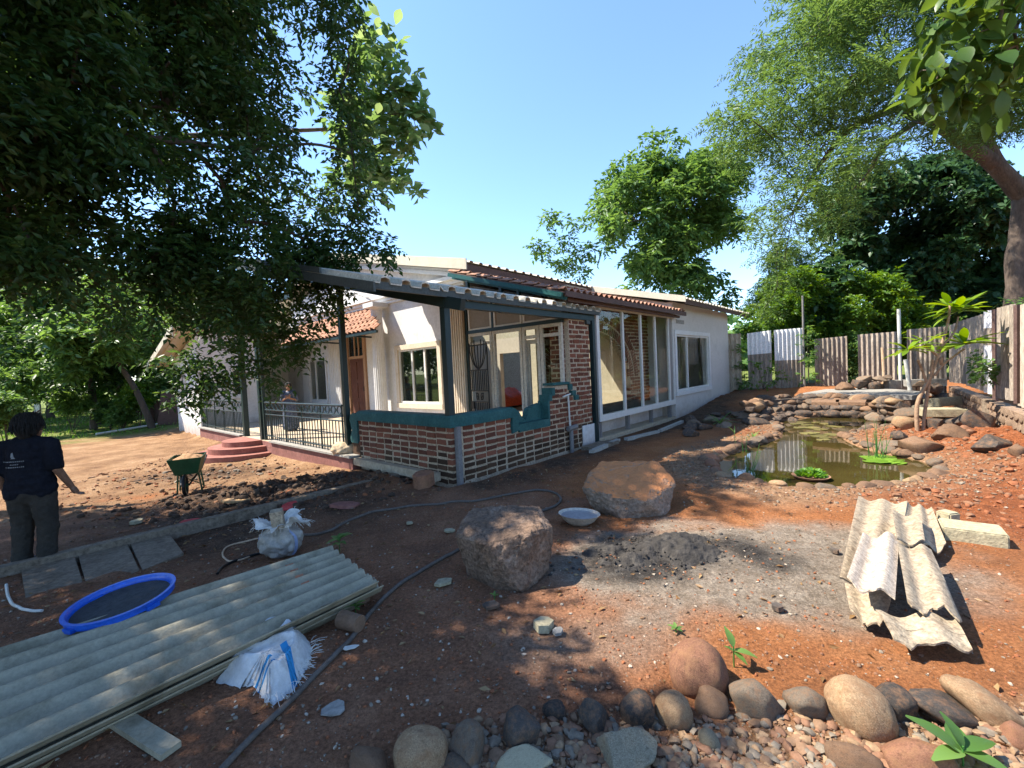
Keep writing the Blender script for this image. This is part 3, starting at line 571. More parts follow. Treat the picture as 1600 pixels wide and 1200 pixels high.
# ------------------------------------------------------------------ bricks
def brick_meshes(mat,n,seed):
    out=[]; rnd=random.Random(seed)
    for k in range(n):
        bm=bmesh.new(); bmesh.ops.create_cube(bm,size=1.0); bmesh.ops.bevel(bm,geom=bm.edges[:],offset=.035,segments=1,affect='EDGES')
        for v in bm.verts: v.co+=Vector((rnd.uniform(-.03,.03),rnd.uniform(-.04,.04),rnd.uniform(-.08,.08)))
        me=bpy.data.meshes.new('brick'); bm.to_mesh(me); bm.free(); me.materials.append(mat); out.append(me)
    return out
BR=brick_meshes(m_brick,6,1); BD=brick_meshes(m_brickd,6,2)
class Bricks:
    def __init__(s,parent,limit=300): s.p=parent; s.n=0; s.lim=limit; s.rest={}; s.r=random.Random(5)
    def put(s,pos,L,D,H,rot=None,dark=False):
        me=s.r.choice(BD if dark else BR); M_=Matrix.Translation(pos)@(rot if rot is not None else Matrix.Identity(4))@Matrix.Diagonal((L,D,H,1))
        s.n+=1
        if s.n<=s.lim:
            o=bpy.data.objects.new('brick',me); COL.objects.link(o); o.parent=s.p; o.matrix_local=M_
        else:
            s.rest.setdefault(dark,MB()).add([M_@v.co for v in me.vertices],[tuple(q.vertices) for q in me.polygons])
    def done(s):
        for d,mb in s.rest.items(): tag(mb.obj('bricks',m_brickd if d else m_brick,s.p),kind='stuff')
RZ=Matrix.Rotation(pi/2,4,'Z')
def course_row(bk,axis,fixed,a0,a1,z,shift,test=None,dark=None,depth=.12,L=.25,J=.033,H=.071):
    """one course of bricks; axis 'u' = running along u on the face v=fixed (outward -v), axis 'v' = along v on the face u=fixed (outward -u)"""
    a=a0-shift
    while a<a1-.03:
        s=max(a,a0); e=min(a+L-J+bk.r.uniform(-.022,.016),a1)
        if e-s>.045:
            c=(s+e)/2
            if test is None or test(c,z):
                dk=dark(c,z) if dark else False; off=bk.r.uniform(-.008,.010); zz=z+bk.r.uniform(-.006,.006)
                tl=Matrix.Rotation(bk.r.gauss(0,.014),4,'Y')
                if axis=='u': bk.put(Vector((c,fixed+depth/2-off,zz)),e-s,depth,H*bk.r.uniform(.86,1.08),tl,dk)
                else: bk.put(Vector((fixed+depth/2-off,c,zz)),e-s,depth,H*bk.r.uniform(.86,1.08),RZ@tl,dk)
        a+=L
# arch wall behind the glazing
UC,AA,BB,ZS=5.72,1.82,1.26,1.32
def arch_in(u,z,off=0.):
    if z<ZS: return abs(u-UC)<AA+off
    return ((u-UC)/(AA+off))**2+((z-ZS)/(BB+off))**2<1
mb=MB(); N_=54
for k in range(N_):
    a=3.46+(8.86-3.46)*k/N_; b=3.46+(8.86-3.46)*(k+1)/N_; c=(a+b)/2
    z0=.0
    if abs(c-UC)<AA: z0=ZS+BB*math.sqrt(max(0,1-((c-UC)/AA)**2))
    mb.box(a,b,.815,1.03,z0,3.34)
aw_=mb.obj('arch_wall',m_mortar,house); bk=Bricks(aw_,300)
for off,n in ((.135,58),(.43,72)):
    for k in range(n):
        t=pi*(k+.5)/n; ca,sa=math.cos(t),math.sin(t); p=Vector((UC+(AA+off)*ca,.86,ZS+(BB+off)*sa)); nx,nz=ca/(AA+off),sa/(BB+off); l=math.hypot(nx,nz); nx/=l; nz/=l
        R=Matrix(((nx,0,-nz,0),(0,1,0,0),(nz,0,nx,0),(0,0,0,1)))
        bk.put(p,.235,.115,.062,R)
for k in range(32,-1,-1):
    z=.06+k*.1
    course_row(bk,'u',.80,3.46,8.86,z,.0 if k%2 else .12,test=lambda c,zz:not arch_in(c,zz,.0 if zz<ZS else .575) and not (zz<ZS and abs(c-UC)<AA+.02))
bk.done()
# plastered room wall behind the opening is seen through the arch: white upright leaning strips
mb=MB(); mb.box(6.2,6.25,1.8,1.85,.3,1.9); mb.box(6.9,6.95,2.0,2.05,.3,2.2); mb.obj('door_batten',m_trim,house)
# brick pillar
mb=MB(); mb.box(3.285,4.055,.012,.5,-.05,3.38); pil=mb.obj('brick_pillar',m_mortar,house); bk=Bricks(pil,300)
for k in range(34):
    z=.02+k*.1
    if z<1.3: 
        course_row(bk,'u',0.,3.50,4.06,z,.0 if k%2 else .12,dark=lambda c,zz:zz<.5)
        continue
    course_row(bk,'u',0.,3.30,4.06,z,.0 if k%2 else .12); course_row(bk,'v',3.27,.125,.5,z,.0 if k%2 else .12)
bk.done(); mb=MB(); mb.lathe([(.19,2.98),(.21,3.05),(.2,3.3),(.14,3.4)],(3.65,.2,0),seg=9); mb.obj('broken_pillar_head',m_brick,pil)
hb('plaster_patch',m_white,[(3.62,4.3,-.018,.0,-.05,.42)])
# glazed front with gate
def frame_u(u,v0,v1,z0,z1,w,d,mat,name,parent):
    mb=MB()
    for b in ((v0,v0+w,z0,z1),(v1-w,v1,z0,z1),(v0+w,v1-w,z0,z0+w),(v0+w,v1-w,z1-w,z1)): mb.box(u-d/2,u+d/2,*b)
    return mb.obj(name,mat,parent)
gf=MB(); gf.box(3.16,3.26,.1,2.98,2.62,2.70); gf=gf.obj('glazed_front',m_green,house)
mb=MB(); mb.box(3.15,3.25,2.93,3.0,.05,3.6); mb.box(3.17,3.25,2.05,2.10,2.70,3.42); mb.obj('steel_post',m_green,gf)
m_beige=M('beige_upvc',(.46,.41,.33),(.50,.45,.37),scale=4,rough=.45,bump=.02)
for a,b,z1 in ((2.12,2.92,2.62),(1.20,2.10,2.62),(.70,1.18,2.62),(.12,.68,2.62)):
    fr=frame_u(3.21,a,b,.08,z1,.07,.07,m_beige,'frame',gf)
    mb=MB(); mb.box(3.2,3.206,a+.07,b-.07,2.42,z1-.07); mb.obj('pane',m_glassc,fr)
    if b<2: mb=MB(); mb.box(3.18,3.24,a+.07,b-.07,2.35,2.42); mb.obj('transom',m_beige,fr)
    if b<.7: mb=MB(); mb.box(3.2,3.206,a+.07,b-.07,.15,2.35); mb.obj('pane',m_glassc,fr)
mb=MB(); mb.box(3.19,3.235,2.2,2.86,2.33,2.40); mb.obj('transom',m_beige,gf)
for a,b in ((.72,1.16),):
    fr=frame_u(3.3,a,b,.1,2.33,.09,.05,m_beige,'sliding_door',gf); mb=MB(); mb.box(3.3,3.306,a+.09,b-.09,.19,2.24); mb.obj('pane',m_glassc,fr)
# sloping clerestory
sl_=lambda v:2.90+.25*v-.09
def cl(v0,v1,name='clerestory_frame'):
    mb=MB(); u=3.2
    mb.beam((u,v0,2.72),(u,v1,2.72),.05,.04); mb.beam((u,v0,sl_(v0)),(u,v1,sl_(v1)),.05,.04)
    if sl_(v0)-2.72>.15: mb.beam((u,v0+.02,2.74),(u,v0+.02,sl_(v0)-.02),.05,.04,(1,0,0))
    mb.beam((u,v1-.02,2.74),(u,v1-.02,sl_(v1)-.02),.05,.04,(1,0,0)); o=mb.obj(name,m_upvc,gf)
    mb=MB(); mb.prism([(v0,2.73),(v1,2.73),(v1,sl_(v1)),(v0,max(sl_(v0),2.74))],(.006,0,0),lambda a,b:Vector((3.2,a,b))); mb.obj('pane',m_greypanel,o)
cl(2.12,2.9); cl(1.18,2.03); cl(.1,1.14)
# wrought-iron gate standing ajar
def gate():
    mb=MB(); W_,Z0,Z1=.74,.12,2.32
    for a,b in (((0,0,Z0),(0,0,Z1)),((W_,0,Z0),(W_,0,Z1)),((0,0,Z0),(W_,0,Z0)),((0,0,Z1),(W_,0,Z1)),((0,0,.95),(W_,0,.95)),((0,0,1.22),(W_,0,1.22)),((0,0,1.72),(W_,0,1.72))): mb.tube([a,b],.016,6)
    g=mb.obj('iron_gate',m_iron,gf)
    def bar(pts,r=.0085):
        m=MB(); m.tube(pts,r*1.5,6); m.obj('gate_bar',m_iron,g)
    for k in range(1,10):
        x=W_*k/10; bar([(x,0,Z0),(x,0,.95)]); bar([(x,0,1.22),(x,0,1.72)])
    for s in (-1,1):
        for q in (.14,.27,.35):
            bar([(W_/2+s*(.02+(q-.02)*math.sin(t)),0,1.74+.56*(1-math.cos(t))*(1-q*.55)+.12*t) for t in np.linspace(0,pi/2,8)],.008)
    bar([(W_/2,0,1.72),(W_/2,0,2.32)])
    for s in (-1,1):
        bar([(W_/2+s*(.05+.09*(1-math.cos(t))*.5),0,1.085+.08*math.sin(t)) for t in np.linspace(-pi,pi,17)],.008); bar([(W_/2+s*.04,0,1.0),(W_/2+s*.16,0,1.17)],.007)
    m=MB(); m.box(.02,.14,-.03,.03,.78,.96); m.obj('gate_lock',m_iron,g)
    g.location=(3.12,2.86,0); g.rotation_euler=(0,0,-pi/2-rad(9))
gate()
# glazed bay along the side, on stub posts
bay=MB(); U0,U1=4.34,8.80
for b in ((U0,U1,-.03,.05,.42,.56),(U0,U1,-.03,.05,2.98,3.12),(U0,U0+.12,-.03,.05,.56,2.98),(U1-.06,U1,-.03,.05,.56,2.98),(U0,U0+.1,.05,.75,.42,.56)): bay.box(*b)
bay=bay.obj('glazed_bay',m_upvc,house)
bars=[5.62,6.62,7.52]; ed=[U0+.12]+bars+[8.45]
for b in bars+[8.45]:
    mb=MB(); mb.box(b-.035,b+.035,-.022,.04,.56,2.98); mb.obj('mullion',m_upvc,bay)
for a,b in zip(ed,ed[1:]):
    mb=MB(); mb.box(a+.035 if a>U0+.2 else a,b-.035,.005,.011,.56,2.98); mb.obj('pane',m_glassc,bay)
mb=MB(); mb.box(8.485,8.74,.005,.03,.56,2.98); mb.obj('end_panel',m_greypanel,bay)
hb('bay_floor',m_int,[(U0+.1,8.86,.05,.81,.43,.5)]); hb('dark_sill',m_dark,[(U0+.2,7.3,.35,.7,.5,.68)]); hb('bay_base_wall',m_white,[(4.06,8.86,.42,.6,-.3,.43)]); hb('arch_threshold',m_int,[(3.9,7.54,.82,1.02,.0,.52)])
for u in (4.5,5.9,7.3,8.6):
    mb=MB(); mb.beam((u,.1,-.2),(u,.1,.42),.09,.09,(1,0,0)); mb.obj('stub_post',m_greypipe,bay)
# red goods and ribbed white sheet standing behind the house, seen through the open back door
# ------------------------------------------------------------------ porch wall
pw=hthing('porch_wall','low red brick porch wall with pale joints and curved teal cement coping','wall')
mb=MB(); mb.box(.012,.22,.012,2.72,-.08,.88); mb.box(.22,3.46,.012,.22,-.08,.60); mb.box(.22,1.36,.012,.22,.6,.88)
mb.box(2.46,3.4,.012,.2,.60,1.05); mb.box(2.62,3.2,.012,.2,1.05,1.33); mb.obj('mortar_core',m_mortar,pw)
bk=Bricks(pw,300); mossy=lambda c,z:z<.30+.10*math.sin(c*5.)+bk.r.uniform(-.12,.12)
for k in range(9):
    z=.045+k*.1-.02; sh=0. if k%2 else .12
    course_row(bk,'v',0.,.125 if k%2 else .0,2.72,z,sh,dark=mossy)
    a0=.0 if k%2 else .125
    if z<.6: course_row(bk,'u',0.,a0,3.48,z,sh,dark=lambda c,zz:mossy(c,zz-.08*(c>1)))
    else: course_row(bk,'u',0.,a0,1.36,z,sh); course_row(bk,'u',0.,2.47,3.48,z,sh)
for k in range(9,13):
    z=.045+k*.1-.02; a,b={9:(2.47,3.42),10:(2.5,3.36),11:(2.6,3.24),12:(2.66,3.12)}[k]
    course_row(bk,'u',0.,a,b,z,0. if k%2 else .12)
bk.done()
def rbox(mb,x0,x1,y0,y1,z0,z1,r=.03):
    """box with rounded long top edges"""
    return mb.box(x0,x1,y0,y1,z0,z1)
mb=MB(); prof=[(-.035,.86),(-.04,1.0),(-.02,1.035),(.02,1.045),(.22,1.045),(.26,1.03),(.27,.99),(.265,.86)]
mb.prism(prof,(0,2.75,0),lambda a,b:Vector((a,-.04,b))); front_c=mb.obj('coping',m_teal,pw,smooth=50)
mb=MB(); mb.prism(prof,(1.10,0,0),lambda a,b:Vector((.272,a,b-.003))); mb.prism([(1.372,1.042),(1.48,1.0),(1.54,.88),(1.53,.76),(1.56,.62),(1.372,.58)],(0,.30,0),lambda a,b:Vector((a,-.038,b)))
mb.obj('coping',m_teal,pw,smooth=50)
mb=MB(); mb.box(1.56,2.47,-.03,.26,.575,.715); mb.prism([(1.56,.715),(1.62,.9),(1.74,.95),(1.84,.80),(1.95,.74),(2.05,.95),(2.3,1.0),(2.42,1.02),(2.42,.715)],(0,.12,0),lambda a,b:Vector((a,.14,b)))
mb.obj('seat_recess',m_teal,pw,smooth=30)
mb=MB()
for a,b,z0,z1 in ((2.42,2.47,.72,1.06),(2.47,2.56,1.05,1.17),(2.56,2.66,1.15,1.30),(2.6,3.18,1.345,1.39),(3.16,3.28,1.22,1.34),(3.26,3.40,1.10,1.20),(3.36,3.5,1.0,1.1)): mb.box(a,b,-.035,.22,z0,z1)
mb.obj('hump_edging',m_teal,pw)
mb=MB(); P=[(2.72,.42),(2.98,.42),(3.0,.5),(2.97,.58),(2.93,.66),(2.96,.76),(3.0,.86),(2.97,.96),(2.86,1.0),(2.72,.98)]
mb.prism(P,(.28,0,0),lambda a,b:Vector((-.03,a-.0,b))); mb.obj('end_scroll',m_teal,pw,smooth=40)
mb=MB(); mb.box(.0,.26,2.722,2.97,-.3,.42); mb.obj('end_pier',m_brickd,pw)
# ------------------------------------------------------------------ porch canopy
cp=hthing('porch_canopy','dark green steel porch canopy with pale ribbed sheets at the low brick porch wall','canopy')
cz=lambda v:2.93+.25*v
for k in range(5):
    a=-1.24+k*1.12; mb=MB(); ribbed(mb,a,a+1.12,-.16,cz(-.16)+.003*(k%2),5.2,cz(5.2)+.003*(k%2),rh=.085,rw=.12,th=.02); mb.obj('roof_sheet',m_sheet,cp,smooth=40)
mb=MB(); mb.prism([(-.2,cz(-.2)-.01),(5.2,cz(5.2)-.01),(5.2,cz(5.2)-.17),(-.2,cz(-.2)-.13)],(.03,0,0),lambda a,b:Vector((-1.28,a,b))); mb.prism([(1.2,cz(1.2)+.085),(5.2,cz(5.2)+.085),(5.2,cz(5.2)-.0),(1.2,cz(1.2)-.0)],(.03,0,0),lambda a,b:Vector((-1.29,a,b))); mb.obj('rake_fascia',m_greyfascia,cp)
mb=MB(); mb.box(-1.24,4.32,-.14,-.1,2.80,2.90); mb.obj('eave_fascia',m_greyfascia,cp)
mb=MB(); mb.beam((.0,-.42,2.655),(.0,5.2,2.655+.25*5.62),.09,.17); mb.obj('rake_beam',m_green,cp)
mb=MB(); mb.box(-.05,4.22,-.06,.06,2.68,2.80); mb.obj('eave_beam',m_green,cp)
def post(parent,u,v,z0,z1,w=.1,mat=None,name='post'):
    mb=MB(); mb.beam((u,v,z0),(u,v,z1),w,w,(1,0,0)); return mb.obj(name,mat or m_green,parent)
post(cp,.06,.06,1.045,2.7,.11); post(cp,0,3.14,.15,3.55,.1); post(cp,4.15,-.02,-.12,2.68,.1); post(cp,4.22,-.0,2.80,3.0,.09)
o=post(cp,.10,-.045,-.05,.87,.075,m_greypipe,'post_stub'); 
mb=MB(); mb.box(3.9,4.05,-.05,.0,2.6,2.98); mb.obj('bracket',m_greyfascia,cp)
for v in (7.62,8.95): post(house,-.05,v,.15,3.6,.13,name='veranda_post')
post(house,-.05,7.45,.15,3.2,.07,name='veranda_post'); mb=MB(); mb.beam((-.05,5.2,3.62),(-.05,13.5,3.62),.1,.1); mb.obj('veranda_beam',m_green,house)
# ------------------------------------------------------------------ veranda railings
def railing(v0,v1,label,gaps):
    t=hthing('veranda_railing',label,'railing','railings along the veranda edge'); u=-.05; z0=.19
    for z,r in ((1.14,.022),(.95,.016),(.83,.016),(.27,.014)):
        mb=MB(); mb.tube([(u,v0,z),(u,v1,z)],r,8); mb.obj('rail',m_green,t)
    n=int((v1-v0)/.135); me=None
    for k in range(n+1):
        v=v0+.04+(v1-v0-.08)*k/n
        if me is None: mb=MB(); mb.tube([(0,0,z0),(0,0,.83)],.011,6); me=mb.mesh('baluster',m_green)
        link('baluster',me,t,(u,v,0))
    for k in range(int((v1-v0)/.95)+2):
        v=min(v0+.02+k*.95,v1); mb=MB(); mb.tube([(u,v,z0),(u,v,1.14)],.018,6); mb.obj('upright',m_green,t)
    mb=MB(); mb.tube([(0,.078*math.cos(a),.078*math.sin(a)) for a in np.linspace(0,2*pi,17)],.009,5); ring=mb.mesh('ring',m_green)
    mb=MB(); mb.tube([(0,-.09,-.085),(0,.09,.085)],.008,5); mb.tube([(0,-.09,.085),(0,.09,-.085)],.008,5); crs=mb.mesh('cross',m_green)
    v=v0+.12
    while v<v1-.1:
        if not any(a<v<b for a,b in gaps):
            link('ring_ornament',ring,t,(u,v,1.045)); link('cross_ornament',crs,t,(u,v+.13,1.045))
        v+=.26
railing(3.22,7.40,'dark green veranda railing with ring ornaments between the brick porch wall and the steps',[(5.2,5.9)])
railing(9.05,13.42,'dark green veranda railing with ring ornaments beyond the red steps',[(10.1,10.6),(11.7,12.2)])
# ------------------------------------------------------------------ pipes on and beside the walls
t=hthing('waste_pipe','grey drain pipe with tee joint against the brick porch wall by the pillar','pipe')
mb=MB(); mb.tube([(3.12,-.06,-.1),(3.12,-.06,.42)],.045,10); mb.tube([(3.0,-.07,.44),(3.3,-.07,.46)],.05,10); mb.obj('tee_pipe',m_greypipe,t,smooth=40)
mb=MB(); mb.tube([(3.10,-.05,.46),(3.08,-.05,1.12)],.018,8); mb.tube([(2.9,-.05,1.1),(3.16,-.05,1.14)],.018,8); mb.obj('thin_pipe',m_pvc,t,smooth=40)
def pipe(label,pts,r,mat,name='drain_pipe',cat='pipe',group=None):
    mb=MB(); mb.tube(pts,r,10); o=mb.obj(name,mat,smooth=60); return tag(o,label,cat,group)
m_edge=M('pale_edging',(.30,.28,.24),(.36,.34,.30),(.22,.19,.15),scale=6,rough=.8,bump=.2)
def edging(label,a,b):
    mb=MB(); mb.beam(a,b,.10,.07); tag(mb.obj('edging_strip',m_edge),label,'edging','pale edging strips along the wall foot')
edging('pale flat edging strip nearest the brick pillar on the soil',G(924,708,.02),G(966,689,.02)); edging('long pale edging strip lying below the glazed bay',G(978,688,.02),G(1028,676,.02)); edging('pale edging strip end farthest along the wall by the end window',G(1031,675,.02),G(1066,660,.02))
t=thing('drain_cover','broken grey concrete drain cover beside the waste pipe','drain cover',L2W(3.55,-.35,0),HA)
mb=MB(); mb.box(-.3,.45,-.2,.15,-.03,.06); mb.obj('slab',m_conc,t); mb=MB(); mb.box(.5,.7,-.18,.1,-.02,.05); mb.obj('broken_piece',m_conc,t)
# behind the house
m_redtarp=M('red_tarpaulin',(.55,.06,.02),(.68,.10,.03),(.4,.04,.02),scale=3,rough=.5,bump=.3,bscale=6)
mb=MB(); _a=VU(800,640,11.5)[0]; P=L2W(11.3,_a)
def heap(s,t):
    return (-1.2+2.4*s,-.8+1.6*t,.75*math.sin(pi*s)**.5*math.sin(pi*t)**.5*(1+.3*float(fbm(s*5+3,t*5+1,5)))+.02)
mb.grid(heap,20,16); o=mb.obj('tarpaulin_heap',m_redtarp,None,P,(0,0,HA),smooth=40); tag(o,'crumpled red tarpaulin heap seen through the glazed door behind the house','tarpaulin')
mb=MB(); ribbed(mb,0,2.2,0,.0,.02,2.6,pitch=.2,rh=.04); 
m_whitesheet=M('white_sheet',(.62,.66,.72),(.70,.74,.80),scale=3,rough=.5,bump=.05)
o=mb.obj('white_sheet',m_whitesheet,None,L2W(13.2,VU(796,600,13.2)[0]+1.0),(0,0,HA-pi/2),smooth=40); tag(o,'white ribbed sheet standing upright behind the house past the back door','sheet')
# ------------------------------------------------------------------ stones
def rock_mesh(seed,kind='cobble',sub=3,mat=None,rnd_only=False):
    rnd=np.random.default_rng(seed); bm=bmesh.new(); bmesh.ops.create_icosphere(bm,subdivisions=sub,radius=1.0)
    for v in bm.verts:
        p=v.co.copy(); o=Vector((seed*3.1,seed*1.7,seed*.9))
        if kind=='cobble':
            s=1+(.15 if rnd_only else .26)*mnoise.noise(p*.9+o)+(.05 if rnd_only else .10)*mnoise.noise(p*2.2+o); v.co=p*s
        else:
            v.co=p*(1+.1*mnoise.noise(p*1.2+o))
    if kind!='cobble':
        for k in range(13):
            n=Vector(rnd.normal(size=3)).normalized(); d=rnd.uniform(.52,.80)
            for v in bm.verts:
                e=v.co.dot(n)-d
                if e>0: v.co-=n*e*.94
        for v in bm.verts:
            p=v.co.copy(); o=Vector((seed*1.1,2,seed)); v.co=p*(1+.05*mnoise.noise(p*3+o)+.03*mnoise.noise(p*8+o)+.015*mnoise.noise(p*20+o))
    if kind=='cobble' and not rnd_only:
        for k in range(11):
            n=Vector(rnd.normal(size=3)).normalized(); d=rnd.uniform(.60,.96)
            for v in bm.verts:
                e=v.co.dot(n)-d
                if e>0: v.co-=n*e*.82
        for v in bm.verts: p=v.co.copy(); v.co=p*(1+.03*mnoise.noise(p*5+o)+.012*mnoise.noise(p*13+o))
    me=bpy.data.meshes.new('stone'); bm.to_mesh(me); bm.free(); me.shade_smooth()
    if kind!='cobble': me.set_sharp_from_angle(angle=rad(38))
    if mat: me.materials.append(mat)
    return me
m_st=dict(
 tan=M('tan_stone',(.22,.135,.072),(.30,.20,.115),(.14,.08,.045),scale=3.5,rough=.85,bump=.75,bscale=46,bdist=.009,rnd=.2,grit=.45,dust=(.24,.125,.062)),
 red=M('reddish_stone',(.17,.075,.043),(.23,.11,.065),(.11,.05,.03),scale=3.5,rough=.85,bump=.75,bscale=46,bdist=.009,rnd=.2,grit=.45,dust=(.24,.125,.062)),
 grey=M('grey_stone',(.10,.079,.06),(.16,.125,.092),(.062,.05,.04),scale=4,rough=.85,bump=.8,bscale=50,bdist=.009,rnd=.25,grit=.45,dust=(.20,.11,.06)),
 dark=M('dark_basalt_stone',(.04,.034,.03),(.066,.056,.049),(.12,.094,.07),scale=4,rough=.8,bump=.8,bscale=50,bdist=.009,rnd=.25,grit=.45,dust=(.20,.11,.06)),
 brown=M('brown_stone',(.12,.068,.04),(.18,.11,.068),(.08,.047,.03),scale=4,rough=.88,bump=.8,bscale=50,bdist=.009,rnd=.25,grit=.45,dust=(.20,.11,.06)),
 pale=M('lichen_grey_stone',(.18,.155,.11),(.26,.23,.165),(.10,.085,.058),scale=6,rough=.9,bump=.9,bscale=46,bdist=.009,rnd=.1,grit=.5))
COB={k:[rock_mesh(11+i*3+j,'cobble',3,m) for i in range(4)] for j,(k,m) in enumerate(m_st.items())}
ANG={k:[rock_mesh(71+i*3+j,'angular',4 if k in('pale',) else 3,m) for i in range(4)] for j,(k,m) in enumerate(m_st.items())}
RND={k:[rock_mesh(11+i*3+j,'cobble',4,m,True) for i in range(4)] for j,(k,m) in enumerate(m_st.items())}
rs=random.Random(11)
def stone(label,p,sx,sy,sz,col,kind='cobble',rot=None,group=None,name='stone',cat='stone',k=None):
    me=(RND if kind=='round' else COB if kind=='cobble' else ANG)[col]; me=me[rs.randrange(4) if k is None else k]
    o=link(name,me,None,p,rot or (rs.uniform(-.3,.3),rs.uniform(-.3,.3),rs.uniform(0,6.3)),(sx,sy,sz)); return tag(o,label,cat,group)
def cobble(label,cx,cy,w,h,col,roll=0.,kind='cobble',k=None,group=None):
    """stone seen at (cx,cy) with size w x h in the photograph, resting on the ground"""
    g=G(cx,cy+h*.36); d=g.y; sx=w/2*d/FPX*.98; sz=h/2*d/FPX*.95; sy=(sx+sz)/2*.9
    o=stone(label,Vector((g.x,g.y+sy*.35,g.z+sz*.34)),sx,sy*1.1,sz*1.05,col,kind,(rs.uniform(-.15,.15),rad(roll),rs.uniform(-.3,.3)),group,k=k); return o
FG=[("big round reddish boulder with a leafy seedling at its side",1098,1040,94,100,'red',0,'round'),
("ochre egg-shaped stone in front of the big round reddish boulder",1057,1106,56,68,'tan',-15,'round'),
("small brown-grey stone between ochre egg-shaped stone and dark grey stone",1117,1092,58,52,'brown',5,'cobble'),
("broad dark grey stone just right of the big round reddish boulder",1188,1090,88,72,'grey',20,'cobble'),
("knobbly grey stone left of the largest tan oval stone",1272,1096,80,58,'grey',18,'cobble'),
("largest tan oval stone tilted down in the row before the broken sheets",1358,1106,118,84,'tan',38,'round'),
("smooth blue-grey stone leaning behind the largest tan oval stone",1406,1098,72,62,'dark',35,'cobble'),
("long flat slate-dark stone in the row next to the tan angular one",1490,1108,118,46,'dark',18,'cobble'),
("long tan-brown stone at the far right end of the row",1556,1102,120,62,'tan',28,'cobble'),
("red-brown stone cut by the right edge of the picture",1598,1146,46,46,'red',0,'cobble'),
("flat red-brown stone under the bright green seedling leaves",1450,1186,120,60,'red',0,'cobble'),
("small pale speckled stone among gravel below the ochre stone",1110,1150,38,42,'pale',0,'cobble'),
("flat dark brown stone half sunk in the gravel",1345,1186,95,44,'brown',10,'cobble'),
("round warm brown boulder in the bottom row with dark mottles",655,1172,88,78,'tan',0,'round'),
("brown rounded stone leftmost in the bottom row",572,1192,82,52,'brown',0,'cobble'),
("mottled grey stone right of the round warm brown boulder",732,1160,68,74,'grey',20,'angular'),
("large blue-black pointed stone in the bottom row",816,1138,80,78,'dark',10,'angular'),
("small dark stone behind the gravel next to the blue-black pointed stone",868,1108,38,34,'dark',0,'cobble'),
("dark grey stone with a flat slanted face behind the gravel",930,1114,76,60,'dark',25,'angular'),
("smooth charcoal stone left of the ochre egg-shaped stone",1000,1108,66,62,'dark',28,'cobble'),
("big lichen-grey angular block at the bottom edge",982,1178,122,72,'pale',0,'angular'),
("small mossy stone touching the round warm brown boulder",712,1196,50,30,'grey',0,'cobble')]
for l,x,y,w,h,c,r,k in FG: cobble(l,x,y,w,h,c,r,k,1 if (k=='round' and c=='red') else None)
p=G(820,1200); o=link('concrete_chip',rock_mesh(431,'angular',4,m_concy),None,p+Vector((0,0,.03)),(rad(12),rad(-10),rad(15)),(.14,.085,.045)); tag(o,'pale flat concrete chip at the bottom edge between stones','concrete piece')
# two big boulders
def boulder(label,base,pts,mat,seed,rz):
    bm=bmesh.new()
    for p in pts: bm.verts.new(p)
    bmesh.ops.convex_hull(bm,input=bm.verts[:]); 
    for v in [v for v in bm.verts if not v.link_faces]: bm.verts.remove(v)
    bmesh.ops.bevel(bm,geom=bm.edges[:],offset=.014,segments=1,affect='EDGES',profile=.5); bmesh.ops.triangulate(bm,faces=bm.faces[:])
    for _ in range(4):
        L=[e for e in bm.edges if e.calc_length()>.045]
        if not L: break
        bmesh.ops.subdivide_edges(bm,edges=L,cuts=1,use_grid_fill=True); bmesh.ops.triangulate(bm,faces=bm.faces[:])
    bm.normal_update(); o=Vector((seed,seed*.7,3))
    D=[(v,v.normal*(.018*mnoise.noise(v.co*3.2+o)+.028*abs(mnoise.noise(v.co*6+o))+.022*abs(mnoise.noise(v.co*14+o))+.010*mnoise.noise(v.co*36+o))) for v in bm.verts]
    for v,d in D: v.co+=d
    me=bpy.data.meshes.new('boulder'); bm.to_mesh(me); bm.free(); me.materials.append(mat); me.shade_smooth(); me.set_sharp_from_angle(angle=rad(32)); o=link('boulder',me,None,base,(0,0,rz)); return tag(o,label,'boulder')
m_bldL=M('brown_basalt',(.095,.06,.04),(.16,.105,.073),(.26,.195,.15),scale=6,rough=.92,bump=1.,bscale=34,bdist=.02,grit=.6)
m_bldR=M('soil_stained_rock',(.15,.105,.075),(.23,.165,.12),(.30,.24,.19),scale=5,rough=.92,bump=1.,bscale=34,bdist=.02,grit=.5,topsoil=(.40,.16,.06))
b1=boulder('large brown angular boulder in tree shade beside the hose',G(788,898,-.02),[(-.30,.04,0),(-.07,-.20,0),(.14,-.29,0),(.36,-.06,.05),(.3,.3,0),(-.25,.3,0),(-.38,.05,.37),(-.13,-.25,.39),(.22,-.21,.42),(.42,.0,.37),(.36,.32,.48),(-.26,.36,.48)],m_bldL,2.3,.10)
b2=boulder('large boulder with orange soil on its sunlit top behind the pan',G(988,802,-.03)+Vector((0,.16,0)),[(-.40,-.02,.04),(-.16,-.30,0),(.34,-.28,0),(.46,.05,.04),(.38,.35,0),(-.32,.35,0),(-.54,.02,.30),(-.30,-.20,.26),(.12,-.34,.22),(.54,-.08,.33),(.46,.26,.52),(-.22,.34,.53),(-.44,.12,.42)],m_bldR,5.1,.02)
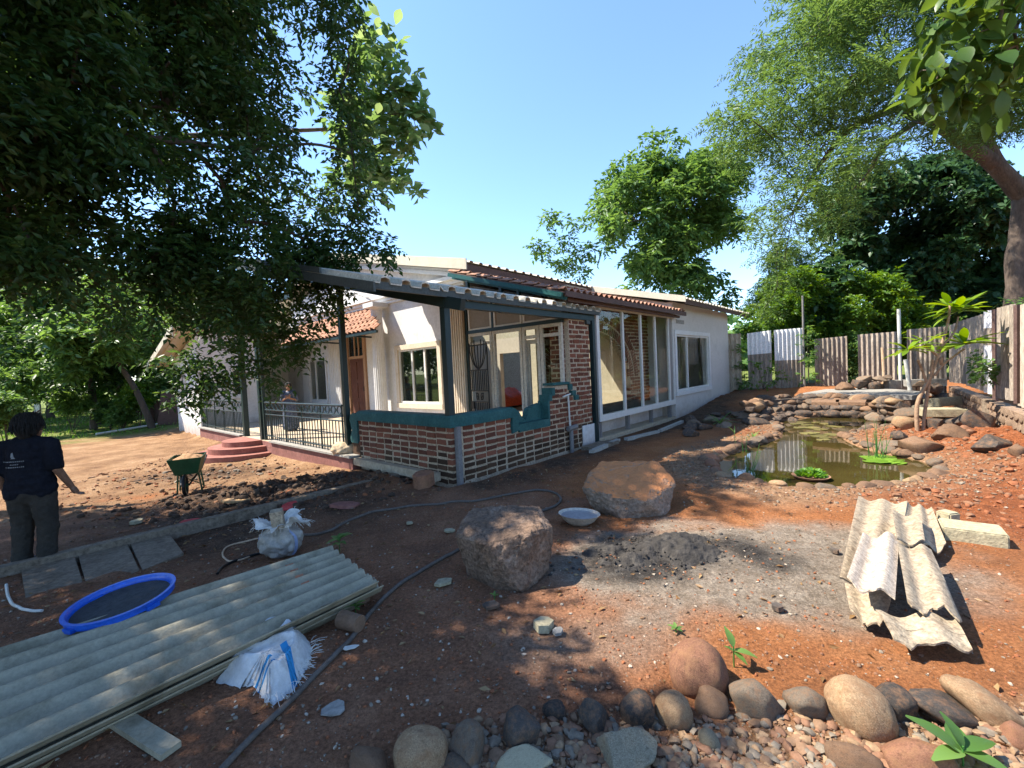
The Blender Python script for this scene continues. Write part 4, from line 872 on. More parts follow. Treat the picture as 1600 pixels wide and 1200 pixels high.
# ------------------------------------------------------------------ pond surround
def along(P,step):
    out=[]; n=len(P); acc=0
    for i in range(n):
        a=Vector((*P[i],0)); b=Vector((*P[(i+1)%n],0)); L=(b-a).length; t=acc
        while t<L: out.append((a.lerp(b,t/L),(b-a).normalized())); t+=step*rs.uniform(.75,1.3)
        acc=t-L
    return out
for p,d in along(POND,.235):
    near=p.y<6.3; left=p.x<4.6 and p.y<9; far=p.y>10.3
    if far and 7.2<p.x<9.6: continue
    r=rs.uniform(.055,.13)*(1.12 if not near else 1)
    if near: col=rs.choice(['tan','brown','grey','brown']); lab,gr={'tan':('tan rounded stone in the near rim of the pond','tan stones of the near pond rim'),'brown':('brown rounded stone in the near rim of the pond','brown stones of the near pond rim'),'grey':('grey rounded stone in the near rim of the pond','grey stones of the near pond rim')}[col]
    elif left: col=rs.choice(['tan','red','brown']); lab,gr={'tan':('tan stone in the pond rim on the house side','tan stones of the house-side pond rim'),'red':('reddish stone in the pond rim on the house side','reddish stones of the house-side pond rim'),'brown':('brown stone in the pond rim on the house side','brown stones of the house-side pond rim')}[col]
    elif far: col=rs.choice(['dark','brown']); lab,gr={'dark':('dark stone at the far waterline of the pond','dark stones at the far waterline'),'brown':('brown stone at the far waterline of the pond','brown stones at the far waterline')}[col]
    else: col=rs.choice(['grey','grey','dark','brown']); lab,gr={'grey':('grey flat stone in the pond rim on the frangipani side','grey stones of the frangipani-side rim'),'dark':('dark flat stone in the pond rim on the frangipani side','dark stones of the frangipani-side rim'),'brown':('brown flat stone in the pond rim on the frangipani side','brown stones of the frangipani-side rim')}[col]
    nrm=Vector((d.y,-d.x,0)); q=p+nrm*rs.uniform(.02,.14)*(1 if poly_sd(np.array([p.x+nrm.x*.05]),np.array([p.y+nrm.y*.05]),POND)[0]>0 else -1)
    stone(lab,Vector((q.x,q.y,WATER_Z+.06+rs.uniform(-.015,.02))),r*rs.uniform(1.0,1.5),r,r*rs.uniform(.55,.75),col,'cobble',(rs.uniform(-.15,.15),rs.uniform(-.15,.15),math.atan2(d.y,d.x)+rs.uniform(-.3,.3)),gr)
# dry-stacked ledge with the upper basin
m_rubwall_=M('rubble_fill',(.10,.06,.04),(.15,.095,.065),(.06,.04,.03),scale=6,rough=.95,bump=.8,bscale=14,grit=.5)
ledge=thing('rock_ledge','dry-stacked rock ledge holding the upper grey basin above the pond','rock wall',(0,0,0))
LP=[onz(1180,664,0),onz(1215,650,.0),onz(1260,648,0),onz(1310,648,0),onz(1355,650,0),onz(1398,657,0),onz(1430,662,0)]
def lp(t):
    t*=len(LP)-1; i=min(int(t),len(LP)-2); return LP[i].lerp(LP[i+1],t-i)
for lay,(z,n,r0) in enumerate(((.0,22,.20),(.17,24,.19),(.33,26,.18),(.45,26,.16))):
    for k in range(n):
        t=(k+.5+rs.uniform(-.2,.2))/n; 
        if lay==3 and rs.random()<.08: continue
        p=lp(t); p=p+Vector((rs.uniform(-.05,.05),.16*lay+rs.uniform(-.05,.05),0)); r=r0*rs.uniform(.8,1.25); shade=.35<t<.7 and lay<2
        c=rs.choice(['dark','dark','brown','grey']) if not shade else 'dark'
        if lay>=2 and rs.random()<.5: c=rs.choice(['tan','brown','grey'])
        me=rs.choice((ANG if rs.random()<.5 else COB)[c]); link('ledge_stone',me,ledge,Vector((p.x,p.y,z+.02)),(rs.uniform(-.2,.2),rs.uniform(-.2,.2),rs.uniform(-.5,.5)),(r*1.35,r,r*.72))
cap=MB(); P=[onz(x,y,.50) for x,y in ((1252,617.5),(1290,616),(1335,616.5),(1390,617),(1425,618),(1446,615),(1436,611),(1400,608),(1340,606.5),(1290,608),(1255,614))]
cap.prism([(p.x,p.y) for p in P],(0,0,-.12),lambda a,b:Vector((a,b,.50))); cap.obj('basin_slab',m_concg,ledge); cc=sum(P,Vector())/len(P); cap=MB(); cap.prism([(cc.x+(p.x-cc.x)*.97,cc.y+(p.y-cc.y)*.97) for p in P],(0,0,.6),lambda a,b:Vector((a,b,-.22))); cap.obj('basin_base',m_rubwall_,ledge)
mb=MB()
for a,b in ((1268,1310),(1306,1352)):
    P=[onz(a,632,.47),onz(b,633,.47),onz(b+2,628,.47),onz(a,628,.47)]; mb.prism([(p.x,p.y) for p in P],(0,0,.07),lambda x,y:Vector((x,y,.46)))
mb.obj('flat_spill_stone',m_st['brown'],ledge)
core=MB(); P=[lp(t)+Vector((0,.25,0)) for t in np.linspace(0.04,.98,9)]; core.prism([(p.x,p.y) for p in P]+[(p.x,p.y+.5) for p in reversed(P)],(0,0,.6),lambda a,b:Vector((a,b,-.15))); core.obj('rubble_core',m_st['dark'],ledge)
# rocks set round the back of the basin, in front of the fence sheets
for i,(x,y,w,h,c) in enumerate([(1322,604,36,18,'brown'),(1342,598,26,16,'dark'),(1364,602,26,18,'dark'),(1380,603,20,18,'tan'),(1352,590,24,12,'grey'),(1372,590,26,10,'grey'),(1400,609,26,12,'dark'),(1425,608,24,12,'dark'),(1440,598,24,12,'grey'),(1460,606,28,18,'dark'),(1468,620,22,16,'dark'),(1384,588,22,10,'grey'),(1408,610,18,10,'grey')]):
    d=14.3-.1*(i%3); p=AT(x,y,d if x<1430 else 13.2); s=d/FPX/2
    stone(('%s rock heaped behind the grey upper basin'%dict(brown='brown',dark='dark',tan='tan',grey='grey')[c]),p-Vector((0,0,.04)),w*s*1.1,w*s*.9,h*s*1.15,c,'angular',None,'%s rocks behind the upper basin'%c)
def block_at(label,name,px,py,d,w,dp,h,rz,mat,cat='concrete block',rx=0):
    p=AT(px,py,d); bm=bmesh.new(); bmesh.ops.create_cube(bm,size=1); bmesh.ops.scale(bm,vec=(w,dp,h),verts=bm.verts); bmesh.ops.bevel(bm,geom=bm.edges[:],offset=.012,segments=2,affect='EDGES')
    me=bpy.data.meshes.new(name); bm.to_mesh(me); bm.free(); me.materials.append(mat); o=link(name,me,None,p,(rx,0,rz)); return tag(o,label,cat)
block_at('grey hollow concrete block among rocks behind the basin','concrete_block',1405,602,14.0,.75,.3,.34,rad(-8),m_concg); block_at('long grey concrete block beside the short white post','concrete_block',1445,598,13.4,.95,.3,.22,rad(-20),m_concg)
block_at('pale concrete block behind the frangipani, nearer of two','concrete_block',1470,644,9.6,.72,.5,.17,rad(-25),m_concy); block_at('pale concrete block behind the frangipani, farther of two','concrete_block',1473,628,10.8,.75,.35,.22,rad(12),m_concy,rx=rad(-8))
# dark rubble in the shade at the house corner
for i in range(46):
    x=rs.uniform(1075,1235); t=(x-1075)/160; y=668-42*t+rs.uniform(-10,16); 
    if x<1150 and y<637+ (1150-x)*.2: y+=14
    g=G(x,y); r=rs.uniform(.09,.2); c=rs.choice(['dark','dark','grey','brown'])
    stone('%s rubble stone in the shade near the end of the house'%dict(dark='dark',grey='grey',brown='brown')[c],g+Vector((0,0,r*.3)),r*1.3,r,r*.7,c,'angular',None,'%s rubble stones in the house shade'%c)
# rocks around the frangipani
for i,(x,y,w,h,c,lab) in enumerate([(1450,688,66,36,'brown','broad dark brown rock at the foot of the frangipani'),(1490,676,52,32,'brown','brown rock next to the broad one at the frangipani foot'),(1530,652,66,50,'dark','squarish dark rock standing on the red soil slope'),(1555,682,58,34,'dark','low dark rock below the squarish rock on red soil'),(1598,700,30,26,'brown','brown rock at the right edge under the side wall'),(1420,660,44,24,'tan','tan rock left of the frangipani stems'),(1408,678,34,18,'dark','small dark rock at the waterside left of the frangipani'),(1463,660,30,26,'dark','dark rock right behind the frangipani stems'),(1500,660,46,22,'dark','dark flat rock between frangipani and squarish rock'),(1478,652,40,14,'tan','thin tan slab lying behind the frangipani'),(1440,640,34,18,'pale','pale rock on the slope behind the frangipani stems'),(1425,632,28,20,'dark','dark rock by the basin edge left of the frangipani'),(1510,668,22,14,'red','small red rock on the soil by the squarish rock'),(1520,676,18,10,'red','smallest red rock on the soil slope'),(1400,690,40,12,'grey','flat grey rock on the gravel spit in the pond')]):
    g=G(x,y+h*.35); d=g.y; s=d/FPX/2; stone(lab,g+Vector((0,w*s*.25,h*s*.45)),w*s*1.05,w*s*.8,h*s*1.1,c,'angular',(rs.uniform(-.15,.15),rs.uniform(-.15,.15),rs.uniform(-.4,.4)))
# ------------------------------------------------------------------ scattered gravel and clods (geometry, one mass each)
def scatter(name,label,pts,rr,mats,seed,sub=1,flat=.65,sink=.25):
    rnd=np.random.default_rng(seed); bm=bmesh.new(); bmesh.ops.create_icosphere(bm,subdivisions=sub,radius=1); bm.verts.ensure_lookup_table()
    bv=np.array([v.co for v in bm.verts]); bf=np.array([[v.index for v in f.verts] for f in bm.faces]); bm.free()
    n=len(pts); r=rr(n,rnd); 
    sc=np.stack([r*rnd.uniform(.8,1.5,n),r*rnd.uniform(.7,1.1,n),r*rnd.uniform(.5,.85,n)*flat/.65],1)
    V=bv[None]*(1+rnd.uniform(-.22,.22,(n,len(bv),1)))*sc[:,None,:]
    a=rnd.uniform(0,2*pi,n); b=rnd.uniform(-.5,.5,n); ca,sa,cb,sb=np.cos(a)[:,None],np.sin(a)[:,None],np.cos(b)[:,None],np.sin(b)[:,None]
    x,y,z=V[...,0],V[...,1],V[...,2]; y,z=y*cb-z*sb,y*sb+z*cb; x,y=x*ca-y*sa,x*sa+y*ca
    V=np.stack([x,y,z],-1)+pts[:,None,:]; V[...,2]+=(r*(.5-sink))[:,None]
    F=(bf[None]+(np.arange(n)*len(bv))[:,None,None]).reshape(-1,3); V=V.reshape(-1,3)
    me=bpy.data.meshes.new(name); me.vertices.add(len(V)); me.vertices.foreach_set('co',V.ravel().astype(np.float32)); me.loops.add(F.size); me.loops.foreach_set('vertex_index',F.ravel().astype(np.int32)); me.polygons.add(len(F)); me.polygons.foreach_set('loop_start',np.arange(0,F.size,3,dtype=np.int32)); me.update(calc_edges=True)
    for m in mats: me.materials.append(m)
    mi=np.repeat(rnd.integers(0,len(mats),n),len(bf)).astype(np.int32); me.polygons.foreach_set('material_index',mi); me.shade_smooth(); me.set_sharp_from_angle(angle=rad(50))
    o=link(name,me); tag(o,label,None,None,'stuff'); return o
def gpts(x,y): return np.stack([x,y,gz(x,y)],1)
m_peb=[M('pebble_%s'%k,a,b,scale=9,rough=.85,bump=.2) for k,a,b in (('brown',(.13,.075,.043),(.20,.12,.072)),('grey',(.12,.095,.07),(.18,.148,.112)),('ochre',(.19,.118,.066),(.26,.17,.10)),('rust',(.145,.075,.043),(.20,.105,.062)))]
m_clod=[M('soil_clod_%s'%k,a,b,scale=12,rough=.95,bump=.5) for k,a,b in (('red',(.19,.065,.028),(.26,.095,.042)),('brown',(.14,.065,.035),(.2,.1,.055)))]
m_chip=[M('pale_chip',(.28,.23,.175),(.36,.30,.235),scale=9,rough=.9,bump=.2),m_peb[1]]
rg=np.random.default_rng(5)
NG=6500; px=rg.uniform(690,1640,NG); py=1100+(rg.random(NG)**.7)*190; py=py+np.maximum(0,(900-px)*.12)
pts=np.array([onz(a,b,.0)[:] for a,b in zip(px,py)]); pts=gpts(pts[:,0],pts[:,1]); scatter('gravel','loose brown and grey gravel filling the gaps between the bottom row of stones',pts,lambda n,r:.005+.026*r.random(n)**3,m_peb,1)
x=rg.uniform(2.4,11,26000); y=rg.uniform(4.6,13,26000); sd=poly_sd(x,y,POND); k=(sd>.05)&(sd<.95+.3*vnoise(x*2,y*2,3))&(rg.random(26000)<np.clip(1.2-sd,0,1)); pts=gpts(x[k],y[k])[:5200]; scatter('pond_gravel','fine tan gravel spread round the pond rim',pts,lambda n,r:.006+.020*r.random(n)**2.5,m_peb,2,sub=1)
x=rg.uniform(3.6,11,9000); y=rg.uniform(1.8,11,9000); m=ground_masks(x,y)[5]; sd=poly_sd(x,y,POND); k=(m>.5)&(sd>.4)&(y>x*.35); pts=gpts(x[k],y[k])[:4200]; scatter('soil_clods','freshly dug red soil clods on the slope below the side fence',pts,lambda n,r:.007+.045*r.random(n)**4.5,m_clod,3)
d=rg.random(22000)**1.7*7+1.2; a=rg.uniform(-.95,1.0,22000); x=d*np.sin(a); y=d*np.cos(a); k=poly_sd(x,y,POND)>.1; pts=gpts(x[k],y[k]); scatter('ground_litter','small clods and stone grit strewn over the trodden soil',pts,lambda n,r:.0018+.012*r.random(n)**4,m_clod*2+m_peb[:2]+[m_chip[0]],4)
x=rg.normal(-4.1,1.3,800); y=rg.normal(7.0,.55,800); k=(y<8.6); m_mud=[M('mud_clod',(.035,.022,.015),(.07,.045,.03),scale=10,rough=.95,bump=.5)]; scatter('mud_clods','dark wet mud clods dug up before the red steps',gpts(x[k],y[k]),lambda n,r:.008+.05*r.random(n)**3.5,m_mud,6,2,.8,.35)
x=rg.normal(-6.8,1.2,260); y=rg.normal(9.3,.4,260); scatter('rubble_bits','broken rubble bits along the path before the left end of the house',gpts(x,y),lambda n,r:.01+.05*r.random(n)**3,m_mud+m_peb[:2],7)
# mixed mortar heap on the dried cement; its dark colour is partly painted tree shadow
m_mort=M('shadowed_wet_mortar',(.022,.020,.018),(.036,.032,.029),(.075,.067,.058),scale=9,rough=.9,bump=.7,bscale=30,bdist=.03)
def mort(s,t):
    x=1.2+(s-.5)*1.35; y=3.84+(t-.5)*.78; d=math.hypot((s-.5)*2,(t-.5)*2); n=float(fbm(x*4.1,y*4.1,91,4)); n2=float(fbm(x*13,y*13,93,3)); k=max(0,1-d*d)
    return (x,y,float(gz(x,y))+(.062*k**.7*(1+2.6*n)+.045*n2*min(1,k*4))-.024)
mb=MB(); mb.grid(mort,90,60); o=mb.obj('mortar_heap',m_mort,smooth=179); tag(o,'dark wet mortar heap on the dried grey cement patch','mortar heap'); n_=600; x=rg.normal(1.2,.42,n_); y=rg.normal(3.82,.24,n_); pts=gpts(x,y); sdm=np.hypot((x-1.2)/.67,(y-3.84)/.39); pts[:,2]+=np.maximum(0,.045*(1-sdm**2)); scatter('mortar_crumbs','dark mortar crumbs strewn over and round the mortar heap',pts,lambda n,r:.003+.015*r.random(n)**3,[m_mort],12)
x=rg.uniform(-9.5,-1.5,5200); y=rg.uniform(6.2,14,5200); kk=(x-HC.x)*HU.x+(y-HC.y)*HU.y<-.2; scatter('path_grit','small clods and grit scattered over the sandy ground on the left',gpts(x[kk],y[kk]),lambda n,r:.005+.04*r.random(n)**5,m_clod+m_peb[:1]+[m_clod[1]],13)
# small loose bits on the ground, each its own thing
def chip(label,px,py,w,h,mat,name='concrete_chip',cat='rubble piece',th=.02,rz=0,tilt=.1,n=6):
    g=G(px,py); d=g.y; s=d/FPX; rr=random.Random(px); P=[]
    for k in range(n):
        a=2*pi*k/n+rr.uniform(-.25,.25); P.append((w*s/2*math.cos(a)*rr.uniform(.8,1.1),h*s*1.3*math.sin(a)*rr.uniform(.8,1.1)))
    mb=MB(); mb.prism(P,(0,0,th)); o=mb.obj(name,mat,None,g+Vector((0,0,.012)),(rr.uniform(-tilt,tilt),rr.uniform(-tilt,tilt),rz)); return tag(o,label,cat)
chip('pale flat chip lying below the large brown boulder',692,914,34,9,m_concy,rz=.5); chip('pale angular stone chip in the shaded soil',850,985,34,14,m_concy,th=.05); chip('small grey-green shard beside the pale angular chip',872,992,22,6,m_concg,rz=1.0,name='shard')
chip('flat grey scrap pressed into the soil near the hose',522,1112,42,14,m_concg,th=.008,tilt=.02,name='paper_scrap',cat='scrap',n=8); chip('small white paper scrap by the hose end',548,1015,26,5,m_pvc,th=.005,name='paper_scrap',cat='scrap',rz=.4); chip('small black stone on the dried cement by the sheets',1304,865,12,7,m_st['dark'],th=.03,name='stone',cat='stone')
chip('dark flat stone scrap in the shade under the boulder',768,950,30,8,m_st['dark'],th=.02,name='stone',cat='stone'); chip('reddish tile shard beside the kerb',540,793,44,12,m_pink,th=.04,rz=.5,tilt=.4,name='tile_shard'); chip('reddish stone wedged at the foot of the brick porch corner',663,760,34,14,m_st['red'],th=.2,tilt=.25,name='stone',cat='stone',n=7)
chip('pale chip on the soil behind the big boulder',702,832,18,6,m_concy,th=.02); chip('tiny pale chip near the coiled hose',640,820,12,5,m_concy,th=.02); chip('small grey stone left of the pale chip',1215,955,16,8,m_st['dark'],th=.03,name='stone',cat='stone')
chip('crumpled red rag on the kerb',300,818,34,8,M('red_rag',(.35,.03,.03),(.45,.05,.05),rough=.9),name='rag',cat='rag',th=.03,n=9); chip('second red rag hanging at the kerb side by the white sack',452,795,20,14,bpy.data.materials['red_rag'],name='rag',cat='rag',th=.04,n=8)
chip('flat round tan pan lying on the dark mud',368,785,48,6,M('tan_pan',(.3,.18,.08),(.38,.24,.12),rough=.7),name='pan',cat='pan',th=.03,n=14,tilt=.05); chip('flat white stone on the mud by the man',215,818,16,8,m_concy,th=.04)
# ------------------------------------------------------------------ kerb and slabs
mb=MB(); K0,K1=G(-60,912),G(655,742); mb.beam(K0+Vector((0,0,-.01)),K1+Vector((0,0,.03)),.12,.17); o=mb.obj('kerb_beam',m_conc); tag(o,'long rough concrete kerb beam running to the brick porch wall','kerb')
lab=['concrete paving slab nearest the left edge beside the kerb','middle concrete paving slab beside the kerb','concrete paving slab nearest the white sack beside the kerb']
for k,q in enumerate(([(34,898),(116,876),(134,922),(42,944)],[(122,874),(198,856),(218,892),(138,921)],[(203,855),(262,839),(287,868),(223,891)])):
    P=[G(x,y) for x,y in q]; z=min(p.z for p in P); mb=MB(); mb.prism([(p.x,p.y) for p in P],(0,0,.07),lambda a,b:Vector((a,b,z+.005))); o=mb.obj('paving_slab',m_conc); tag(o,lab[k],'slab')
# ------------------------------------------------------------------ sheets
m_asb=M('mossy_cement_sheet',(.225,.20,.14),(.30,.27,.195),(.13,.112,.072),grit=.18,gscale=55,scale=3,rough=.92,bump=.18,bscale=70,pos=(.3,.5,.72)); m_asbo=M('old_cement_sheet',(.225,.165,.11),(.335,.27,.19),(.14,.09,.055),grit=.5,scale=6.5,rough=.92,bump=.4,bscale=40,pos=(.28,.52,.75))
m_asbr=M('weathered_brown_sheet',(.22,.178,.145),(.30,.25,.205),(.41,.36,.30),grit=.5,scale=3,rough=.92,bump=.3,bscale=40,stretch=(2,2,.5)); m_asbg=M('weathered_tan_sheet',(.36,.295,.23),(.45,.375,.30),(.27,.21,.16),grit=.5,scale=3,rough=.92,bump=.3,bscale=40,stretch=(3,3,.4)); m_wpaint=M('white_paint',(.66,.65,.66),(.72,.71,.72),scale=4,rough=.7,bump=.1)
m_redmark=M('red_chalk_mark',(.42,.13,.07),(.36,.17,.10),scale=20,rough=.95)
def corr_quad(P00,P10,P11,P01,waves,amp,th,nu=None,nv=14,sag=0.,jag=0.,seed=0,up=Vector((0,0,1))):
    """corrugated sheet on a quad: first index runs across the waves, second along them"""
    P00,P10,P11,P01=[Vector(p) for p in (P00,P10,P11,P01)]; nu=nu or int(waves*10)
    mb=MB()
    def fn(s,t):
        tt=t
        if jag: tt=t*(1-jag*(.5+float(fbm(s*5+seed,seed*1.3,seed,3)))) if t>.5 else t
        p=(P00.lerp(P10,s)).lerp(P01.lerp(P11,s),tt); return p+up*(amp*math.cos(2*pi*waves*s)-sag*math.sin(pi*tt)+ (.012*float(fbm(s*3+seed,t*3,seed+5)) if jag else 0))
    mb.grid(fn,nu,nv,thick=up*th); return mb
t=thing('sheet_stack','mossy green-grey corrugated cement sheets stacked on the shaded ground','sheet stack',(0,0,0))
Z=.20; c=[onz(592,908,Z),onz(515,849,Z),onz(0,983,Z),onz(0,1186,Z)]
dA=(c[3]-c[0]).normalized(); dB=(c[2]-c[1]).normalized(); dd=(dA+dB).normalized(); wv=(c[1]-c[0]); n_=(wv-dd*wv.dot(dd)).normalized()
Rm=c[0]+wv*.0; Wd=wv.dot(n_); sk=wv.dot(dd)
for k in range(3):
    off=dd*(.05*k*(-1)**k)+n_*(.03*k); z=Z-.0-.06*k; P00=Rm+off; P10=Rm+wv+off; P01=P00+(dA*.9+dB*.1).normalized()*3.1; P11=P10+(dA*.28+dB*(.72+.10*k)).normalized()*3.1
    for p in (P00,P10,P01,P11): p.z=z-.03
    for p in (P01,P11): p.z-=.05
    mb=corr_quad(P00,P10,P11,P01,7.5,.033,.010,nu=90,nv=6); mb.obj('corrugated_sheet',m_asb,t,smooth=40)
q=Rm+dd*.35
for k in range(7):
    p=Rm+wv*((k+.55)/7.5)+dd*.34; p.z=Z+.000; mb=MB(); mb.grid(lambda a,b:(p.x+dd.x*.06*a+n_.x*.05*(b-.5),p.y+dd.y*.06*a+n_.y*.05*(b-.5),0.003+Z-.03+.026*math.cos(2*pi*7.5*((k+.55)/7.5+ (b-.5)*.05/Wd))),2,4); mb.obj('red_mark',m_redmark,t)
g=G(225,1148); mb=MB(); mb.beam(G(172,1122,.03),G(268,1180,.02),.085,.03); o=mb.obj('wood_plank',m_asb); tag(o,'short weathered plank sticking out from under the sheet stack','plank')
m_log=M('cut_log',(.12,.07,.04),(.18,.11,.07),scale=8,rough=.9,bump=.4); p=G(560,985); mb=MB(); mb.tube([p+Vector((-.13,.05,.055)),p+Vector((.02,-.02,.055))],[.06,.055],12); o=mb.obj('log',m_log,smooth=40); tag(o,'short cut log at the corner of the sheet stack','log')
o=link('timber_batten',None) if False else None
mb=MB(); mb.beam(G(575,938,.045),G(330,1062,.03),.06,.07); o=mb.obj('timber_batten',m_log); tag(o,'brown timber batten along the lower edge of the sheet stack','batten')
# broken sheets on the right
def bs(label,q,waves,zs,amp=.021,jag=.0,seed=1,mat=None,sag=0.,th=.012,nv=16):
    P=[onz(x,y,z)+Vector((0,0,0)) for (x,y),z in zip(q,zs)]; g=[float(gz(p.x,p.y)) for p in P]
    mb=corr_quad(P[0],P[1],P[2],P[3],waves,amp,th,nv=nv,jag=jag,seed=seed,sag=sag); o=mb.obj('broken_sheet',mat or m_asbo,smooth=50); return tag(o,label,'roof sheet','broken corrugated sheets piled on the red soil')
bs('cracked pale underside fragment at the near end of the pile',[(1320,915),(1395,925),(1372,985),(1332,965)],1.2,(.10,.12,.06,.05),jag=.25,seed=6,sag=.03)
bs('longest pale corrugated sheet at the bottom of the broken pile',[(1341,778),(1418,786),(1398,905),(1312,906)],2.0,(.14,.14,.12,.12),amp=.021,seed=2)
bs('whitish corrugated sheet on the far side of the broken pile',[(1416,786),(1456,794),(1482,862),(1402,860)],1.9,(.14,.12,.10,.13),amp=.021,seed=3,jag=.1)
bs('grey-brown sheet piece with one bold ridge on top of the pile',[(1348,836),(1405,836),(1398,938),(1322,912)],1.45,(.24,.24,.22,.22),amp=.026,seed=4,jag=.06,mat=m_asbg)
bs('torn tan sheet piece with wrinkled lower end on the pile',[(1402,852),(1455,855),(1508,975),(1420,955)],1.4,(.22,.2,.16,.2),amp=.023,seed=5,jag=.22)
bs('ragged tan sheet lying nearest the camera in the pile',[(1368,958),(1492,962),(1526,1024),(1402,1012)],1.6,(.14,.13,.07,.08),amp=.021,seed=8,jag=.3,sag=-.02)
bs('small buff sheet piece lying over the whitish sheet',[(1394,800),(1438,806),(1446,850),(1402,850)],1.1,(.235,.21,.19,.225),amp=.021,seed=9,jag=.1)
p=G(1518,845); o=block_at('loose concrete block with sunlit top beside the broken sheets','concrete_block',1518,834,p.y+.05,.40,.30,.14,rad(-38),m_concy); o=block_at('small concrete cube behind the loose concrete block','concrete_block',1481,806,G(1481,814).y,.13,.13,.09,rad(10),m_concy)
# ------------------------------------------------------------------ fences
def two_tone(mb,name,matA,matB,parent,zs=None,band=None,smooth=40):
    me=mb.mesh(name,matA,smooth); me.materials.append(matB)
    if zs is not None or band:
        for p in me.polygons:
            z=p.center.z
            if (zs is not None and z>zs) or (band and not(band[0]<z<band[1])): p.material_index=1
    return link(name,me,parent)
fence=thing('back_fence','gappy back fence of upright corrugated cement sheets, some half painted white','fence',(11.5,16,0))
def panel(parent,inv,x0,x1,yt0,yt1,yb,d0,d1,waves,mat,lab=None,zs=None,band=None,amp=.026,name='fence_sheet',extra=.25):
    a,b=AT(x0,yt0,d0),AT(x1,yt1,d1); ab,bb=AT(x0,yb,d0),AT(x1,yb,d1); za=ab.z-extra; zb=bb.z-extra
    dr=Vector((b.x-a.x,b.y-a.y,0)).normalized(); nn=Vector((dr.y,-dr.x,0)); mb=MB(); nvs=24
    def fn(s,t):
        p0=a.lerp(b,s); z=p0.z*(1-t)+(za*(1-s)+zb*s)*t; return Vector((p0.x,p0.y,z))+nn*amp*math.cos(2*pi*waves*s)-inv
    mb.grid(fn,int(waves*8),nvs,thick=nn*.01); zsw=None if zs is None else AT((x0+x1)/2,zs,(d0+d1)/2).z
    bw=None if not band else sorted(AT((x0+x1)/2,y,(d0+d1)/2).z for y in band)
    o=two_tone(mb,name,mat,m_wpaint,parent,zsw,bw)
    if lab: o['label']=lab
    return o
iv=Vector((11.5,16,0))
panel(fence,iv,1128,1157,522,521,611,17.6,17.4,4,m_asbg); panel(fence,iv,1167,1205,521,516,612,17.4,17.2,5.5,m_asbr,'brown sheet with its upper half painted white',zs=553); panel(fence,iv,1209,1256,516,512,610,17.2,17.0,7,m_asbr,'tall sheet with white-painted upper half',zs=563)
panel(fence,iv,1272,1323,530,525,609,16.8,16.4,7,m_asbr); panel(fence,iv,1340,1401,523,518,600,15.6,15.0,7.5,m_asbr); panel(fence,iv,1417,1478,515,510,606,14.0,13.3,8,m_asbr,'darkest brown sheet next to the short white post')
FA,FB=Vector((12.9,12.7,0)),Vector((8.7,7.5,0)); FD=(FB-FA).normalized(); FN=Vector((-FD.y,FD.x,0))
def on_fence(px,py,off=0.):
    d=Vector(ray(px,py)); o=Vector((0,0,CAMH)); q=FA+FN*off; t=(q-o).dot(FN)/d.dot(FN); return o+d*t
sf=thing('side_fence','weathered side fence of brown, tan and white-banded sheets above a low wall','fence',FA)
def panel2(x0,x1,yt0,yt1,yb0,yb1,waves,mat,lab=None,band=None,amp=.02,off=0.):
    a,b=on_fence(x0,yt0,off),on_fence(x1,yt1,off); ab,bb=on_fence(x0,yb0,off),on_fence(x1,yb1,off); mb=MB()
    def fn(s,t): return (a.lerp(b,s)).lerp(ab.lerp(bb,s),t)+FN*amp*math.cos(2*pi*waves*s)-FA
    mb.grid(fn,max(6,int(waves*8)),24,thick=FN*.012); bw=None if not band else sorted(on_fence((x0+x1)/2,y).z for y in band)
    o=two_tone(mb,'fence_sheet',mat,m_wpaint,sf,None,bw)
    if lab: o['label']=lab
Xc=lambda v:1380+v/5.4545; Yc=lambda v:460+v/5.4545
panel2(Xc(560),Xc(632),Yc(268),Yc(240),Yc(745),Yc(755),2,m_asbg); panel2(Xc(628),Xc(708),Yc(235),Yc(212),Yc(752),Yc(765),2,m_asbr,off=.03); panel2(Xc(706),Xc(784),Yc(212),Yc(190),Yc(770),Yc(800),2,m_asbg); panel2(Xc(782),Xc(858),Yc(190),Yc(165),Yc(795),Yc(825),2,m_asbg,off=.03)
panel2(Xc(858),Xc(948),Yc(145),Yc(130),Yc(830),Yc(858),2.5,m_asbr,'white-painted sheet with a bare grey band',band=(Yc(280),Yc(425))); panel2(Xc(972),Xc(1118),Yc(118),Yc(80),Yc(880),Yc(908),4,m_asbr,'widest bare grey-brown sheet'); panel2(Xc(1156),Xc(1290),Yc(95),Yc(60),Yc(940),Yc(1010),4,m_asbg,'pale sheet with grey foot at the picture edge'); panel2(Xc(1300),Xc(1600),Yc(60),Yc(-40),Yc(1010),Yc(1200),6,m_asbr)
mb=MB(); a,b=on_fence(Xc(950),Yc(128)),on_fence(Xc(955),Yc(880)); mb.beam(a-FA,b-FA+Vector((0,0,-.4)),.06,.06,(1,0,0)); mb.obj('fence_post',m_darkwood,sf); mb=MB(); a,b=on_fence(Xc(1138),Yc(90),-.15),on_fence(Xc(1138),Yc(930),-.15); mb.beam(a-FA,b-FA,.05,.05,(1,0,0)); mb.obj('fence_post',m_darkwood,sf)
m_rubwall=M('rough_masonry',(.20,.13,.085),(.28,.195,.135),(.13,.08,.05),grit=.5,scale=6,rough=.95,bump=.8,bscale=14,bdist=.04)
bw=thing('boundary_wall','low rough stone boundary wall under the side fence','wall',FA)
E_=FB+FD*2.5; rwl=random.Random(4); mb=MB(); mb.beam(Vector((0,0,.2))+FN*.0,E_-FA+Vector((0,0,.2)),.20,.78); mb.obj('wall_core',m_rubwall,bw)
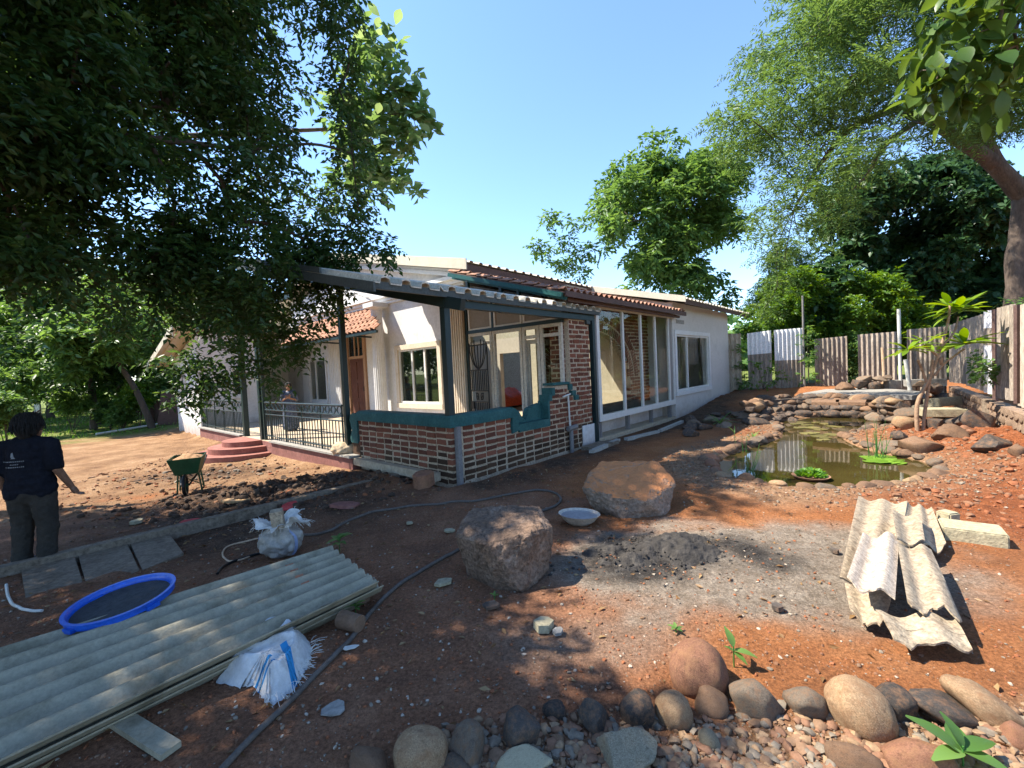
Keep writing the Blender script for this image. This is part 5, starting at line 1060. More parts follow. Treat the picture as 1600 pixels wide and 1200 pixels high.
Ln=(E_-FA).length; stm=[rock_mesh(300+i,'angular',2,m_rubwall) for i in range(4)]; sgn=-1 if FN.dot(Vector((-1,-.2,0)))<0 else 1
for r in range(4):
    s=rwl.uniform(0,.2)
    while s<Ln:
        w=rwl.uniform(.2,.36); link('wall_stone',rwl.choice(stm),bw,FD*(s+w/2)+FN*sgn*.085+Vector((0,0,.03+r*.16)),(rwl.uniform(-.1,.1),rwl.uniform(-.1,.1),math.atan2(FD.y,FD.x)),(w*.6,.07,.095)); s+=w
mb=MB(); p=on_fence(1556,640)-FA; p.z=.25; mb.beam(p+FN*sgn*.1+Vector((0,0,-.4)),p+FN*sgn*.1+Vector((0,0,.38)),.16,.1,(1,0,0)); mb.obj('wall_pier',m_conc,bw)
# poles
def pole(label,x0,y0,x1,y1,d,r,mat,name='pole',cat='pole',sink=.3):
    a=AT(x0,y0,d); b=AT(x1,y1,d); b=b+(b-a).normalized()*sink; mb=MB(); mb.tube([b,a],r,10); o=mb.obj(name,mat,smooth=60); return tag(o,label,cat)
m_stake=M('bare_stake',(.40,.27,.17),(.47,.33,.22),scale=8,rough=.85,bump=.2)
pole('tall thin grey metal pole at the back fence',1254,462,1257,610,16.8,.035,m_greypipe); pole('tall white post behind the upper basin',1404,483,1407,592,13.9,.048,m_pvc); pole('short white leaning post by the frangipani leaves',1415,562,1421,604,13.0,.055,m_pvc); pole('bare wooden stake behind the rocks at the back fence',1379,543,1382,598,14.6,.05,m_stake,'stake','stake')
# ------------------------------------------------------------------ hose, cables
m_hose=M('dusty_grey_hose',(.075,.06,.05),(.11,.09,.075),(.05,.04,.035),scale=10,rough=.7,bump=.1)
def smoothpath(P,n=8):
    P=[Vector(p) for p in P]; out=[]
    for i in range(len(P)-1):
        a=P[max(i-1,0)]; b=P[i]; c=P[i+1]; d=P[min(i+2,len(P)-1)]
        for k in range(n):
            t=k/n; out.append(.5*((2*b)+(c-a)*t+(2*a-5*b+4*c-d)*t*t+(3*b-a-3*c+d)*t**3))
    out.append(P[-1]); return out
def ground_tube(label,pix,r,mat,name='hose',cat='hose',n=8):
    P=smoothpath([G(x,y,r*.9) for x,y in pix],n); P=[Vector((p.x,p.y,float(gz(p.x,p.y))+r*.85)) for p in P]; mb=MB(); mb.tube(P,r,10); o=mb.obj(name,mat,smooth=70); return tag(o,label,cat)
ground_tube('long dusty grey garden hose curving past the large brown boulder',[(330,1225),(405,1145),(470,1082),(520,1030),(560,985),(592,945),(640,905),(682,880),(715,862),(790,830),(835,803),(868,792),(876,780),(862,770),(838,767),(800,773),(745,784),(690,789),(640,792),(590,800),(545,815),(512,832),(470,838),(410,845)],.016,m_hose,n=7)
ground_tube('thin pale cable looping on the soil left of the upright sack',[(420,838),(380,848),(354,856),(348,868),(358,878),(376,876),(395,868)],.009,m_stake,'cable','cable'); ground_tube('short white cable end beside the paving slabs',[(10,915),(14,936),(32,952),(66,956)],.011,m_pvc,'cable','cable'); ground_tube('dark cable lying beside the upright sack',[(420,862),(385,872),(352,885),(340,898)],.012,m_iron,'cable','cable')
# ------------------------------------------------------------------ pan, sieve, sacks, wheelbarrow
m_pan=M('cement_pan',(.42,.35,.28),(.50,.43,.35),scale=6,rough=.7,bump=.1); m_slurry=M('grey_slurry',(.23,.23,.24),(.29,.29,.30),scale=4,rough=.35,bump=.1)
t=thing('mixing_pan','shallow tan mixing pan filled with grey slurry between two boulders','pan',G(905,818)); t.rotation_euler=(rad(-3),rad(3),0)
mb=MB(); mb.lathe([(.11,.0),(.17,.045),(.215,.105),(.225,.112),(.205,.105),(.16,.05),(.05,.035),(.001,.034)],seg=36,cap=1); mb.obj('pan_body',m_pan,t,smooth=40); mb=MB(); mb.lathe([(.001,.0935),(.198,.0925),(.198,.085)],seg=36); mb.obj('slurry',m_slurry,t,smooth=60)
m_blue=M('blue_plastic',(.006,.07,.42),(.008,.085,.48),scale=5,rough=.35,bump=.02,spec=.5); m_mesh=M('dark_sieve_cloth',(.03,.032,.035),(.05,.052,.055),scale=20,rough=.9)
rc=AT(191,944,3.02)+Vector((0,0,.03)); t=thing('sand_sieve','large round blue plastic sieve with dark mesh lying on the sheet stack','sieve',rc); t.rotation_euler=(rad(2),rad(-5),rad(38)); t.scale=(.77,.77,.48)
mb=MB(); mb.lathe([(.35,-.045),(.385,-.045),(.385,.03),(.40,.035),(.40,.05),(.37,.05),(.355,.02),(.35,-.02),(.35,-.045)],seg=64,cap=0); mb.obj('rim',m_blue,t,smooth=40)
mb=MB(); mb.lathe([(.001,-.035),(.2,-.04),(.35,-.03)],seg=48,cap=0); mb.obj('mesh',m_mesh,t,smooth=60)
for a in (35,215,125):
    mb=MB(); mb.box(-.05,.05,.34,.41,-.06,.0); mb.obj('lug',m_blue,t,None,(0,0,rad(a)))
def sack_mat():
    m=M('woven_sack',(.44,.44,.44),(.52,.52,.51),(.34,.32,.29),scale=6,rough=.75,bump=.5,bscale=160,bdist=.004,grit=.15); nt=m.node_tree; N=nt.nodes; L=nt.links; b=N['Principled BSDF']; prev=b.inputs['Base Color'].links[0].from_socket
    tc=N.new('ShaderNodeTexCoord'); sp=N.new('ShaderNodeSeparateXYZ'); L.new(tc.outputs['Object'],sp.inputs[0])
    def lin(kx,ky,lo,hi):
        a=N.new('ShaderNodeMath'); a.operation='MULTIPLY'; a.inputs[1].default_value=kx; L.new(sp.outputs[0],a.inputs[0]); c=N.new('ShaderNodeMath'); c.operation='MULTIPLY'; c.inputs[1].default_value=ky; L.new(sp.outputs[1],c.inputs[0]); d=N.new('ShaderNodeMath'); L.new(a.outputs[0],d.inputs[0]); L.new(c.outputs[0],d.inputs[1])
        g=N.new('ShaderNodeMath'); g.operation='GREATER_THAN'; g.inputs[1].default_value=lo; l=N.new('ShaderNodeMath'); l.operation='LESS_THAN'; l.inputs[1].default_value=hi; L.new(d.outputs[0],g.inputs[0]); L.new(d.outputs[0],l.inputs[0]); x=N.new('ShaderNodeMath'); x.operation='MULTIPLY'; L.new(g.outputs[0],x.inputs[0]); L.new(l.outputs[0],x.inputs[1]); return x.outputs[0]
    def AND(a,b): x=N.new('ShaderNodeMath'); x.operation='MULTIPLY'; L.new(a,x.inputs[0]); L.new(b,x.inputs[1]); return x.outputs[0]
    def OR(a,b): x=N.new('ShaderNodeMath'); x.operation='MAXIMUM'; L.new(a,x.inputs[0]); L.new(b,x.inputs[1]); return x.outputs[0]
    f=AND(lin(.75,.66,.135,.172),lin(-.66,.75,-.06,.20)); f=OR(f,AND(lin(.9,-.43,-.115,-.095),lin(.43,.9,-.06,.13))); f=OR(f,AND(lin(.9,-.43,-.07,-.055),lin(.43,.9,.0,.12)))
    mx=N.new('ShaderNodeMix'); mx.data_type='RGBA'; L.new(f,mx.inputs[0]); L.new(prev,mx.inputs[6]); mx.inputs[7].default_value=(.02,.20,.42,1); L.new(mx.outputs[2],b.inputs['Base Color']); return m
m_sack=sack_mat(); m_sack2=M('dirty_sack',(.25,.22,.175),(.33,.31,.28),(.16,.145,.14),scale=4,rough=.8,bump=.5,bscale=14,bdist=.03); m_thread=M('frayed_thread',(.50,.49,.46),(.54,.53,.5),rough=.8,bump=0); m_ink=M('printed_ink',(.045,.05,.06),(.06,.065,.075),rough=.8,bump=0)
def cloth_blob(name,prof,mat,parent,seed,amp=.035,sub=4):
    bm=bmesh.new(); bmesh.ops.create_icosphere(bm,subdivisions=sub,radius=1)
    for v in bm.verts:
        p=v.co.copy(); q=prof(p); o=Vector((seed,seed*2,seed*.3)); r=abs(mnoise.noise(q*9+o))+.5*abs(mnoise.noise(q*19+o)); v.co=q+p*(amp*(r-.25))
    me=bpy.data.meshes.new(name); bm.to_mesh(me); bm.free(); me.materials.append(mat); me.shade_smooth(); return link(name,me,parent)
t=thing('upright_sack','dirty white woven sack tied at the top, standing by the sheet stack','sack',G(441,868))
def upr(p):
    z=.15+p.z*.155; w=.195*(1+.05*p.z)
    if p.z>.5: w*=1-.55*(p.z-.5)/.5
    ax=abs(p.x)**.75*(1 if p.x>0 else -1); return Vector((ax*w,p.y*w*.8,max(z,.0)))
cloth_blob('sack_body',upr,m_sack2,t,3.3,.05,5)
mb=MB(); r9=random.Random(2)
def mouth(s,u):
    a=2*pi*s; r=.075+.10*u*u+.03*u*math.sin(5*a+1)+.018*u*math.sin(11*a); return (r*math.cos(a)*1.25+.01,r*math.sin(a),.285+.12*u-.10*u*u*(.6+.5*math.sin(3*a+.5))+.015*math.sin(9*a)*u)
mb.grid(mouth,72,8); mb.obj('sack_mouth',m_thread,t,smooth=60)
mb=MB(); mb.box(-.03,.075,-.06,.03,.30,.47); mb.obj('brick_chunk',m_asbo,t,None,(rad(6),rad(-5),rad(20)))
m_strap=M('blue_grey_strap',(.16,.19,.30),(.20,.24,.36),rough=.8,bump=.1)
for k,(a0,w) in enumerate(((.35,.03),(2.75,.022))):
    mb=MB(); 
    def strap(s,u):
        z=.03+.27*s; p=upr(Vector((math.cos(a0)*math.sqrt(max(0,1-((z-.15)/.155)**2)),-math.sin(a0+.3)*.9*math.sqrt(max(0,1-((z-.15)/.155)**2)),(z-.15)/.155)))*1.07; return (p.x+(u-.5)*w,p.y-.012,z)
    mb.grid(strap,10,2); mb.obj('strap',m_strap,t,smooth=60)
mb=MB()
for k in range(110):
    a=r9.uniform(0,2*pi); u=r9.uniform(.7,1); p=Vector(mouth(a/2/pi,u)); q=p+Vector((r9.uniform(-.03,.03)+.05*math.cos(a),r9.uniform(-.03,.03)+.04*math.sin(a),r9.uniform(-.07,.03))); mb.tube([p,p.lerp(q,.5)+Vector((0,0,.01)),q],.0016,4)
tag(mb.obj('frayed_threads',m_thread,t),kind='stuff')
fb_=G(412,1092); t=thing('fallen_sack','white woven sack with blue print lying crumpled by the hose','sack',fb_)
# the outline of the crumpled bag: a low faceted heap of folded cloth
SK=[(336,1066),(385,1016),(408,988),(470,986),(487,1012),(484,1040),(470,1060),(462,1076),(425,1104),(408,1090),(398,1072),(372,1076)]
SP=[G(x,y) for x,y in SK]; cen=sum((p for p in SP),Vector())/len(SP)
def sackz(x,y):
    sd=float(-poly_sd(np.array([x]),np.array([y]),np.array([(p.x,p.y) for p in SP]))[0]); o=float(fbm(x*7,y*7,61,3)); rg_=1-abs(2*float(fbm(x*5.6+1,y*5.6,63,2)))*1.3
    return max(.004,min(.15,sd*1.8)*(.72+.28*rg_)+.03*o*min(1,sd*12))
bmv=[]; NS=len(SP)*8; NR=44; mb=MB(); ring=[]
for i in range(NS):
    a=i/8; k=int(a); q=SP[k%len(SP)].lerp(SP[(k+1)%len(SP)],a-k); ring.append(Vector((q.x+.008*math.sin(i*2.1),q.y+.008*math.cos(i*1.7),0)))
def sfn(s,u):
    i=int(round(s*NS))%NS; p=Vector((cen.x,cen.y,0)).lerp(ring[i],min(1,u+.001)); return Vector((p.x-fb_.x,p.y-fb_.y,float(gz(p.x,p.y))-fb_.z+(sackz(p.x,p.y) if u<1 else .002)))
mb.grid(sfn,NS,NR); so_=mb.obj('sack_body',m_sack,t,smooth=179)
def on_sack(px,py): 
    p=onz(px,py,.12+float(gz(cen.x,cen.y))); return Vector((p.x-fb_.x,p.y-fb_.y,0))
r9=random.Random(5); mb=MB()
for k in range(75):
    e=r9.uniform(4.0,9.2); i=int(e); p=SP[i%12].lerp(SP[(i+1)%12],e-i); p=Vector((p.x-fb_.x,p.y-fb_.y,p.z-fb_.z+r9.uniform(.005,.07))); dr=(p-(cen-fb_)).normalized(); q=p+dr*r9.uniform(.02,.07)+Vector((r9.uniform(-.03,.03),r9.uniform(-.03,.03),r9.uniform(-.03,.02))); mb.tube([p,p.lerp(q,.5)+Vector((0,0,.008)),q],.0012,4)
tag(mb.obj('frayed_threads',m_thread,t),kind='stuff')
# wheelbarrow
m_bgreen=M('green_barrow_paint',(.008,.045,.018),(.013,.062,.026),(.06,.07,.04),scale=6,rough=.55,bump=.1); m_load=M('barrow_soil',(.22,.12,.06),(.32,.19,.10),scale=9,rough=.95,bump=.6)
wb=thing('wheelbarrow','green metal wheelbarrow loaded with red soil before the steps','wheelbarrow',G(297,768)); wb.rotation_euler=(0,0,rad(-62)); wb.scale=(.92,.92,.98)
mb=MB(); b0=[(-.24,-.18,.36),(.24,-.18,.36),(.24,.18,.36),(-.24,.18,.36)]; b1=[(-.36,-.27,.66),(.36,-.27,.66),(.36,.27,.66),(-.36,.27,.66)]; i1=[(x*.97,y*.96,z) for x,y,z in b1]; i0=[(x*.95,y*.94,z+.015) for x,y,z in b0]
mb.add(b0+b1+i1+i0,[(3,2,1,0),(0,1,5,4),(1,2,6,5),(2,3,7,6),(3,0,4,7),(4,5,9,8),(5,6,10,9),(6,7,11,10),(7,4,8,11),(8,9,13,12),(9,10,14,13),(10,11,15,14),(11,8,12,15),(12,13,14,15)]); mb.obj('tray',m_bgreen,wb)
mb=MB(); mb.grid(lambda s,u:((s-.5)*.66,(u-.5)*.48,.60+.10*math.sin(pi*s)*math.sin(pi*u)+.05*float(fbm(s*7,u*6,44,3))),24,18); mb.obj('soil_load',m_load,wb,smooth=60)
for sx in (-.22,.05):
    for sy in (-.2,.2):
        mb=MB(); mb.tube([(sx,sy*.8,.38),(sx-.03,sy,.0)],.016,8); mb.obj('leg',m_bgreen,wb)
for sy in (-.17,.17): mb=MB(); mb.tube([(-.75,sy*1.25,.55),(-.3,sy,.36),(.42,sy*.35,.2)],.017,8); mb.obj('handle',m_iron,wb)
mb=MB(); mb.tube([(-.24,-.16,.06),(.05,.18,.34)],.01,6); mb.tube([(-.24,.18,.06),(.05,-.16,.34)],.01,6); mb.obj('brace',m_bgreen,wb)
mb=MB(); mb.tube([(.42+.17*math.cos(a),0,.2+.17*math.sin(a)) for a in np.linspace(0,2*pi,25)],.03,8,cap=False); wh=mb.obj('wheel',m_iron,wb,smooth=60); mb=MB(); mb.tube([(.42,-.05,.2),(.42,.05,.2)],.03,8)
for k in range(6): a=k*pi/3; mb.tube([(.42,0,.2),(.42+.16*math.cos(a),0,.2+.16*math.sin(a))],.007,5)
mb.obj('hub',m_bgreen,wh)
# cloth bundle at the porch end
t=cloth_blob('cloth_bundle',lambda p:Vector((p.x*.26,p.y*.2,.13+p.z*.15)),M('buff_cloth',(.36,.27,.17),(.44,.34,.23),scale=5,rough=.9,bump=.4),None,2.2,.06,4); t.location=L2W(-.02,3.28,.14); tag(t,'crumpled buff cloth bundle at the foot of the green canopy post','cloth')
# old boards leaning by the far end of the house
for k,(x,y,l) in enumerate(((262,668,'dark board leaning against the far left house corner'),(248,664,'old dark panel leaning beside the far left house corner'))):
    p=G(x,y); mb=MB(); mb.box(-.35,.35,-.03,.03,0,1.5-.4*k); o=mb.obj('leaning_board',m_darkwood,None,p,(rad(-12),rad(8),rad(40+25*k))); tag(o,l,'board')
pipe('long white pipe lying across the ground behind the yard',[G(150,680,.04),G(275,660,.06)],.05,m_pvc,'water_pipe')
# ------------------------------------------------------------------ foliage
def leaf_cloud(name,mat,parent,P,D,L,ar,lv,origin,rnd,fold=.18,flat=.0):
    """one mesh of folded leaf blades; P base points, D directions, L lengths"""
    n=len(P); D=D/np.linalg.norm(D,axis=1,keepdims=True); up=np.array([0,0,1.])+rnd.normal(0,.55,(n,3)); S=np.cross(D,up); S/=np.linalg.norm(S,axis=1,keepdims=True)+1e-9; Nn=np.cross(S,D)
    w=(L*ar)[:,None]; l=L[:,None]; mid=P+D*l*.45-Nn*0
    V=np.stack([P,mid+S*w*.5+Nn*w*fold,P+D*l-Nn*l*.12,mid-S*w*.5+Nn*w*fold],1)-np.array(origin)[None,None]
    F=np.array([[0,1,2],[0,2,3]])[None]+(np.arange(n)*4)[:,None,None]; V=V.reshape(-1,3); F=F.reshape(-1,3)
    me=bpy.data.meshes.new(name); me.vertices.add(len(V)); me.vertices.foreach_set('co',V.ravel().astype(np.float32)); me.loops.add(F.size); me.loops.foreach_set('vertex_index',F.ravel().astype(np.int32)); me.polygons.add(len(F)); me.polygons.foreach_set('loop_start',np.arange(0,F.size,3,dtype=np.int32)); me.update(calc_edges=True)
    a=me.attributes.new('lv','FLOAT','POINT'); a.data.foreach_set('value',np.repeat(lv,4).astype(np.float32)); me.materials.append(mat); return link(name,me,parent)
def sprays(clumps,dens,k,Ls,L,rnd,droop=.35,spread=.9,shell=.5,jit=.25,out=.6):
    """clumps (cx,cy,cz,rx,ry,rz,weight); dens sprays per clump; k leaves per spray"""
    Ps,Ds,Vs=[],[],[]
    for c in clumps:
        n=max(1,int(dens*c[6])); d=rnd.normal(size=(n,3)); d/=np.linalg.norm(d,axis=1,keepdims=True); r=rnd.random(n)**shell
        s=np.array(c[:3])+d*r[:,None]*np.array(c[3:6]); o=d*out+rnd.normal(0,.6,(n,3)); o[:,2]-=droop*.6; o/=np.linalg.norm(o,axis=1,keepdims=True); side=np.cross(o,np.array([0,0,1.])+rnd.normal(0,.3,(n,3))); side/=np.linalg.norm(side,axis=1,keepdims=True)+1e-9; v=rnd.normal(.45,.16,n)+.12*d[:,2]
        for i in range(k):
            t=(i+.5)/k; sg=1 if i%2 else -1
            Ps.append(s+o*(t*Ls)[...,None] if np.ndim(Ls) else s+o*(t*Ls)+np.array([0,0,-1.])*(t*t*Ls*droop)); dd=o*(1-spread*.6)+side*sg*spread+rnd.normal(0,jit,(n,3)); dd[:,2]-=droop*.7; Ds.append(dd); Vs.append(np.clip(v+rnd.normal(0,.1,n),0,1))
    P=np.concatenate(Ps); D=np.concatenate(Ds); V=np.concatenate(Vs); return P,D,L*rnd.uniform(.7,1.2,len(P)),V
def in_poly(px,py,poly): return poly_sd(np.array([px]),np.array([py]),np.array(poly,float))[0]<0
def clumps_px(poly,n,dfn,r,seed,asp=(1,1,.75),sparse=None):
    rr=random.Random(seed); xs=[p[0] for p in poly]; ys=[p[1] for p in poly]; out=[]; tries=0
    while len(out)<n and tries<n*60:
        tries+=1; x=rr.uniform(min(xs),max(xs)); y=rr.uniform(min(ys),max(ys))
        if not in_poly(x,y,poly): continue
        if sparse and in_poly(x,y,sparse[0]) and rr.random()<sparse[1]: continue
        p=AT(x,y,dfn(x,rr)); q=r*rr.uniform(.7,1.3); out.append((p.x,p.y,p.z,q*asp[0],q*asp[1],q*asp[2],1.))
    return out
m_bark=M('dark_bark',(.045,.034,.026),(.075,.058,.045),(.11,.09,.07),scale=5,rough=.95,bump=.8,bscale=9,bdist=.06,stretch=(1,1,.3)); m_bark2=M('grey_bark',(.10,.075,.058),(.15,.115,.09),(.20,.165,.13),scale=4,rough=.95,bump=.8,bscale=7,bdist=.06,stretch=(1,1,.35))
m_bark3=M('dark_grey_bark',(.06,.045,.036),(.10,.075,.06),(.14,.11,.09),scale=4,rough=.95,bump=.8,bscale=7,bdist=.06,stretch=(1,1,.35))
lf_dark=leafmat('dark_tree_leaf',(.02,.05,.015),(.042,.092,.026),(.085,.155,.036),.45); lf_mid=leafmat('mid_tree_leaf',(.055,.115,.034),(.095,.185,.048),(.15,.255,.065),.44); lf_bright=leafmat('bright_tree_leaf',(.045,.11,.018),(.085,.18,.025),(.16,.26,.035),.42); lf_feather=leafmat('feathery_leaf',(.055,.105,.032),(.09,.165,.045),(.14,.22,.06),.45); lf_broad=leafmat('broad_leaf',(.07,.145,.045),(.115,.205,.065),(.18,.27,.09),.45); lf_deep=leafmat('deep_green_leaf',(.018,.05,.02),(.036,.088,.034),(.065,.135,.046),.34); lf_lawn=leafmat('weed_leaf',(.05,.14,.02),(.08,.2,.03),(.14,.28,.05),.4)
def limb(mb,pts,r0,r1,seg=9,wob=.0,seed=0):
    P=smoothpath(pts,5); n=len(P); P=[p+Vector((wob*float(vnoise(i*.7,seed,3)),wob*float(vnoise(i*.7,seed,4)),0)) for i,p in enumerate(P)]; mb.tube(P,[r0+(r1-r0)*i/(n-1) for i in range(n)],seg)
def branches(mb,nodes,targets,base,r0,rnd,limbs,tip=None):
    root=nodes[-1][0]; T=sorted(targets,key=lambda c:(c-root).length)[:max(limbs*2,8)] if limbs<len(targets)//3 else sorted(targets,key=lambda c:(c-root).length)
    N=[[p,-1,0] for p,_ in nodes]
    for c in T:
        best=min(range(len(N)),key=lambda i:(N[i][0]-c).length+.12*(N[i][0]-root).length+(0 if N[i][1]<0 else .15*(c-root).length))
        s=N[best][0]; m=s.lerp(c,.5)+Vector((rnd.normal(),rnd.normal(),rnd.normal()*.6+.5))*(c-s).length*.09
        N.append([m,best,0]); N.append([c,len(N)-1,0])
    for i in range(len(N)-1,-1,-1):
        if N[i][2]==0: N[i][2]=1
        if N[i][1]>=0: N[N[i][1]][2]+=N[i][2]
    tip=tip or r0*.035; rr_=lambda i:min(tip*N[i][2]**.45,r0*.4)
    for i,(p,q,c) in enumerate(N):
        if q<0 or N[q][1]<0 and (i+1>=len(N) or N[i+1][1]!=i): continue
        if i+1<len(N) and N[i+1][1]==i and (i%2==len(nodes)%2):
            limb(mb,[N[q][0]-base,p-base,N[i+1][0]-base],min(rr_(i)*1.15,r0*.42),rr_(i+1),7)
def tree(name,label,base,clumps,mat,bark,dens,k,Ls,L,ar,seed,trunk_top,r0,limbs=14,droop=.35,spread=.9,group=None,cat='tree',trunk_pts=None,extra=None,shell=.5,out=.6,fork=None):
    rnd=np.random.default_rng(seed); base=Vector(base); t=thing(name,label,cat,base,0,group)
    mb=MB(); tp=trunk_pts or [base+Vector((0,0,-.3)),base.lerp(Vector(trunk_top),.5)+Vector((.1,0,0)),Vector(trunk_top)]; limb(mb,[Vector(p)-base for p in tp],r0,r0*.55,12,r0*.3,seed); tr=mb.obj('trunk',bark,t,smooth=70)
    nodes=[(Vector(p),-1) for p in smoothpath(tp,4)[-7:]]
    if extra:
        for pts,a_,b_ in extra:
            limb(mb0:=MB(),[Vector(p)-base for p in pts],a_,b_,10,a_*.3,3); mb0.obj('limb',bark,t,smooth=70); nodes+=[(p,-1) for p in smoothpath(pts,4)[3:]]
    mb=MB(); branches(mb,nodes,[Vector(c[:3]) for c in clumps],base,r0,rnd,limbs)
    tag(mb.obj('limbs',bark,t,smooth=70),kind='stuff')
    P,D,LL,lv=sprays(clumps,dens,k,Ls,L,rnd,droop,spread,shell=shell,out=out); leaf_cloud('crown',mat,t,P,D,LL,ar,lv,base,rnd); return t
# 1. big dark tree overhanging from the left
T1=[(-160,-260),(430,-200),(455,0),(480,70),(500,130),(505,230),(520,320),(545,372),(505,398),(470,420),(440,455),(400,500),(350,530),(290,540),(240,500),(160,450),(60,410),(-160,400)]
gap=[(10,150),(330,170),(420,330),(150,370),(0,320)]
cl1=clumps_px(T1,150,lambda x,r:4.3+max(0,x)/560*2.9+r.uniform(0,2.0),.50,3,(1,1,.8),(gap,.5))
for x,y,d,r in ((350,560,7.4,.32),(300,580,7.3,.28),(395,535,7.6,.34),(440,520,7.7,.36),(485,480,7.8,.32),(415,585,7.5,.22),(290,615,7.2,.2),(315,600,7.3,.22),(475,520,7.7,.25),(505,445,7.8,.32),(530,460,7.8,.22),(556,384,7.4,.22),(585,388,7.4,.18),(535,360,7.5,.3),(605,386,7.4,.10),(560,330,7.6,.2),(275,560,7.2,.3),(450,555,7.7,.2),(365,590,7.5,.22),(470,395,7.6,.4),(500,405,7.6,.32),(520,415,7.6,.25),(440,420,7.5,.4),(545,100,7.6,.2),(525,60,7.5,.25),(530,140,7.6,.3),(545,190,7.6,.28),(550,240,7.6,.28),(555,290,7.6,.28),(540,30,7.5,.22),(530,-10,7.5,.3)):
    p=AT(x,y,d); cl1.append((p.x,p.y,p.z,r,r,r*.8,(r*r*5.0+.12)*(.75 if y>450 else 1)))
rr=random.Random(8); n=0
while n<235:
    y=rr.uniform(-2.5,4.6); z=rr.uniform(4.4,7.2); x=rr.uniform(-10.5,(.75 if y<2.6 else -.15)-.76*z)
    if y>0 and x>-1.25*y-.4 and z<CAMH+.92*y+.7: continue
    if x+.76*z>-.1 and rr.random()<.35: continue
    q=.5*rr.uniform(.7,1.25); cl1.append((x,y,z,q,q,q*.75,.9)); n+=1
for k in range(60):
    y=rr.uniform(4.4,6.9); z=rr.uniform(3.8,6.3); x=rr.uniform(-12.5,-1.22*y-.5)
    q=.5*rr.uniform(.8,1.25); cl1.append((x,y,z,q,q,q*.75,.9))
tree('overhanging_tree','huge dark-leaved tree hanging over the yard and veranda from the left',(-8.9,3.0,-.1),cl1,lf_dark,m_bark,66,9,.34,.125,.46,21,(-6.7,3.2,4.4),.42,70,.35,.9,extra=[([(-6.9,3.2,3.8),(-6.0,4.4,4.2),(-5.0,5.6,4.9),(-3.9,6.9,5.3)],.13,.02),([(-6.7,3.2,4.2),(-5.2,3.2,5.2),(-3.8,3.0,5.6)],.14,.03),([(-6.7,3.2,4.2),(-6.3,4.6,5.0),(-4.8,6.4,5.7)],.13,.02)])
# 2. pale large-leaved branch behind it: separate big leaves
def blade_mesh(name,L,W,mat,tip=.62,fold=.12,curl=.15,nseg=5,obl=1.):
    mb=MB(); vs=[]; 
    for i in range(nseg+1):
        t=i/nseg; w=W*.5*math.sin(pi*min(1,(t**(1/tip if obl>1 else .8))))**.75 if 0<t<1 else .004; z=-curl*L*t*t; vs+= [(-w,t*L,z+fold*w),(0,t*L,z),(w,t*L,z+fold*w)]
    fs=[]
    for i in range(nseg):
        a=i*3; fs+= [(a,a+1,a+4,a+3),(a+1,a+2,a+5,a+4)]
    mb.add(vs,fs); me=mb.mesh(name,mat,80,fix=False); return me
def obj_leafmat(name,c1,c2,trans=.4):
    m=leafmat(name,c1,c2,c2,trans,.4); nt=m.node_tree; N=nt.nodes; L=nt.links; oi=N.new('ShaderNodeObjectInfo')
    for n in N:
        if n.type=='VALTORGB': L.new(oi.outputs['Random'],n.inputs[0])
    return m
def orient(d,up=Vector((0,0,1)),roll=0.):
    d=Vector(d).normalized(); s=d.cross(up)
    if s.length<1e-3: s=Vector((1,0,0))
    s.normalize(); n=s.cross(d); R=Matrix((s,d,n)).transposed().to_4x4(); return R@Matrix.Rotation(roll,4,'Y')
lm_pale=obj_leafmat('pale_big_leaf',(.11,.19,.075),(.20,.29,.12),.45)
base2=Vector((-11.8,7.0,-.1)); t2=thing('large_leaved_tree','pale large-leaved branch in sun behind the dark overhanging tree','tree',base2)
ll=blade_mesh('leaf',.25,.165,lm_pale,obl=2.,tip=.8); r2=random.Random(3); mb=MB(); limb(mb,[Vector((0,0,-.3)),Vector((.3,.1,2.2)),Vector((.8,.3,4.6))],.22,.15); mb.obj('trunk',m_bark2,t2,smooth=70); mbl=MB(); tg2=[]; n=0
for x,y,d in ((560,115,9.2),(585,90,9.3),(600,130,9.2),(625,150,9.3),(640,175,9.3),(660,185,9.3),(650,200,9.2),(612,180,9.3),(580,160,9.4),(560,190,9.4),(590,215,9.2),(620,225,9.3),(560,240,9.5),(590,255,9.3),(612,270,9.2),(628,290,9.2),(575,285,9.3),(545,270,9.5),(540,150,9.5),(550,210,9.5),(602,70,9.3),(572,60,9.4),(640,130,9.3)):
    c=AT(x,y,d); tg2.append(c)
    for k in range(13):
        if n>=297: break
        dr=Vector((r2.gauss(0,1),r2.gauss(0,1),r2.gauss(.1,.6))); p=c+Vector((r2.gauss(0,.16),r2.gauss(0,.16),r2.gauss(0,.15))); o=bpy.data.objects.new('leaf',ll); COL.objects.link(o); o.parent=t2; s=r2.uniform(.75,1.25); o.matrix_local=Matrix.Translation(p-base2)@orient(dr,roll=r2.uniform(-.6,.6))@Matrix.Diagonal((s,s,s,1)); n+=1
rnd=np.random.default_rng(14); cc=[(c.x,c.y,c.z,.32,.32,.28,1.) for c in tg2]+[(c.x-.5,c.y+.3,c.z-.1,.4,.4,.35,1.) for c in tg2[::2]]; P,D,LL,lv=sprays(cc,9,5,.2,.22,rnd,.1,.8); o=leaf_cloud('crown',lf_broad,t2,P,D,LL,.66,lv,base2,rnd); tag(o,kind='stuff')
E2=[base2+Vector((.7,.25,4.0)),base2+Vector((3.6,1.2,6.2)),AT(548,200,9.5)]; limb(mbl,[p-base2 for p in E2],.11,.03,8); branches(mbl,[(p,-1) for p in smoothpath(E2,5)[6:]],tg2,base2,.1,np.random.default_rng(4),99,.006); tag(mbl.obj('limbs',m_bark2,t2,smooth=70),kind='stuff')
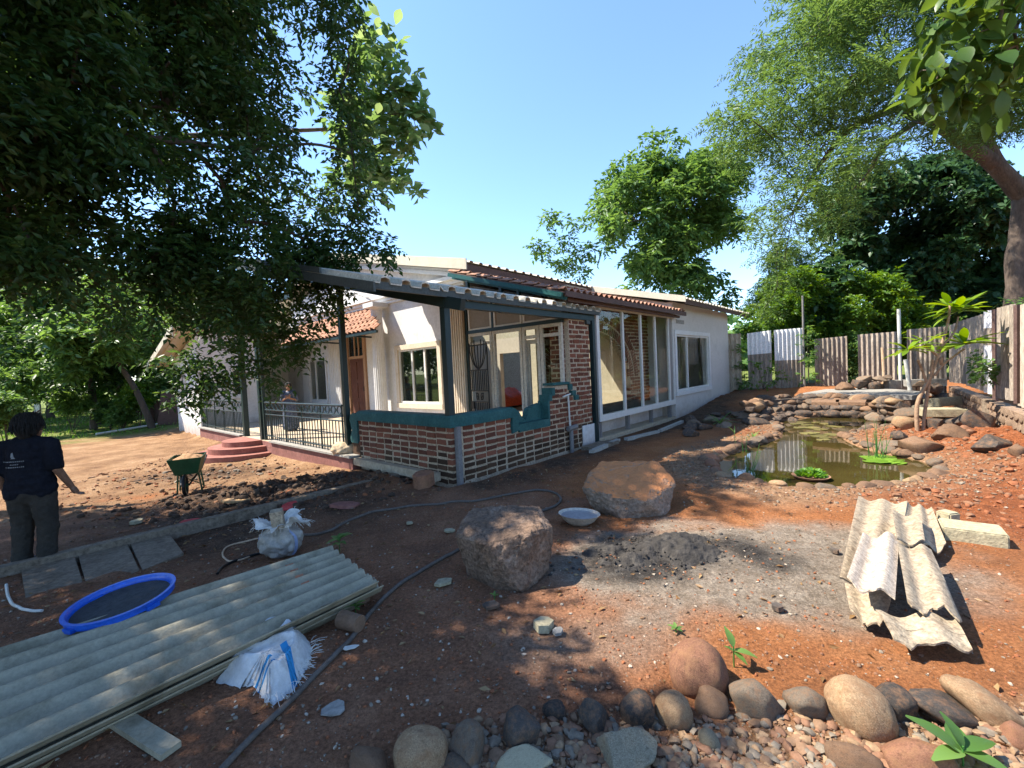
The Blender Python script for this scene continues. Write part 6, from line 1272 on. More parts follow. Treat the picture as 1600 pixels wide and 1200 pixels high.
# 3. near branch with big leaves at the top right corner
lm_near=obj_leafmat('near_big_leaf',(.03,.075,.016),(.09,.155,.032),.42); base7=Vector((7.6,3.4,.2)); t7=thing('teak_like_tree','branch with large oval leaves hanging into the top right corner','tree',base7)
ln=blade_mesh('leaf',.225,.11,lm_near,obl=2.,tip=.75,nseg=6,curl=.35,fold=.3); mb=MB(); limb(mb,[Vector((0,0,-.4)),Vector((.1,0,2.2)),Vector((-.3,.2,4.4)),Vector((-.6,.3,6.4))],.16,.07); mb.obj('trunk',m_bark2,t7,smooth=70); mbl=MB(); tg7=[]; n=0
for x,y,d in ((1480,20,3.9),(1510,60,3.9),(1460,60,4.0),(1440,110,4.0),(1470,110,3.9),(1500,130,3.9),(1450,150,4.0),(1490,160,4.0),(1540,100,3.8),(1560,40,3.8),(1590,70,3.7),(1580,130,3.9),(1620,30,3.7),(1540,0,3.8),(1500,-30,3.8),(1600,-20,3.6),(1530,150,4.0),(1425,130,4.1),(1640,110,3.8),(1560,-60,3.7),(1650,-40,3.7)):
    c=AT(x,y,d); tg7.append(c)
    for k in range(14):
        dr=Vector((r2.gauss(-.2,.8),r2.gauss(0,.9),r2.gauss(-.45,.5))); p=c+Vector((r2.gauss(0,.09),r2.gauss(0,.09),r2.gauss(0,.08))); o=bpy.data.objects.new('leaf',ln); COL.objects.link(o); o.parent=t7; s=r2.uniform(.65,1.15); o.matrix_local=Matrix.Translation(p-base7)@orient(dr,roll=r2.uniform(-.7,.7))@Matrix.Diagonal((s,s,s,1)); n+=1
E7=[base7+Vector((-.3,.2,4.4)),base7+Vector((-1.2,.3,5.6)),AT(1560,-10,3.75)]; limb(mbl,[p-base7 for p in E7],.06,.02,8); branches(mbl,[(p,-1) for p in smoothpath(E7,5)[6:]],tg7,base7,.06,np.random.default_rng(5),99,.005); tag(mbl.obj('limbs',m_bark2,t7,smooth=70),kind='stuff')
# 4. big feathery tree on the right
T3=[(1225,-120),(1205,60),(1170,130),(1135,180),(1140,215),(1190,245),(1190,290),(1175,330),(1215,355),(1270,310),(1330,280),(1400,225),(1480,190),(1640,260),(1700,200),(1700,-200),(1250,-220)]
cl3=clumps_px(T3,120,lambda x,r:11.5+r.uniform(-1.5,2.8),.8,5,(1.35,1.35,.42))
for x,y,d,r in ((1200,380,12.5,.5),(1225,410,12.5,.45),(1190,345,12.5,.4),(1250,370,12.8,.5),(1165,190,12,.4),(1128,195,12,.35),(1290,340,12.5,.45),(1215,445,13,.45),(1195,480,13.4,.4),(1330,330,12.5,.4)):
    p=AT(x,y,d); cl3.append((p.x,p.y,p.z,r,r,r*.9,.45))
P_=lambda x,y,d=13.6:AT(x,y,d)
b3=Vector((P_(1588,560).x,13.6,.3)); tree('feathery_tree','tall spreading tree with feathery leaves and a forked trunk behind the side fence',b3,cl3,lf_feather,m_bark3,66,16,.46,.15,.22,31,None,.33,60,.22,1.1,trunk_pts=[b3+Vector((0,0,-.3)),P_(1588,470),P_(1590,380),P_(1598,300)],shell=.6,
 extra=[([P_(1598,305),P_(1560,262),P_(1510,225),P_(1465,196),P_(1400,170,13)],.27,.10),([P_(1560,262),P_(1540,215),P_(1528,150),P_(1520,60)],.22,.08),([P_(1465,196),P_(1420,130),P_(1340,90,12.8),P_(1280,60,12.5)],.16,.04),([P_(1400,170,13),P_(1330,200,12.5),P_(1280,260,12.3),P_(1240,330,12.3)],.11,.03),([P_(1440,185,13),P_(1380,230,12.6),P_(1350,280,12.5),P_(1300,320,12.5)],.09,.02),([P_(1598,305),P_(1640,240),P_(1690,160)],.24,.1)])
# 5. trees behind the house
T4=[(935,300),(950,262),(1000,240),(1035,232),(1050,250),(1090,245),(1130,235),(1165,262),(1175,320),(1160,380),(1130,430),(1090,455),(1040,432),(1000,445),(970,430),(960,375),(938,330)]
cl4=clumps_px([(1046+(x-1046)*.93,340+(y-340)*.93) for x,y in T4],58,lambda x,r:22+r.uniform(-2,2),.8,9)
for x,y in ((1044,225),(1008,228),(932,335),(1120,470),(1135,455),(985,455)): p=AT(x,y,22); cl4.append((p.x,p.y,p.z,.55,.55,.5,.4))
b4=AT(1062,590,22); b4.z=.3; tree('round_crowned_tree','round-crowned green tree standing behind the roof of the end block',b4,cl4,lf_mid,m_bark,44,9,.55,.33,.40,41,AT(1062,455,22),.32,40,.3,.9)
cl5=[]
for x,y,r in ((858,345,.5),(880,372,.5),(850,388,.45),(897,345,.3),(922,392,.55),(940,384,.4),(882,412,.5),(905,425,.5),(842,382,.25),(835,384,.2),(870,335,.25),(862,408,.3),(895,400,.5),(912,350,.15)): p=AT(x,y,21); cl5.append((p.x,p.y,p.z,r*.8,r*.8,r*.5,r*1.2))
b5=AT(907,590,21); b5.z=.2; tree('sparse_tree','small sparse tree showing above the clay-tiled lean-to',b5,cl5,lf_mid,m_bark2,26,8,.45,.27,.42,43,AT(905,440,21),.14,13,.3,.9)
T6=[(1290,300),(1330,270),(1390,245),(1450,235),(1520,250),(1590,300),(1640,330),(1640,540),(1290,540),(1260,470)]
cl6=clumps_px(T6,85,lambda x,r:19.5+r.uniform(-1.5,2.5),.9,15); b6=AT(1440,590,20); b6.z=.3
tree('dense_dark_tree','dense dark large-leaved tree behind the fence, left of the forked trunk',b6,cl6,lf_deep,m_bark,78,8,.45,.32,.62,47,AT(1440,420,20),.3,20,.4,.8)
T6b=[(1185,470),(1215,425),(1270,410),(1320,420),(1380,430),(1440,470),(1450,545),(1180,545)]
cl6b=clumps_px(T6b,55,lambda x,r:18.3+r.uniform(-.8,.8),.62,17); b6b=AT(1310,590,18.4); b6b.z=.3
tree('bright_shrub','bright green bushy shrub rising just behind the back fence','' or (b6b.x,b6b.y,b6b.z),cl6b,lf_bright,m_bark,75,9,.35,.17,.45,49,AT(1310,520,18.4),.1,14,.3,.9,cat='shrub')
T6c=[(1185,500),(1200,400),(1240,380),(1290,390),(1300,450),(1250,520)]
cl6c=clumps_px(T6c,22,lambda x,r:20+r.uniform(-.8,.8),.8,19); b6c=AT(1225,590,20); b6c.z=.3
tree('feathery_sapling','pale feathery young tree over the white-topped fence sheets',(b6c.x,b6c.y,b6c.z),cl6c,lf_feather,m_bark,60,14,.45,.16,.25,51,AT(1230,480,20),.12,12,.5,1.0)
# climbers and weeds on the fences
def plant(name,label,cl,mat,dens,k,Ls,L,ar,seed,cat='plant',group=None,base=None):
    rnd=np.random.default_rng(seed); b=Vector(base) if base else Vector((cl[0][0],cl[0][1],cl[0][2]-cl[0][5])); t=thing(name,label,cat,b,0,group); P,D,LL,lv=sprays(cl,dens,k,Ls,L,rnd,.2,.8); leaf_cloud('foliage',mat,t,P,D,LL,ar,lv,b,rnd)
    mb=MB(); 
    for c in cl[:8]: mb.tube([Vector((0,0,0)),(Vector(c[:3])-b)*.5+Vector((.02,.01,0)),Vector(c[:3])-b],[.012,.008,.004],6)
    mb.obj('stems',m_bark,t); return t
def pxc(lst,d): 
    o=[]
    for x,y,r in lst: p=AT(x,y,d); o.append((p.x,p.y,p.z,r,r,r,r*3))
    return o
plant('climber','leafy climber filling the gap right of the tall white-topped sheet',pxc([(1263,590,.3),(1262,560,.3),(1264,535,.25),(1260,520,.3)],16.6),lf_mid,13,7,.2,.14,.5,61); plant('climber','bushy weed between the two white-topped fence sheets',pxc([(1192,596,.3),(1210,590,.3),(1200,570,.25),(1222,590,.2),(1185,575,.2)],16.4),lf_bright,11,7,.2,.12,.5,62); plant('climber','leafy weed next to the house corner at the fence',pxc([(1160,598,.28),(1163,570,.25),(1158,545,.2),(1170,600,.25)],17.0),lf_mid,12,7,.2,.14,.5,63); plant('climber','greenery filling the gap left of the stake fence sheet',pxc([(1332,590,.4),(1333,560,.4),(1331,535,.4)],17.2),lf_mid,60,7,.25,.16,.5,64)
pv=[on_fence(x,y,-.1) for x,y in ((1528,560),(1532,590),(1524,580),(1552,580),(1545,575))]; plant('vine','thin vine climbing the tan sheets of the side fence',[(p.x,p.y,p.z,.12,.12,.18,.35) for p in pv],lf_mid,40,6,.12,.09,.6,65); pv=[on_fence(x,y,.4) for x,y in ((1592,520),(1592,560),(1592,600),(1590,490))]; plant('vine','green growth showing through the side fence gap',[(p.x,p.y,p.z,.25,.25,.3,.8) for p in pv],lf_mid,40,6,.2,.12,.5,66)
# left background: trees beyond the yard
def simple_tree(label,px,d,h,cr,mat,seed,name='background_tree',dens=44,L=.34,lean=0.,n=16,zb=.35,group='trees beyond the yard on the left'):
    g=AT(px,600,d); b=Vector((g.x,g.y,float(gz(g.x,g.y)))); rr=random.Random(seed); cl=[]
    for k in range(n):
        a=rr.uniform(0,2*pi); q=cr*math.sqrt(rr.random()); z=h*(zb+(1-zb)*rr.random()); f=1-.5*abs(z/h-.6); cl.append((b.x+q*math.cos(a)*f+lean,b.y+q*math.sin(a)*f,b.z+z,cr*.36,cr*.36,cr*.28,1.))
    return tree(name,label,b,cl,mat,m_bark,dens,9,cr*.2,L,.45,seed,b+Vector((lean,0,h*.6)),.05+h*.017,min(n,9),.3,.9,group)
simple_tree('dark tree with a straight dark trunk before the lawn',140,21,6.5,2.6,lf_dark,101,n=18); simple_tree('slanting-trunked tree beside the far left house corner',236,19.5,6.0,2.2,lf_mid,102,lean=-1.6,zb=.5); simple_tree('dark tree close behind the far left end of the house',275,25,8.5,3.4,lf_dark,103,n=20); simple_tree('mid green tree at the far left edge behind the person',20,24,8,3.0,lf_mid,104,n=22); simple_tree('tall deep green tree behind the lawn by the left edge',75,31,11,4.2,lf_deep,105,n=26,L=.45); simple_tree('tall dark tree in the far left wood',185,34,12,4.5,lf_deep,106,n=26,L=.45); simple_tree('mid green tree seen through the dark branches',215,29,8.5,3.2,lf_mid,107,n=22,L=.4); simple_tree('tall tree outside the left edge of the wood',-60,28,10,4,lf_mid,108,n=22,L=.4); simple_tree('dark tree farthest left of the veranda roof',320,36,11,4.5,lf_deep,109,n=24,L=.45)
for i,(px,py,d,r,mt,l) in enumerate(((25,600,18,.9,lf_mid,'leafy shrub at the left edge behind the man'),(5,640,15,.6,lf_mid,'low green shrub at the left edge behind the man'),(215,622,20,.7,lf_bright,'yellow-green shrub below the slanting trunk'),(240,610,21,.6,lf_broad,'light green shrub by the leaning boards'),(110,630,20,.6,lf_mid,'spiky shrub left of the straight dark trunk'),(170,640,20,.55,lf_dark,'low dark potted shrub right of the straight trunk'),(190,640,19.5,.5,lf_mid,'potted shrub beside the slanting trunk'),(60,610,22,.8,lf_mid,'pale shrub behind the worker in a hat'),(265,600,22,.8,lf_mid,'shrub next to the far left house wall'))):
    p=AT(px,py,d); cl=[(p.x+rr.uniform(-r,r)*.6,p.y+rr.uniform(-r,r)*.6,p.z+rr.uniform(-.5,.6)*r,r*.5,r*.5,r*.5,1.) for _ in range(9)]; plant('shrub',l,cl,mt,46,8,.25,.17,.42,120+i,'shrub',None,(p.x,p.y,float(gz(p.x,p.y))))
m_pot=M('dark_plant_pot',(.03,.024,.02),(.05,.038,.03),scale=5,rough=.9)
for px,l in ((160,'dark plant pot nearest the straight trunk'),(176,'middle dark plant pot of the three by the trunk'),(193,'dark plant pot nearest the slanting trunk')):
    g=G(px,664); mb=MB(); mb.lathe([(.25,0),(.36,.55),(.38,.6),(.33,.6),(.32,.5)],seg=16); o=mb.obj('plant_pot',m_pot,None,g,smooth=40); tag(o,l,'plant pot')
# far wood all round the horizon, one mass
rnd=np.random.default_rng(77); cl=[]
for k in range(230):
    a=rad(rnd.uniform(-100,100)); d=rnd.uniform(48,66); x,y=d*math.sin(a),d*math.cos(a); h=rnd.uniform(1.5,6.0)*(1.5 if a<-.3 else 1.)
    cl.append((x,y,h,3.2,3.2,2.2,1.))
P,D,LL,lv=sprays(cl,34,8,1.2,.95,rnd); o=leaf_cloud('distant_wood',lf_mid,None,P,D,LL,.6,lv,(0,0,0),rnd); tag(o,'distant wood closing the view beyond the fences and lawn',None,None,'stuff')
x=rnd.uniform(-40,-12,9000); y=rnd.uniform(17,45,9000); k=ground_masks(x,y)[3]>.5; P=gpts(x[k],y[k]); D=rnd.normal(0,.35,P.shape); D[:,2]=1; o=leaf_cloud('lawn_grass',lf_lawn,None,P,D,rnd.uniform(.08,.22,len(P)),.25,rnd.uniform(.3,1,len(P)),(0,0,0),rnd); tag(o,'sunlit rough lawn grass beyond the yard on the left',None,None,'stuff')
rnd=np.random.default_rng(31); lf_dry=leafmat('dry_leaf',(.14,.075,.03),(.22,.13,.055),(.30,.21,.10),.2); n=2600; x=rnd.uniform(-6,3.2,n); y=rnd.uniform(1.2,7.5,n); k=rnd.random(n)<np.clip(.9-(x+4)*.09,.12,1); P=gpts(x[k],y[k]); P[:,2]+=.008; D=rnd.normal(0,1,P.shape); D[:,2]*=.12; o=leaf_cloud('leaf_litter',lf_dry,None,P,D,rnd.uniform(.025,.075,len(P)),.4,rnd.random(len(P)),(0,0,0),rnd); tag(o,'dry fallen leaves and bits strewn over the shaded soil',None,None,'stuff')
# ------------------------------------------------------------------ frangipani
fb=G(1435,672); FDp=fb.y; t=thing('frangipani','young frangipani with two bare stems and rosettes of long leaves','tree',fb); F_=lambda X,Y,o=0.:AT(1380+X/5.4545,460+Y/5.4545,FDp+o)-fb
m_fbark=M('frangipani_bark',(.22,.14,.085),(.30,.20,.13),(.16,.10,.065),scale=6,rough=.85,bump=.4)
for nm,pts,a,b in (('stem',[(293,1190),(290,940),(370,760),(420,650),(480,480),(545,270),(575,60)],0.0383,0.0198),('stem',[(340,1190),(355,1000),(395,740),(420,555)],0.0330,0.0231),('branch',[(440,690),(520,590),(690,465)],0.0231,0.0145),('branch',[(490,450),(600,330),(640,190)],0.0211,0.0132),('branch',[(370,750),(330,640),(296,560)],0.0224,0.0198),('branch',[(462,525),(410,480),(365,445)],.02,.014),('branch',[(365,445),(290,450),(215,480)],.016,.012),('branch',[(500,600),(490,560),(500,540)],.03,.03)):
    mb=MB(); limb(mb,[F_(*p) for p in pts],a,b,10,.0); mb.obj(nm,m_fbark,t,smooth=70)
lm_fr=obj_leafmat('frangipani_leaf',(.07,.16,.012),(.16,.26,.02),.42); lfr=blade_mesh('leaf',.47,.125,lm_fr,nseg=6,curl=.22,fold=.25,obl=2.,tip=.8); r3=random.Random(12)
for X,Y,o,n,s in ((640,150,0,22,1.15),(575,110,.05,12,.95),(695,430,0,22,1.15),(215,480,-.05,18,.85),(362,425,0,10,.7)):
    c=F_(X,Y,o)
    for k in range(n):
        a=2*pi*k/n+r3.uniform(-.25,.25); e=r3.uniform(-.35,.95); dr=Vector((math.cos(a)*math.cos(e),math.sin(a)*math.cos(e),math.sin(e))); q=s*r3.uniform(.75,1.12); ob=bpy.data.objects.new('leaf',lfr); COL.objects.link(ob); ob.parent=t; ob.matrix_local=Matrix.Translation(c+Vector((0,0,.02*k/n)))@orient(dr,roll=r3.uniform(-.3,.3))@Matrix.Diagonal((q,q,q,1))
# ------------------------------------------------------------------ pond plants
m_pad=M('muted_lily_pad',(.10,.095,.03),(.16,.14,.05),(.13,.075,.05),scale=4,rough=.35,bump=.05,rnd=.25); m_padg=M('fresh_lily_pad',(.075,.165,.012),(.12,.22,.02),scale=4,rough=.35,bump=.05,rnd=.15)
def pad_mesh(mat,name):
    mb=MB(); n=20; vs=[(0,0,.004)]+[(math.cos(a)*.13,math.sin(a)*.13,.004+.004*math.sin(3*a)) for a in np.linspace(.22,2*pi-.22,n)]; vs+=[(x,y,z-.006) for x,y,z in vs]; m=n+1
    fs=[(0,i,i+1) for i in range(1,n)]+[(m,m+i+1,m+i) for i in range(1,n)]+[(i+1,i,m+i,m+i+1) for i in range(1,n)]+[(1,0,m,m+1),(0,n,m+n,m)]; mb.add(vs,fs); return mb.mesh(name,mat)
pm,pg=pad_mesh(m_pad,'lily_pad'),pad_mesh(m_padg,'lily_pad'); r4=random.Random(6)
for k,(x,y) in enumerate([(1255,660),(1262,664),(1275,660),(1290,662),(1300,666),(1310,667),(1270,668),(1282,671),(1296,663),(1252,668),(1262,677),(1280,681),(1290,684),(1300,679),(1272,676),(1245,662),(1315,661),(1286,687)]):
    p=onz(x,y,WATER_Z+.006); s=r4.uniform(.8,1.35); o=link('lily_pad',pm,None,p,(0,0,r4.uniform(0,6.3)),(s,s,1)); tag(o,'muted brown-green lily pad floating before the rock ledge','lily pad','muted lily pads before the rock ledge')
for k,(x,y) in enumerate([(1355,714),(1364,717),(1372,715),(1380,718),(1388,716),(1398,719),(1376,722),(1362,721),(1392,722),(1404,723),(1384,713),(1370,720)]):
    p=onz(x,y,WATER_Z+.008+.001*(k%3)); s=r4.uniform(.8,1.15); o=link('lily_pad',pg,None,p,(r4.uniform(-.1,.1),r4.uniform(-.1,.1),r4.uniform(0,6.3)),(s,s,1)); tag(o,'fresh green lily pad crowded round the reeds','lily pad','fresh lily pads round the reeds')
def reeds(label,px,py,n,h,seed,sp=.05,r=.006):
    rr=random.Random(seed); b=onz(px,py,WATER_Z); t=thing('reeds',label,'reeds',b); m=bpy.data.materials.get('reed_green') or M('reed_green',(.03,.10,.02),(.05,.15,.03),scale=8,rough=.5,bump=0)
    for k in range(n):
        a=Vector((rr.gauss(0,sp),rr.gauss(0,sp),-.1)); e=a+Vector((rr.gauss(0,.09),rr.gauss(0,.09),h*rr.uniform(.6,1.05)+.1)); mb=MB(); mb.tube([a,a.lerp(e,.5)+Vector((rr.gauss(0,.015),rr.gauss(0,.015),0)),e],[r,r*.8,r*.3],5); mb.obj('stalk',m,t)
reeds('clump of thin upright green reeds among fresh lily pads',1373,716,14,.66,4); reeds('few thin reeds by the left bank of the pond',1172,738,7,.45,5,.07); reeds('thin reeds at the left bank edge nearer the house',1160,705,5,.3,6,.08)
fp=onz(1267,748,WATER_Z); t=thing('floating_planter','shallow clay dish of fresh green plants floating in the pond','planter',fp); m_clay=M('clay_dish',(.17,.085,.05),(.24,.13,.08),scale=6,rough=.9,bump=.3); mb=MB(); mb.lathe([(.08,-.02),(.2,.015),(.235,.05),(.215,.05),(.17,.03),(.001,.025)],seg=28,cap=1); mb.obj('dish',m_clay,t,smooth=40)
rnd=np.random.default_rng(9); n=260; a=rnd.uniform(0,2*pi,n); q=.15*np.sqrt(rnd.random(n)); P=np.stack([q*np.cos(a),q*np.sin(a),.04+.09*(1-(q/.16)**2)*rnd.random(n)],1); D=np.stack([np.cos(a),np.sin(a),rnd.uniform(.2,1.1,n)],1); leaf_cloud('leaves',lf_lawn,t,P,D,rnd.uniform(.05,.085,n),.75,rnd.uniform(.4,1,n),(0,0,0),rnd)
# seedlings and weeds: separate leaves
lm_sd=obj_leafmat('seedling_leaf',(.06,.14,.03),(.13,.24,.06),.4); lsd=blade_mesh('leaf',.10,.044,lm_sd,nseg=7,fold=.3,obl=1.,curl=.28); lgs=blade_mesh('leaf',.16,.016,lm_sd,nseg=4,fold=.3,curl=.4)
def seedling(label,px,py,leaves,s=1.,stem=.06,me=None,name='seedling',cat='seedling',dz=0.):
    b=G(px,py,dz); t=thing(name,label,cat,b); mb=MB(); mb.tube([(0,0,-.02),(0,0,stem)],.004,6); mb.obj('stem',bpy.data.materials['reed_green'],t); rr=random.Random(px)
    for a,e,q in leaves:
        a,e=rad(a),rad(e); d=Vector((math.cos(a)*math.cos(e),math.sin(a)*math.cos(e),math.sin(e))); o=link('leaf',me or lsd,t); o.matrix_local=Matrix.Translation((0,0,stem*rr.uniform(.6,1)))@orient(d)@Matrix.Diagonal((q*s,q*s,q*s,1))
seedling('green seedling with upright and drooping leaf beside the big round reddish boulder',1147,1042,[(100,60,1.0),(-20,5,1.15),(-60,-5,.8),(150,35,.5)],1.0,.12); seedling('bright green seedling with broad leaves at the bottom right edge',1505,1204,[(140,40,1.5),(60,25,1.3),(10,15,1.3),(-40,5,1.2),(190,15,1.2),(110,70,1.0)],1.2,.10)
seedling('green weed at the far corner of the sheet stack',531,862,[(a,r4.uniform(5,50),r4.uniform(.7,1.2)) for a in range(0,360,36)],1.2,.14,name='weed',cat='weed'); seedling('small green weed growing by the cut log',556,962,[(a,r4.uniform(0,40),r4.uniform(.6,1)) for a in range(0,360,45)],.9,.09,name='weed',cat='weed'); seedling('tiny weed before the large brown boulder',773,938,[(a,45,.5) for a in (0,90,180,270)],.8,.04,name='weed',cat='weed'); seedling('tiny weed on the shaded soil by the cement patch',1056,988,[(a,25,.5) for a in (10,80,150,220,300)],1,.03,name='weed',cat='weed')
seedling('pale green grass tuft in the shade before the end block',1126,664,[(a,r4.uniform(20,70),r4.uniform(1.3,2.1)) for a in range(0,360,18)],1.3,.05,lgs,'grass_tuft','grass tuft'); seedling('small grass tuft on the gravel bank of the pond',1178,694,[(a,r4.uniform(10,60),r4.uniform(.8,1.4)) for a in range(0,360,24)],1.0,.04,lgs,'grass_tuft','grass tuft'); seedling('slim pale-budded plant on the bank left of the pond',1148,694,[(60,70,1.),(200,60,1.2),(300,40,.8)],1.2,.25,lgs,'weed','weed')
# ------------------------------------------------------------------ people
def blob(name,segs,mat,parent,vox=.010,smooth=6,noise=0.,seed=1):
    """one continuous skin from tapered limbs: (p0,p1,r0,r1[,sx,sy]) fused by a voxel remesh"""
    bm=bmesh.new(); tmp=bmesh.new(); bmesh.ops.create_icosphere(tmp,subdivisions=2,radius=1); tv=[v.co.copy() for v in tmp.verts]; tf=[[v.index for v in f.verts] for f in tmp.faces]; tmp.free(); V=[];F=[]
    for s in segs:
        p0,p1,r0,r1=Vector(s[0]),Vector(s[1]),s[2],s[3]; sx,sy=(s[4],s[5]) if len(s)>4 else (1,1); n=max(1,int((p1-p0).length/(.35*min(r0,r1))))
        for k in range(n+1):
            t=k/n; c=p0.lerp(p1,t); r=r0+(r1-r0)*t; b=len(V); V+= [c+Vector((v.x*r*sx,v.y*r*sy,v.z*r)) for v in tv]; F+= [[i+b for i in f] for f in tf]
    me=bpy.data.meshes.new(name); me.from_pydata(V,[],F); o=bpy.data.objects.new(name,me); COL.objects.link(o); m=o.modifiers.new('r','REMESH'); m.mode='VOXEL'; m.voxel_size=vox; s=o.modifiers.new('s','SMOOTH'); s.factor=.5; s.iterations=smooth
    dg=bpy.context.evaluated_depsgraph_get(); dg.update(); me2=bpy.data.meshes.new_from_object(o.evaluated_get(dg)); me2.name=name; bpy.data.objects.remove(o); bpy.data.meshes.remove(me)
    if noise:
        for v in me2.vertices: v.co+=v.normal*noise*(mnoise.noise(Vector((v.co.x*9,v.co.y*9,v.co.z*5+seed)))+.5*mnoise.noise(v.co*22))
    me2.materials.clear(); me2.materials.append(mat); me2.shade_smooth(); return link(name,me2,parent)
def hand(w,d,side,s=1.,curl=.6):
    """palm and five bent fingers from wrist w along d; side points to the thumb"""
    w=Vector(w); d=Vector(d).normalized(); side=Vector(side); side=(side-d*side.dot(d)).normalized(); n=d.cross(side); out=[(w,w+d*.085*s,.024*s,.03*s),(w+d*.05*s+side*.015*s,w+d*.085*s+side*.02*s,.022*s,.02*s),(w+d*.05*s-side*.015*s,w+d*.085*s-side*.022*s,.022*s,.018*s)]
    for k,(o,l) in enumerate(((.028,.070),(.010,.080),(-.010,.074),(-.028,.058))):
        a=w+d*.09*s+side*o*s; b=a+d*l*.5*s+n*.012*s; c=b+(d*math.cos(curl)+n*math.sin(curl))*l*.5*s; out+= [(a,b,.0092*s,.0088*s),(b,c,.0088*s,.0075*s)]
    a=w+d*.03*s+side*.028*s; b=a+(d*.6+side*.8)*.035*s; c=b+(d*.9+side*.3+n*.3)*.03*s; out+= [(a,b,.012*s,.0105*s),(b,c,.0105*s,.009*s)]; return out
def face(o,H,fw,skin,parent,up=Vector((0,0,1))):
    """eyes on a head centred at H, facing fw"""
    me=M('eye_dark',(.02,.015,.012),rough=.3,bump=0) if 'eye_dark' not in bpy.data.materials else bpy.data.materials['eye_dark']; sd=fw.cross(up)
    for s in (-1,1):
        mb=MB(); mb.lathe([(.002,-.009),(.010,-.004),(.012,0),(.010,.004),(.002,.009)],seg=10); mb.obj('eye',me,parent,H+fw*.086+sd*.033*s+up*.012,smooth=60)
def headsegs(H,fw,s=1.):
    up=Vector((0,0,1)); sd=fw.cross(up)
    return [(H+up*.02*s-fw*.012*s,H+up*.02*s+fw*.01*s,.092*s,.09*s,.86 if abs(fw.x)<.5 else 1,1),(H-up*.05*s+fw*.03*s,H-up*.085*s+fw*.045*s,.062*s,.045*s),(H+fw*.088*s+up*.0*s,H+fw*.108*s-up*.022*s,.011*s,.016*s),(H+fw*.085*s-up*.055*s,H+fw*.09*s-up*.057*s,.017*s,.017*s),(H+sd*.082*s-up*.005*s,H+sd*.088*s-up*.03*s,.018*s,.014*s),(H-sd*.082*s-up*.005*s,H-sd*.088*s-up*.03*s,.018*s,.014*s)]
m_skin=M('brown_skin',(.17,.085,.05),(.20,.105,.065),scale=6,rough=.55,bump=.05); m_hair=M('black_hair',(.005,.0045,.004),(.009,.008,.007),scale=30,rough=.75,bump=.4,bscale=60,stretch=(3,3,.5)); m_shirt=M('black_polo',(.007,.008,.012),(.011,.012,.017),scale=8,rough=.95,bump=.15,bscale=40,spec=.08); m_trou=M('grey_brown_trousers',(.018,.016,.013),(.03,.026,.021),scale=8,rough=.9,bump=.2,bscale=30); m_shoe=M('dark_shoe',(.02,.017,.015),(.03,.026,.022),rough=.6,bump=.05)
g=G(58,884); man=thing('person','person in black polo shirt and grey trousers seen from behind, walking by the kerb','person',g,rad(22)); V_=Vector
Hm=V_((.03,.02,1.455)); fwm=V_((.42,.9,0)).normalized()
hips=[(-.095,0,.80),(.095,0,.80)]
legs=[((-.09,0,.80),(-.10,.03,.45),.088,.060),((-.10,.03,.45),(-.10,-.02,.08),.056,.040),((.09,0,.80),(.11,-.01,.45),.088,.060),((.11,-.01,.45),(.12,-.06,.08),.056,.040),((-.10,-.03,.045),(-.11,.13,.03),.040,.034),((.12,-.07,.045),(.13,.09,.03),.040,.034)]
torso=[((0,0,.82),(0,.0,1.02),.135,.125,1.15,.8),((0,0,1.02),(0,.01,1.22),.125,.135,1.2,.78),((-.12,0,1.25),(.12,0,1.25),.07,.07),((0,.0,1.25),(.01,.01,1.36),.065,.052)]
aR=[((.175,0,1.245),(.235,-.04,1.0),.055,.043),((.235,-.04,1.0),(.285,.07,.79),.042,.030)]; aL=[((-.175,0,1.245),(-.225,-.02,.98),.055,.043),((-.225,-.02,.98),(-.22,.08,.78),.042,.030)]
blob('body',legs+torso+aR+aL+headsegs(Hm,fwm)+hand((.285,.07,.79),(.3,.35,-.9),(-.3,.75,.3),1.,.9)+hand((-.22,.08,.78),(.05,.3,-.9),(.6,.5,0),1.,.6),m_skin,man,.0065,3)
blob('trousers',[((0,0,.78),(0,0,.9),.145,.14,1.2,.85),((-.088,0,.80),(-.10,.03,.45),.115,.09),((-.10,.03,.45),(-.10,-.02,.09),.09,.078),((.09,0,.80),(.11,-.01,.45),.115,.09),((.11,-.01,.45),(.12,-.06,.09),.09,.078)],m_trou,man,.011,4,.018,2)
blob('shirt',[((-.09,0,.80),(.09,0,.80),.125,.125,1,1.02),((-.07,0,.86),(.07,0,.86),.135,.135,1,.95),((0,0,.88),(0,.0,1.02),.155,.155,1.25,.85),((0,0,1.02),(0,.005,1.22),.155,.155,1.25,.82),((-.135,0,1.255),(.135,0,1.255),.082,.082),((0,0,1.27),(.005,.01,1.325),.085,.075),((.175,0,1.25),(.225,-.03,1.04),.082,.077),((-.175,0,1.25),(-.218,-.015,1.03),.082,.077)],m_shirt,man,.010,3,.016,4)
sd_=fwm.cross(V_((0,0,1))); blob('hair',[(Hm+V_((0,0,.035))-fwm*.022,Hm+V_((0,0,.03))-fwm*.02,.112,.112),(Hm-fwm*.055-V_((0,0,.02)),Hm-fwm*.055-V_((0,0,.085)),.085,.06),(Hm+sd_*.07-fwm*.02,Hm+sd_*.075-fwm*.035-V_((0,0,.06)),.045,.035),(Hm-sd_*.07-fwm*.02,Hm-sd_*.075-fwm*.035-V_((0,0,.06)),.045,.035)],m_hair,man,.009,3,.010,7)
rh=random.Random(4); mb=MB()
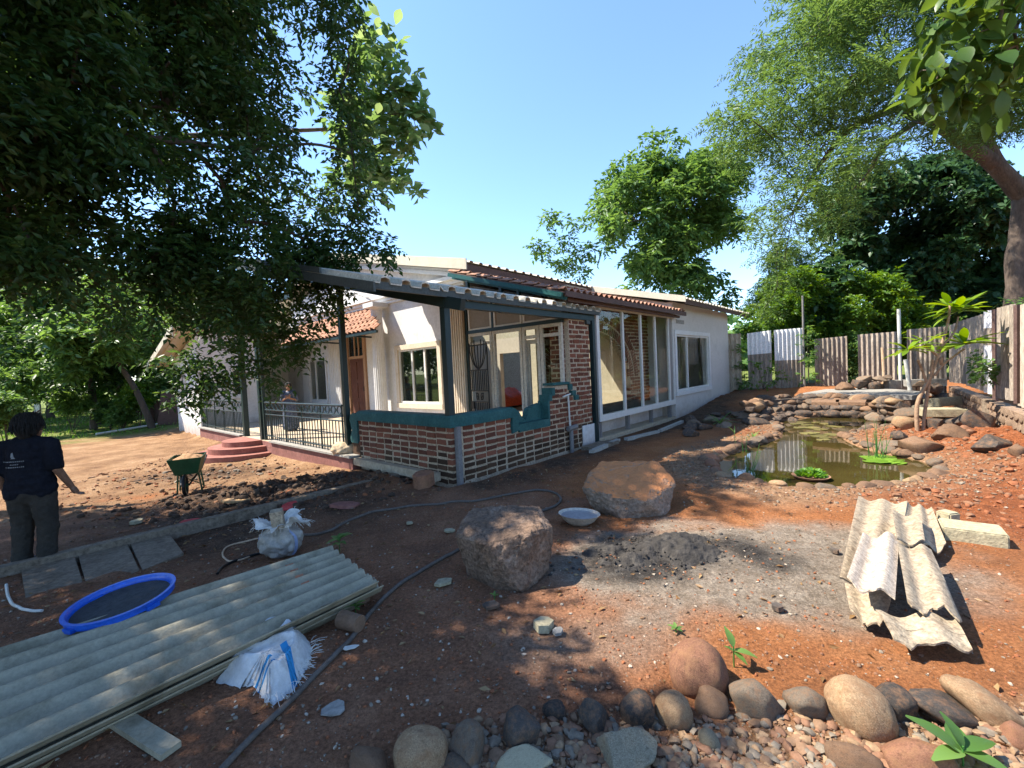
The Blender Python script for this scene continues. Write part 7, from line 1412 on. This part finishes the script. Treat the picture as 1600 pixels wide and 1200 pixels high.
for k in range(700):
    a=rh.uniform(0,2*pi); e=rh.uniform(-.1,1.2); d=V_((math.cos(a)*math.cos(e),math.sin(a)*math.cos(e),math.sin(e)))
    if d.dot(fwm)>.55 and e<.5: continue
    c=Hm+V_((0,0,.035))-fwm*.022; p=c+d*.108; dn=(V_((d.x,d.y,0))*.08+V_((0,0,-1))+V_((rh.gauss(0,.14),rh.gauss(0,.14),0))).normalized(); q=p+d*.012+dn*rh.uniform(.04,.10); r_=q+dn*rh.uniform(.02,.05)-V_((d.x,d.y,0))*.015; mb.tube([p-d*.01,p+d*.012,q,r_],[.003,.003,.0026,.001],4)
tag(mb.obj('hair_strands',m_hair,man),kind='stuff')
face(None,Hm,fwm,m_skin,man)
for x,y in ((-.105,.03),(.125,-.01)): blob('shoe',[((x,y-.07,.04),(x,y+.13,.032),.048,.042)],m_shoe,man,.01,4)
m_print=M('white_shirt_print',(.16,.17,.18),(.19,.2,.21),rough=.8,bump=0)
def back_y(x,z): 
    o=[c for c in man.children if c.name.startswith('shirt')][0]; best=None
    for v in o.data.vertices:
        if v.co.y<0:
            d=(v.co.x-x)**2+(v.co.z-z)**2
            if best is None or d<best[0]: best=(d,v.co.y)
    return best[1]-.004
mb=MB()
for k,(dx,z,w,h) in enumerate(((-.06,1.185,.026,.05),(-.052,1.155,.034,.02))):
    y=back_y(dx,z); mb.add([(dx-w/2,y,z-h/2),(dx+w/2,y,z-h/2),(dx+w/3,y,z),(dx+w/5,y,z+h/2),(dx-w/4,y,z+h/3)],[(0,1,2,3,4)])
mb.obj('shirt_emblem',m_print,man)
mb=MB()
for r,(z,x0,x1) in enumerate(((1.115,-.15,.03),(1.085,-.08,-.02),(1.058,-.13,.02))):
    x=x0
    while x<x1:
        w=rs.uniform(.006,.011); y=back_y(x,z)-.001; mb.add([(x,y,z-.004),(x+w,y,z-.004),(x+w,y,z+.004+rs.uniform(0,.004)),(x,y,z+.004)],[(0,1,2,3)]); x+=w+.006
tag(mb.obj('shirt_print',m_print,man),kind='stuff')
# woman on the veranda
m_dress=M('patterned_dress',(.035,.048,.085),(.075,.092,.135),(.15,.17,.22),scale=26,rough=.9,bump=.15,pos=(.42,.52,.66)); m_skin2=M('warm_skin',(.22,.11,.065),(.26,.135,.085),scale=6,rough=.55,bump=.05)
wg=Vector(onz(455,673,.15)); wom=thing('person','person in long blue patterned dress standing with hands together on the veranda','person',wg,rad(172)); Hw=V_((0,.02,1.36)); fww=V_((.1,.99,0)).normalized(); wg_yaw=math.atan2(-wg.x,wg.y)
wom.rotation_euler=(0,0,wg_yaw+pi+rad(-6)); k9=.98
armR=[((.145,0,1.16),(.195,-.02,.93),.045,.036),((.195,-.02,.93),(.04,.18,1.02),.035,.026)]; armL=[((-.145,0,1.16),(-.195,-.02,.93),.045,.036),((-.195,-.02,.93),(-.04,.17,1.0),.035,.026)]
blob('body',[((-.08,0,.75),(-.08,0,.42),.08,.055),((-.08,0,.42),(-.08,-.01,.07),.052,.036),((.08,0,.75),(.08,0,.42),.08,.055),((.08,0,.42),(.08,-.01,.07),.052,.036),((-.08,-.02,.035),(-.085,.12,.028),.035,.03),((.08,-.02,.035),(.085,.12,.028),.035,.03),((0,0,.78),(0,0,1.13),.12,.11,1.15,.8),((-.1,0,1.16),(.1,0,1.16),.055,.055),((0,0,1.16),(0,.01,1.27),.05,.043)]+armR+armL+headsegs(Hw,fww,.95)+hand((.04,.18,1.02),(-.6,.2,.45),(0,0,1),.9,.5)+hand((-.04,.17,1.0),(.6,.2,.45),(0,0,1),.9,.5),m_skin2,wom,.0085,3)
blob('dress',[((0,0,1.1),(0,0,.86),.14,.135,1.15,.85),((-.11,0,1.165),(.11,0,1.165),.066,.066),((0,0,.86),(0,0,.16),.15,.20,1.2,.95),((.145,0,1.17),(.195,-.02,.95),.066,.062),((-.145,0,1.17),(-.195,-.02,.95),.066,.062)],m_dress,wom,.013,5,.012,3)
blob('hair',[(Hw+V_((0,0,.035))-fww*.02,Hw+V_((0,0,.03))-fww*.02,.104,.104),(Hw-fww*.08-V_((0,0,.03)),Hw-fww*.085-V_((0,0,.03)),.05,.05)],m_hair,wom,.009,3,.005,7); face(None,Hw,fww,m_skin2,wom)
# worker far off in a hat
fgp=AT(60,652,22.5); fg=V_((fgp.x,fgp.y,float(gz(fgp.x,fgp.y)))); wk=thing('person','distant person in white shirt and straw hat beyond the man in black','person',fg,rad(160)); Hk=V_((0,.02,1.5)); fk=V_((0,1,0)); m_wshirt=M('white_shirt',(.6,.58,.55),(.66,.64,.6),rough=.9,bump=.1); m_straw=M('straw_hat',(.42,.32,.16),(.5,.4,.22),rough=.9,bump=.2)
blob('body',[((-.09,0,.82),(-.1,0,.45),.08,.06),((-.1,0,.45),(-.1,0,.06),.055,.04),((.09,0,.82),(.1,0,.45),.08,.06),((.1,0,.45),(.1,0,.06),.055,.04),((-.1,-.02,.04),(-.1,.12,.03),.036,.03),((.1,-.02,.04),(.1,.12,.03),.036,.03),((0,0,.85),(0,0,1.25),.13,.12,1.15,.8),((-.12,0,1.28),(.12,0,1.28),.06,.06),((0,0,1.28),(0,0,1.4),.05,.045),((.17,0,1.27),(.22,.02,1.02),.05,.04),((.22,.02,1.02),(.2,.16,.85),.038,.03),((-.17,0,1.27),(-.22,.02,1.02),.05,.04),((-.22,.02,1.02),(-.2,.16,.85),.038,.03)]+headsegs(Hk,fk)+hand((.2,.16,.85),(0,.5,-.8),(-1,0,0))+hand((-.2,.16,.85),(0,.5,-.8),(1,0,0)),m_skin,wk,.010,3)
blob('shirt',[((0,0,.86),(0,0,1.22),.15,.15,1.2,.85),((-.13,0,1.29),(.13,0,1.29),.075,.075),((.17,0,1.28),(.215,.01,1.05),.07,.065),((-.17,0,1.28),(-.215,.01,1.05),.07,.065)],m_wshirt,wk,.014,4,.006); blob('trousers',[((0,0,.8),(0,0,.9),.14,.14,1.15,.85),((-.09,0,.82),(-.1,0,.1),.10,.075),((.09,0,.82),(.1,0,.1),.10,.075)],m_trou,wk,.014,4)
mb=MB(); mb.lathe([(.21,1.55),(.215,1.56),(.12,1.575),(.11,1.64),(.05,1.67),(.001,1.672)],(0,.01,0),seg=24); mb.obj('hat',m_straw,wk,smooth=40); face(None,Hk,fk,m_skin,wk)
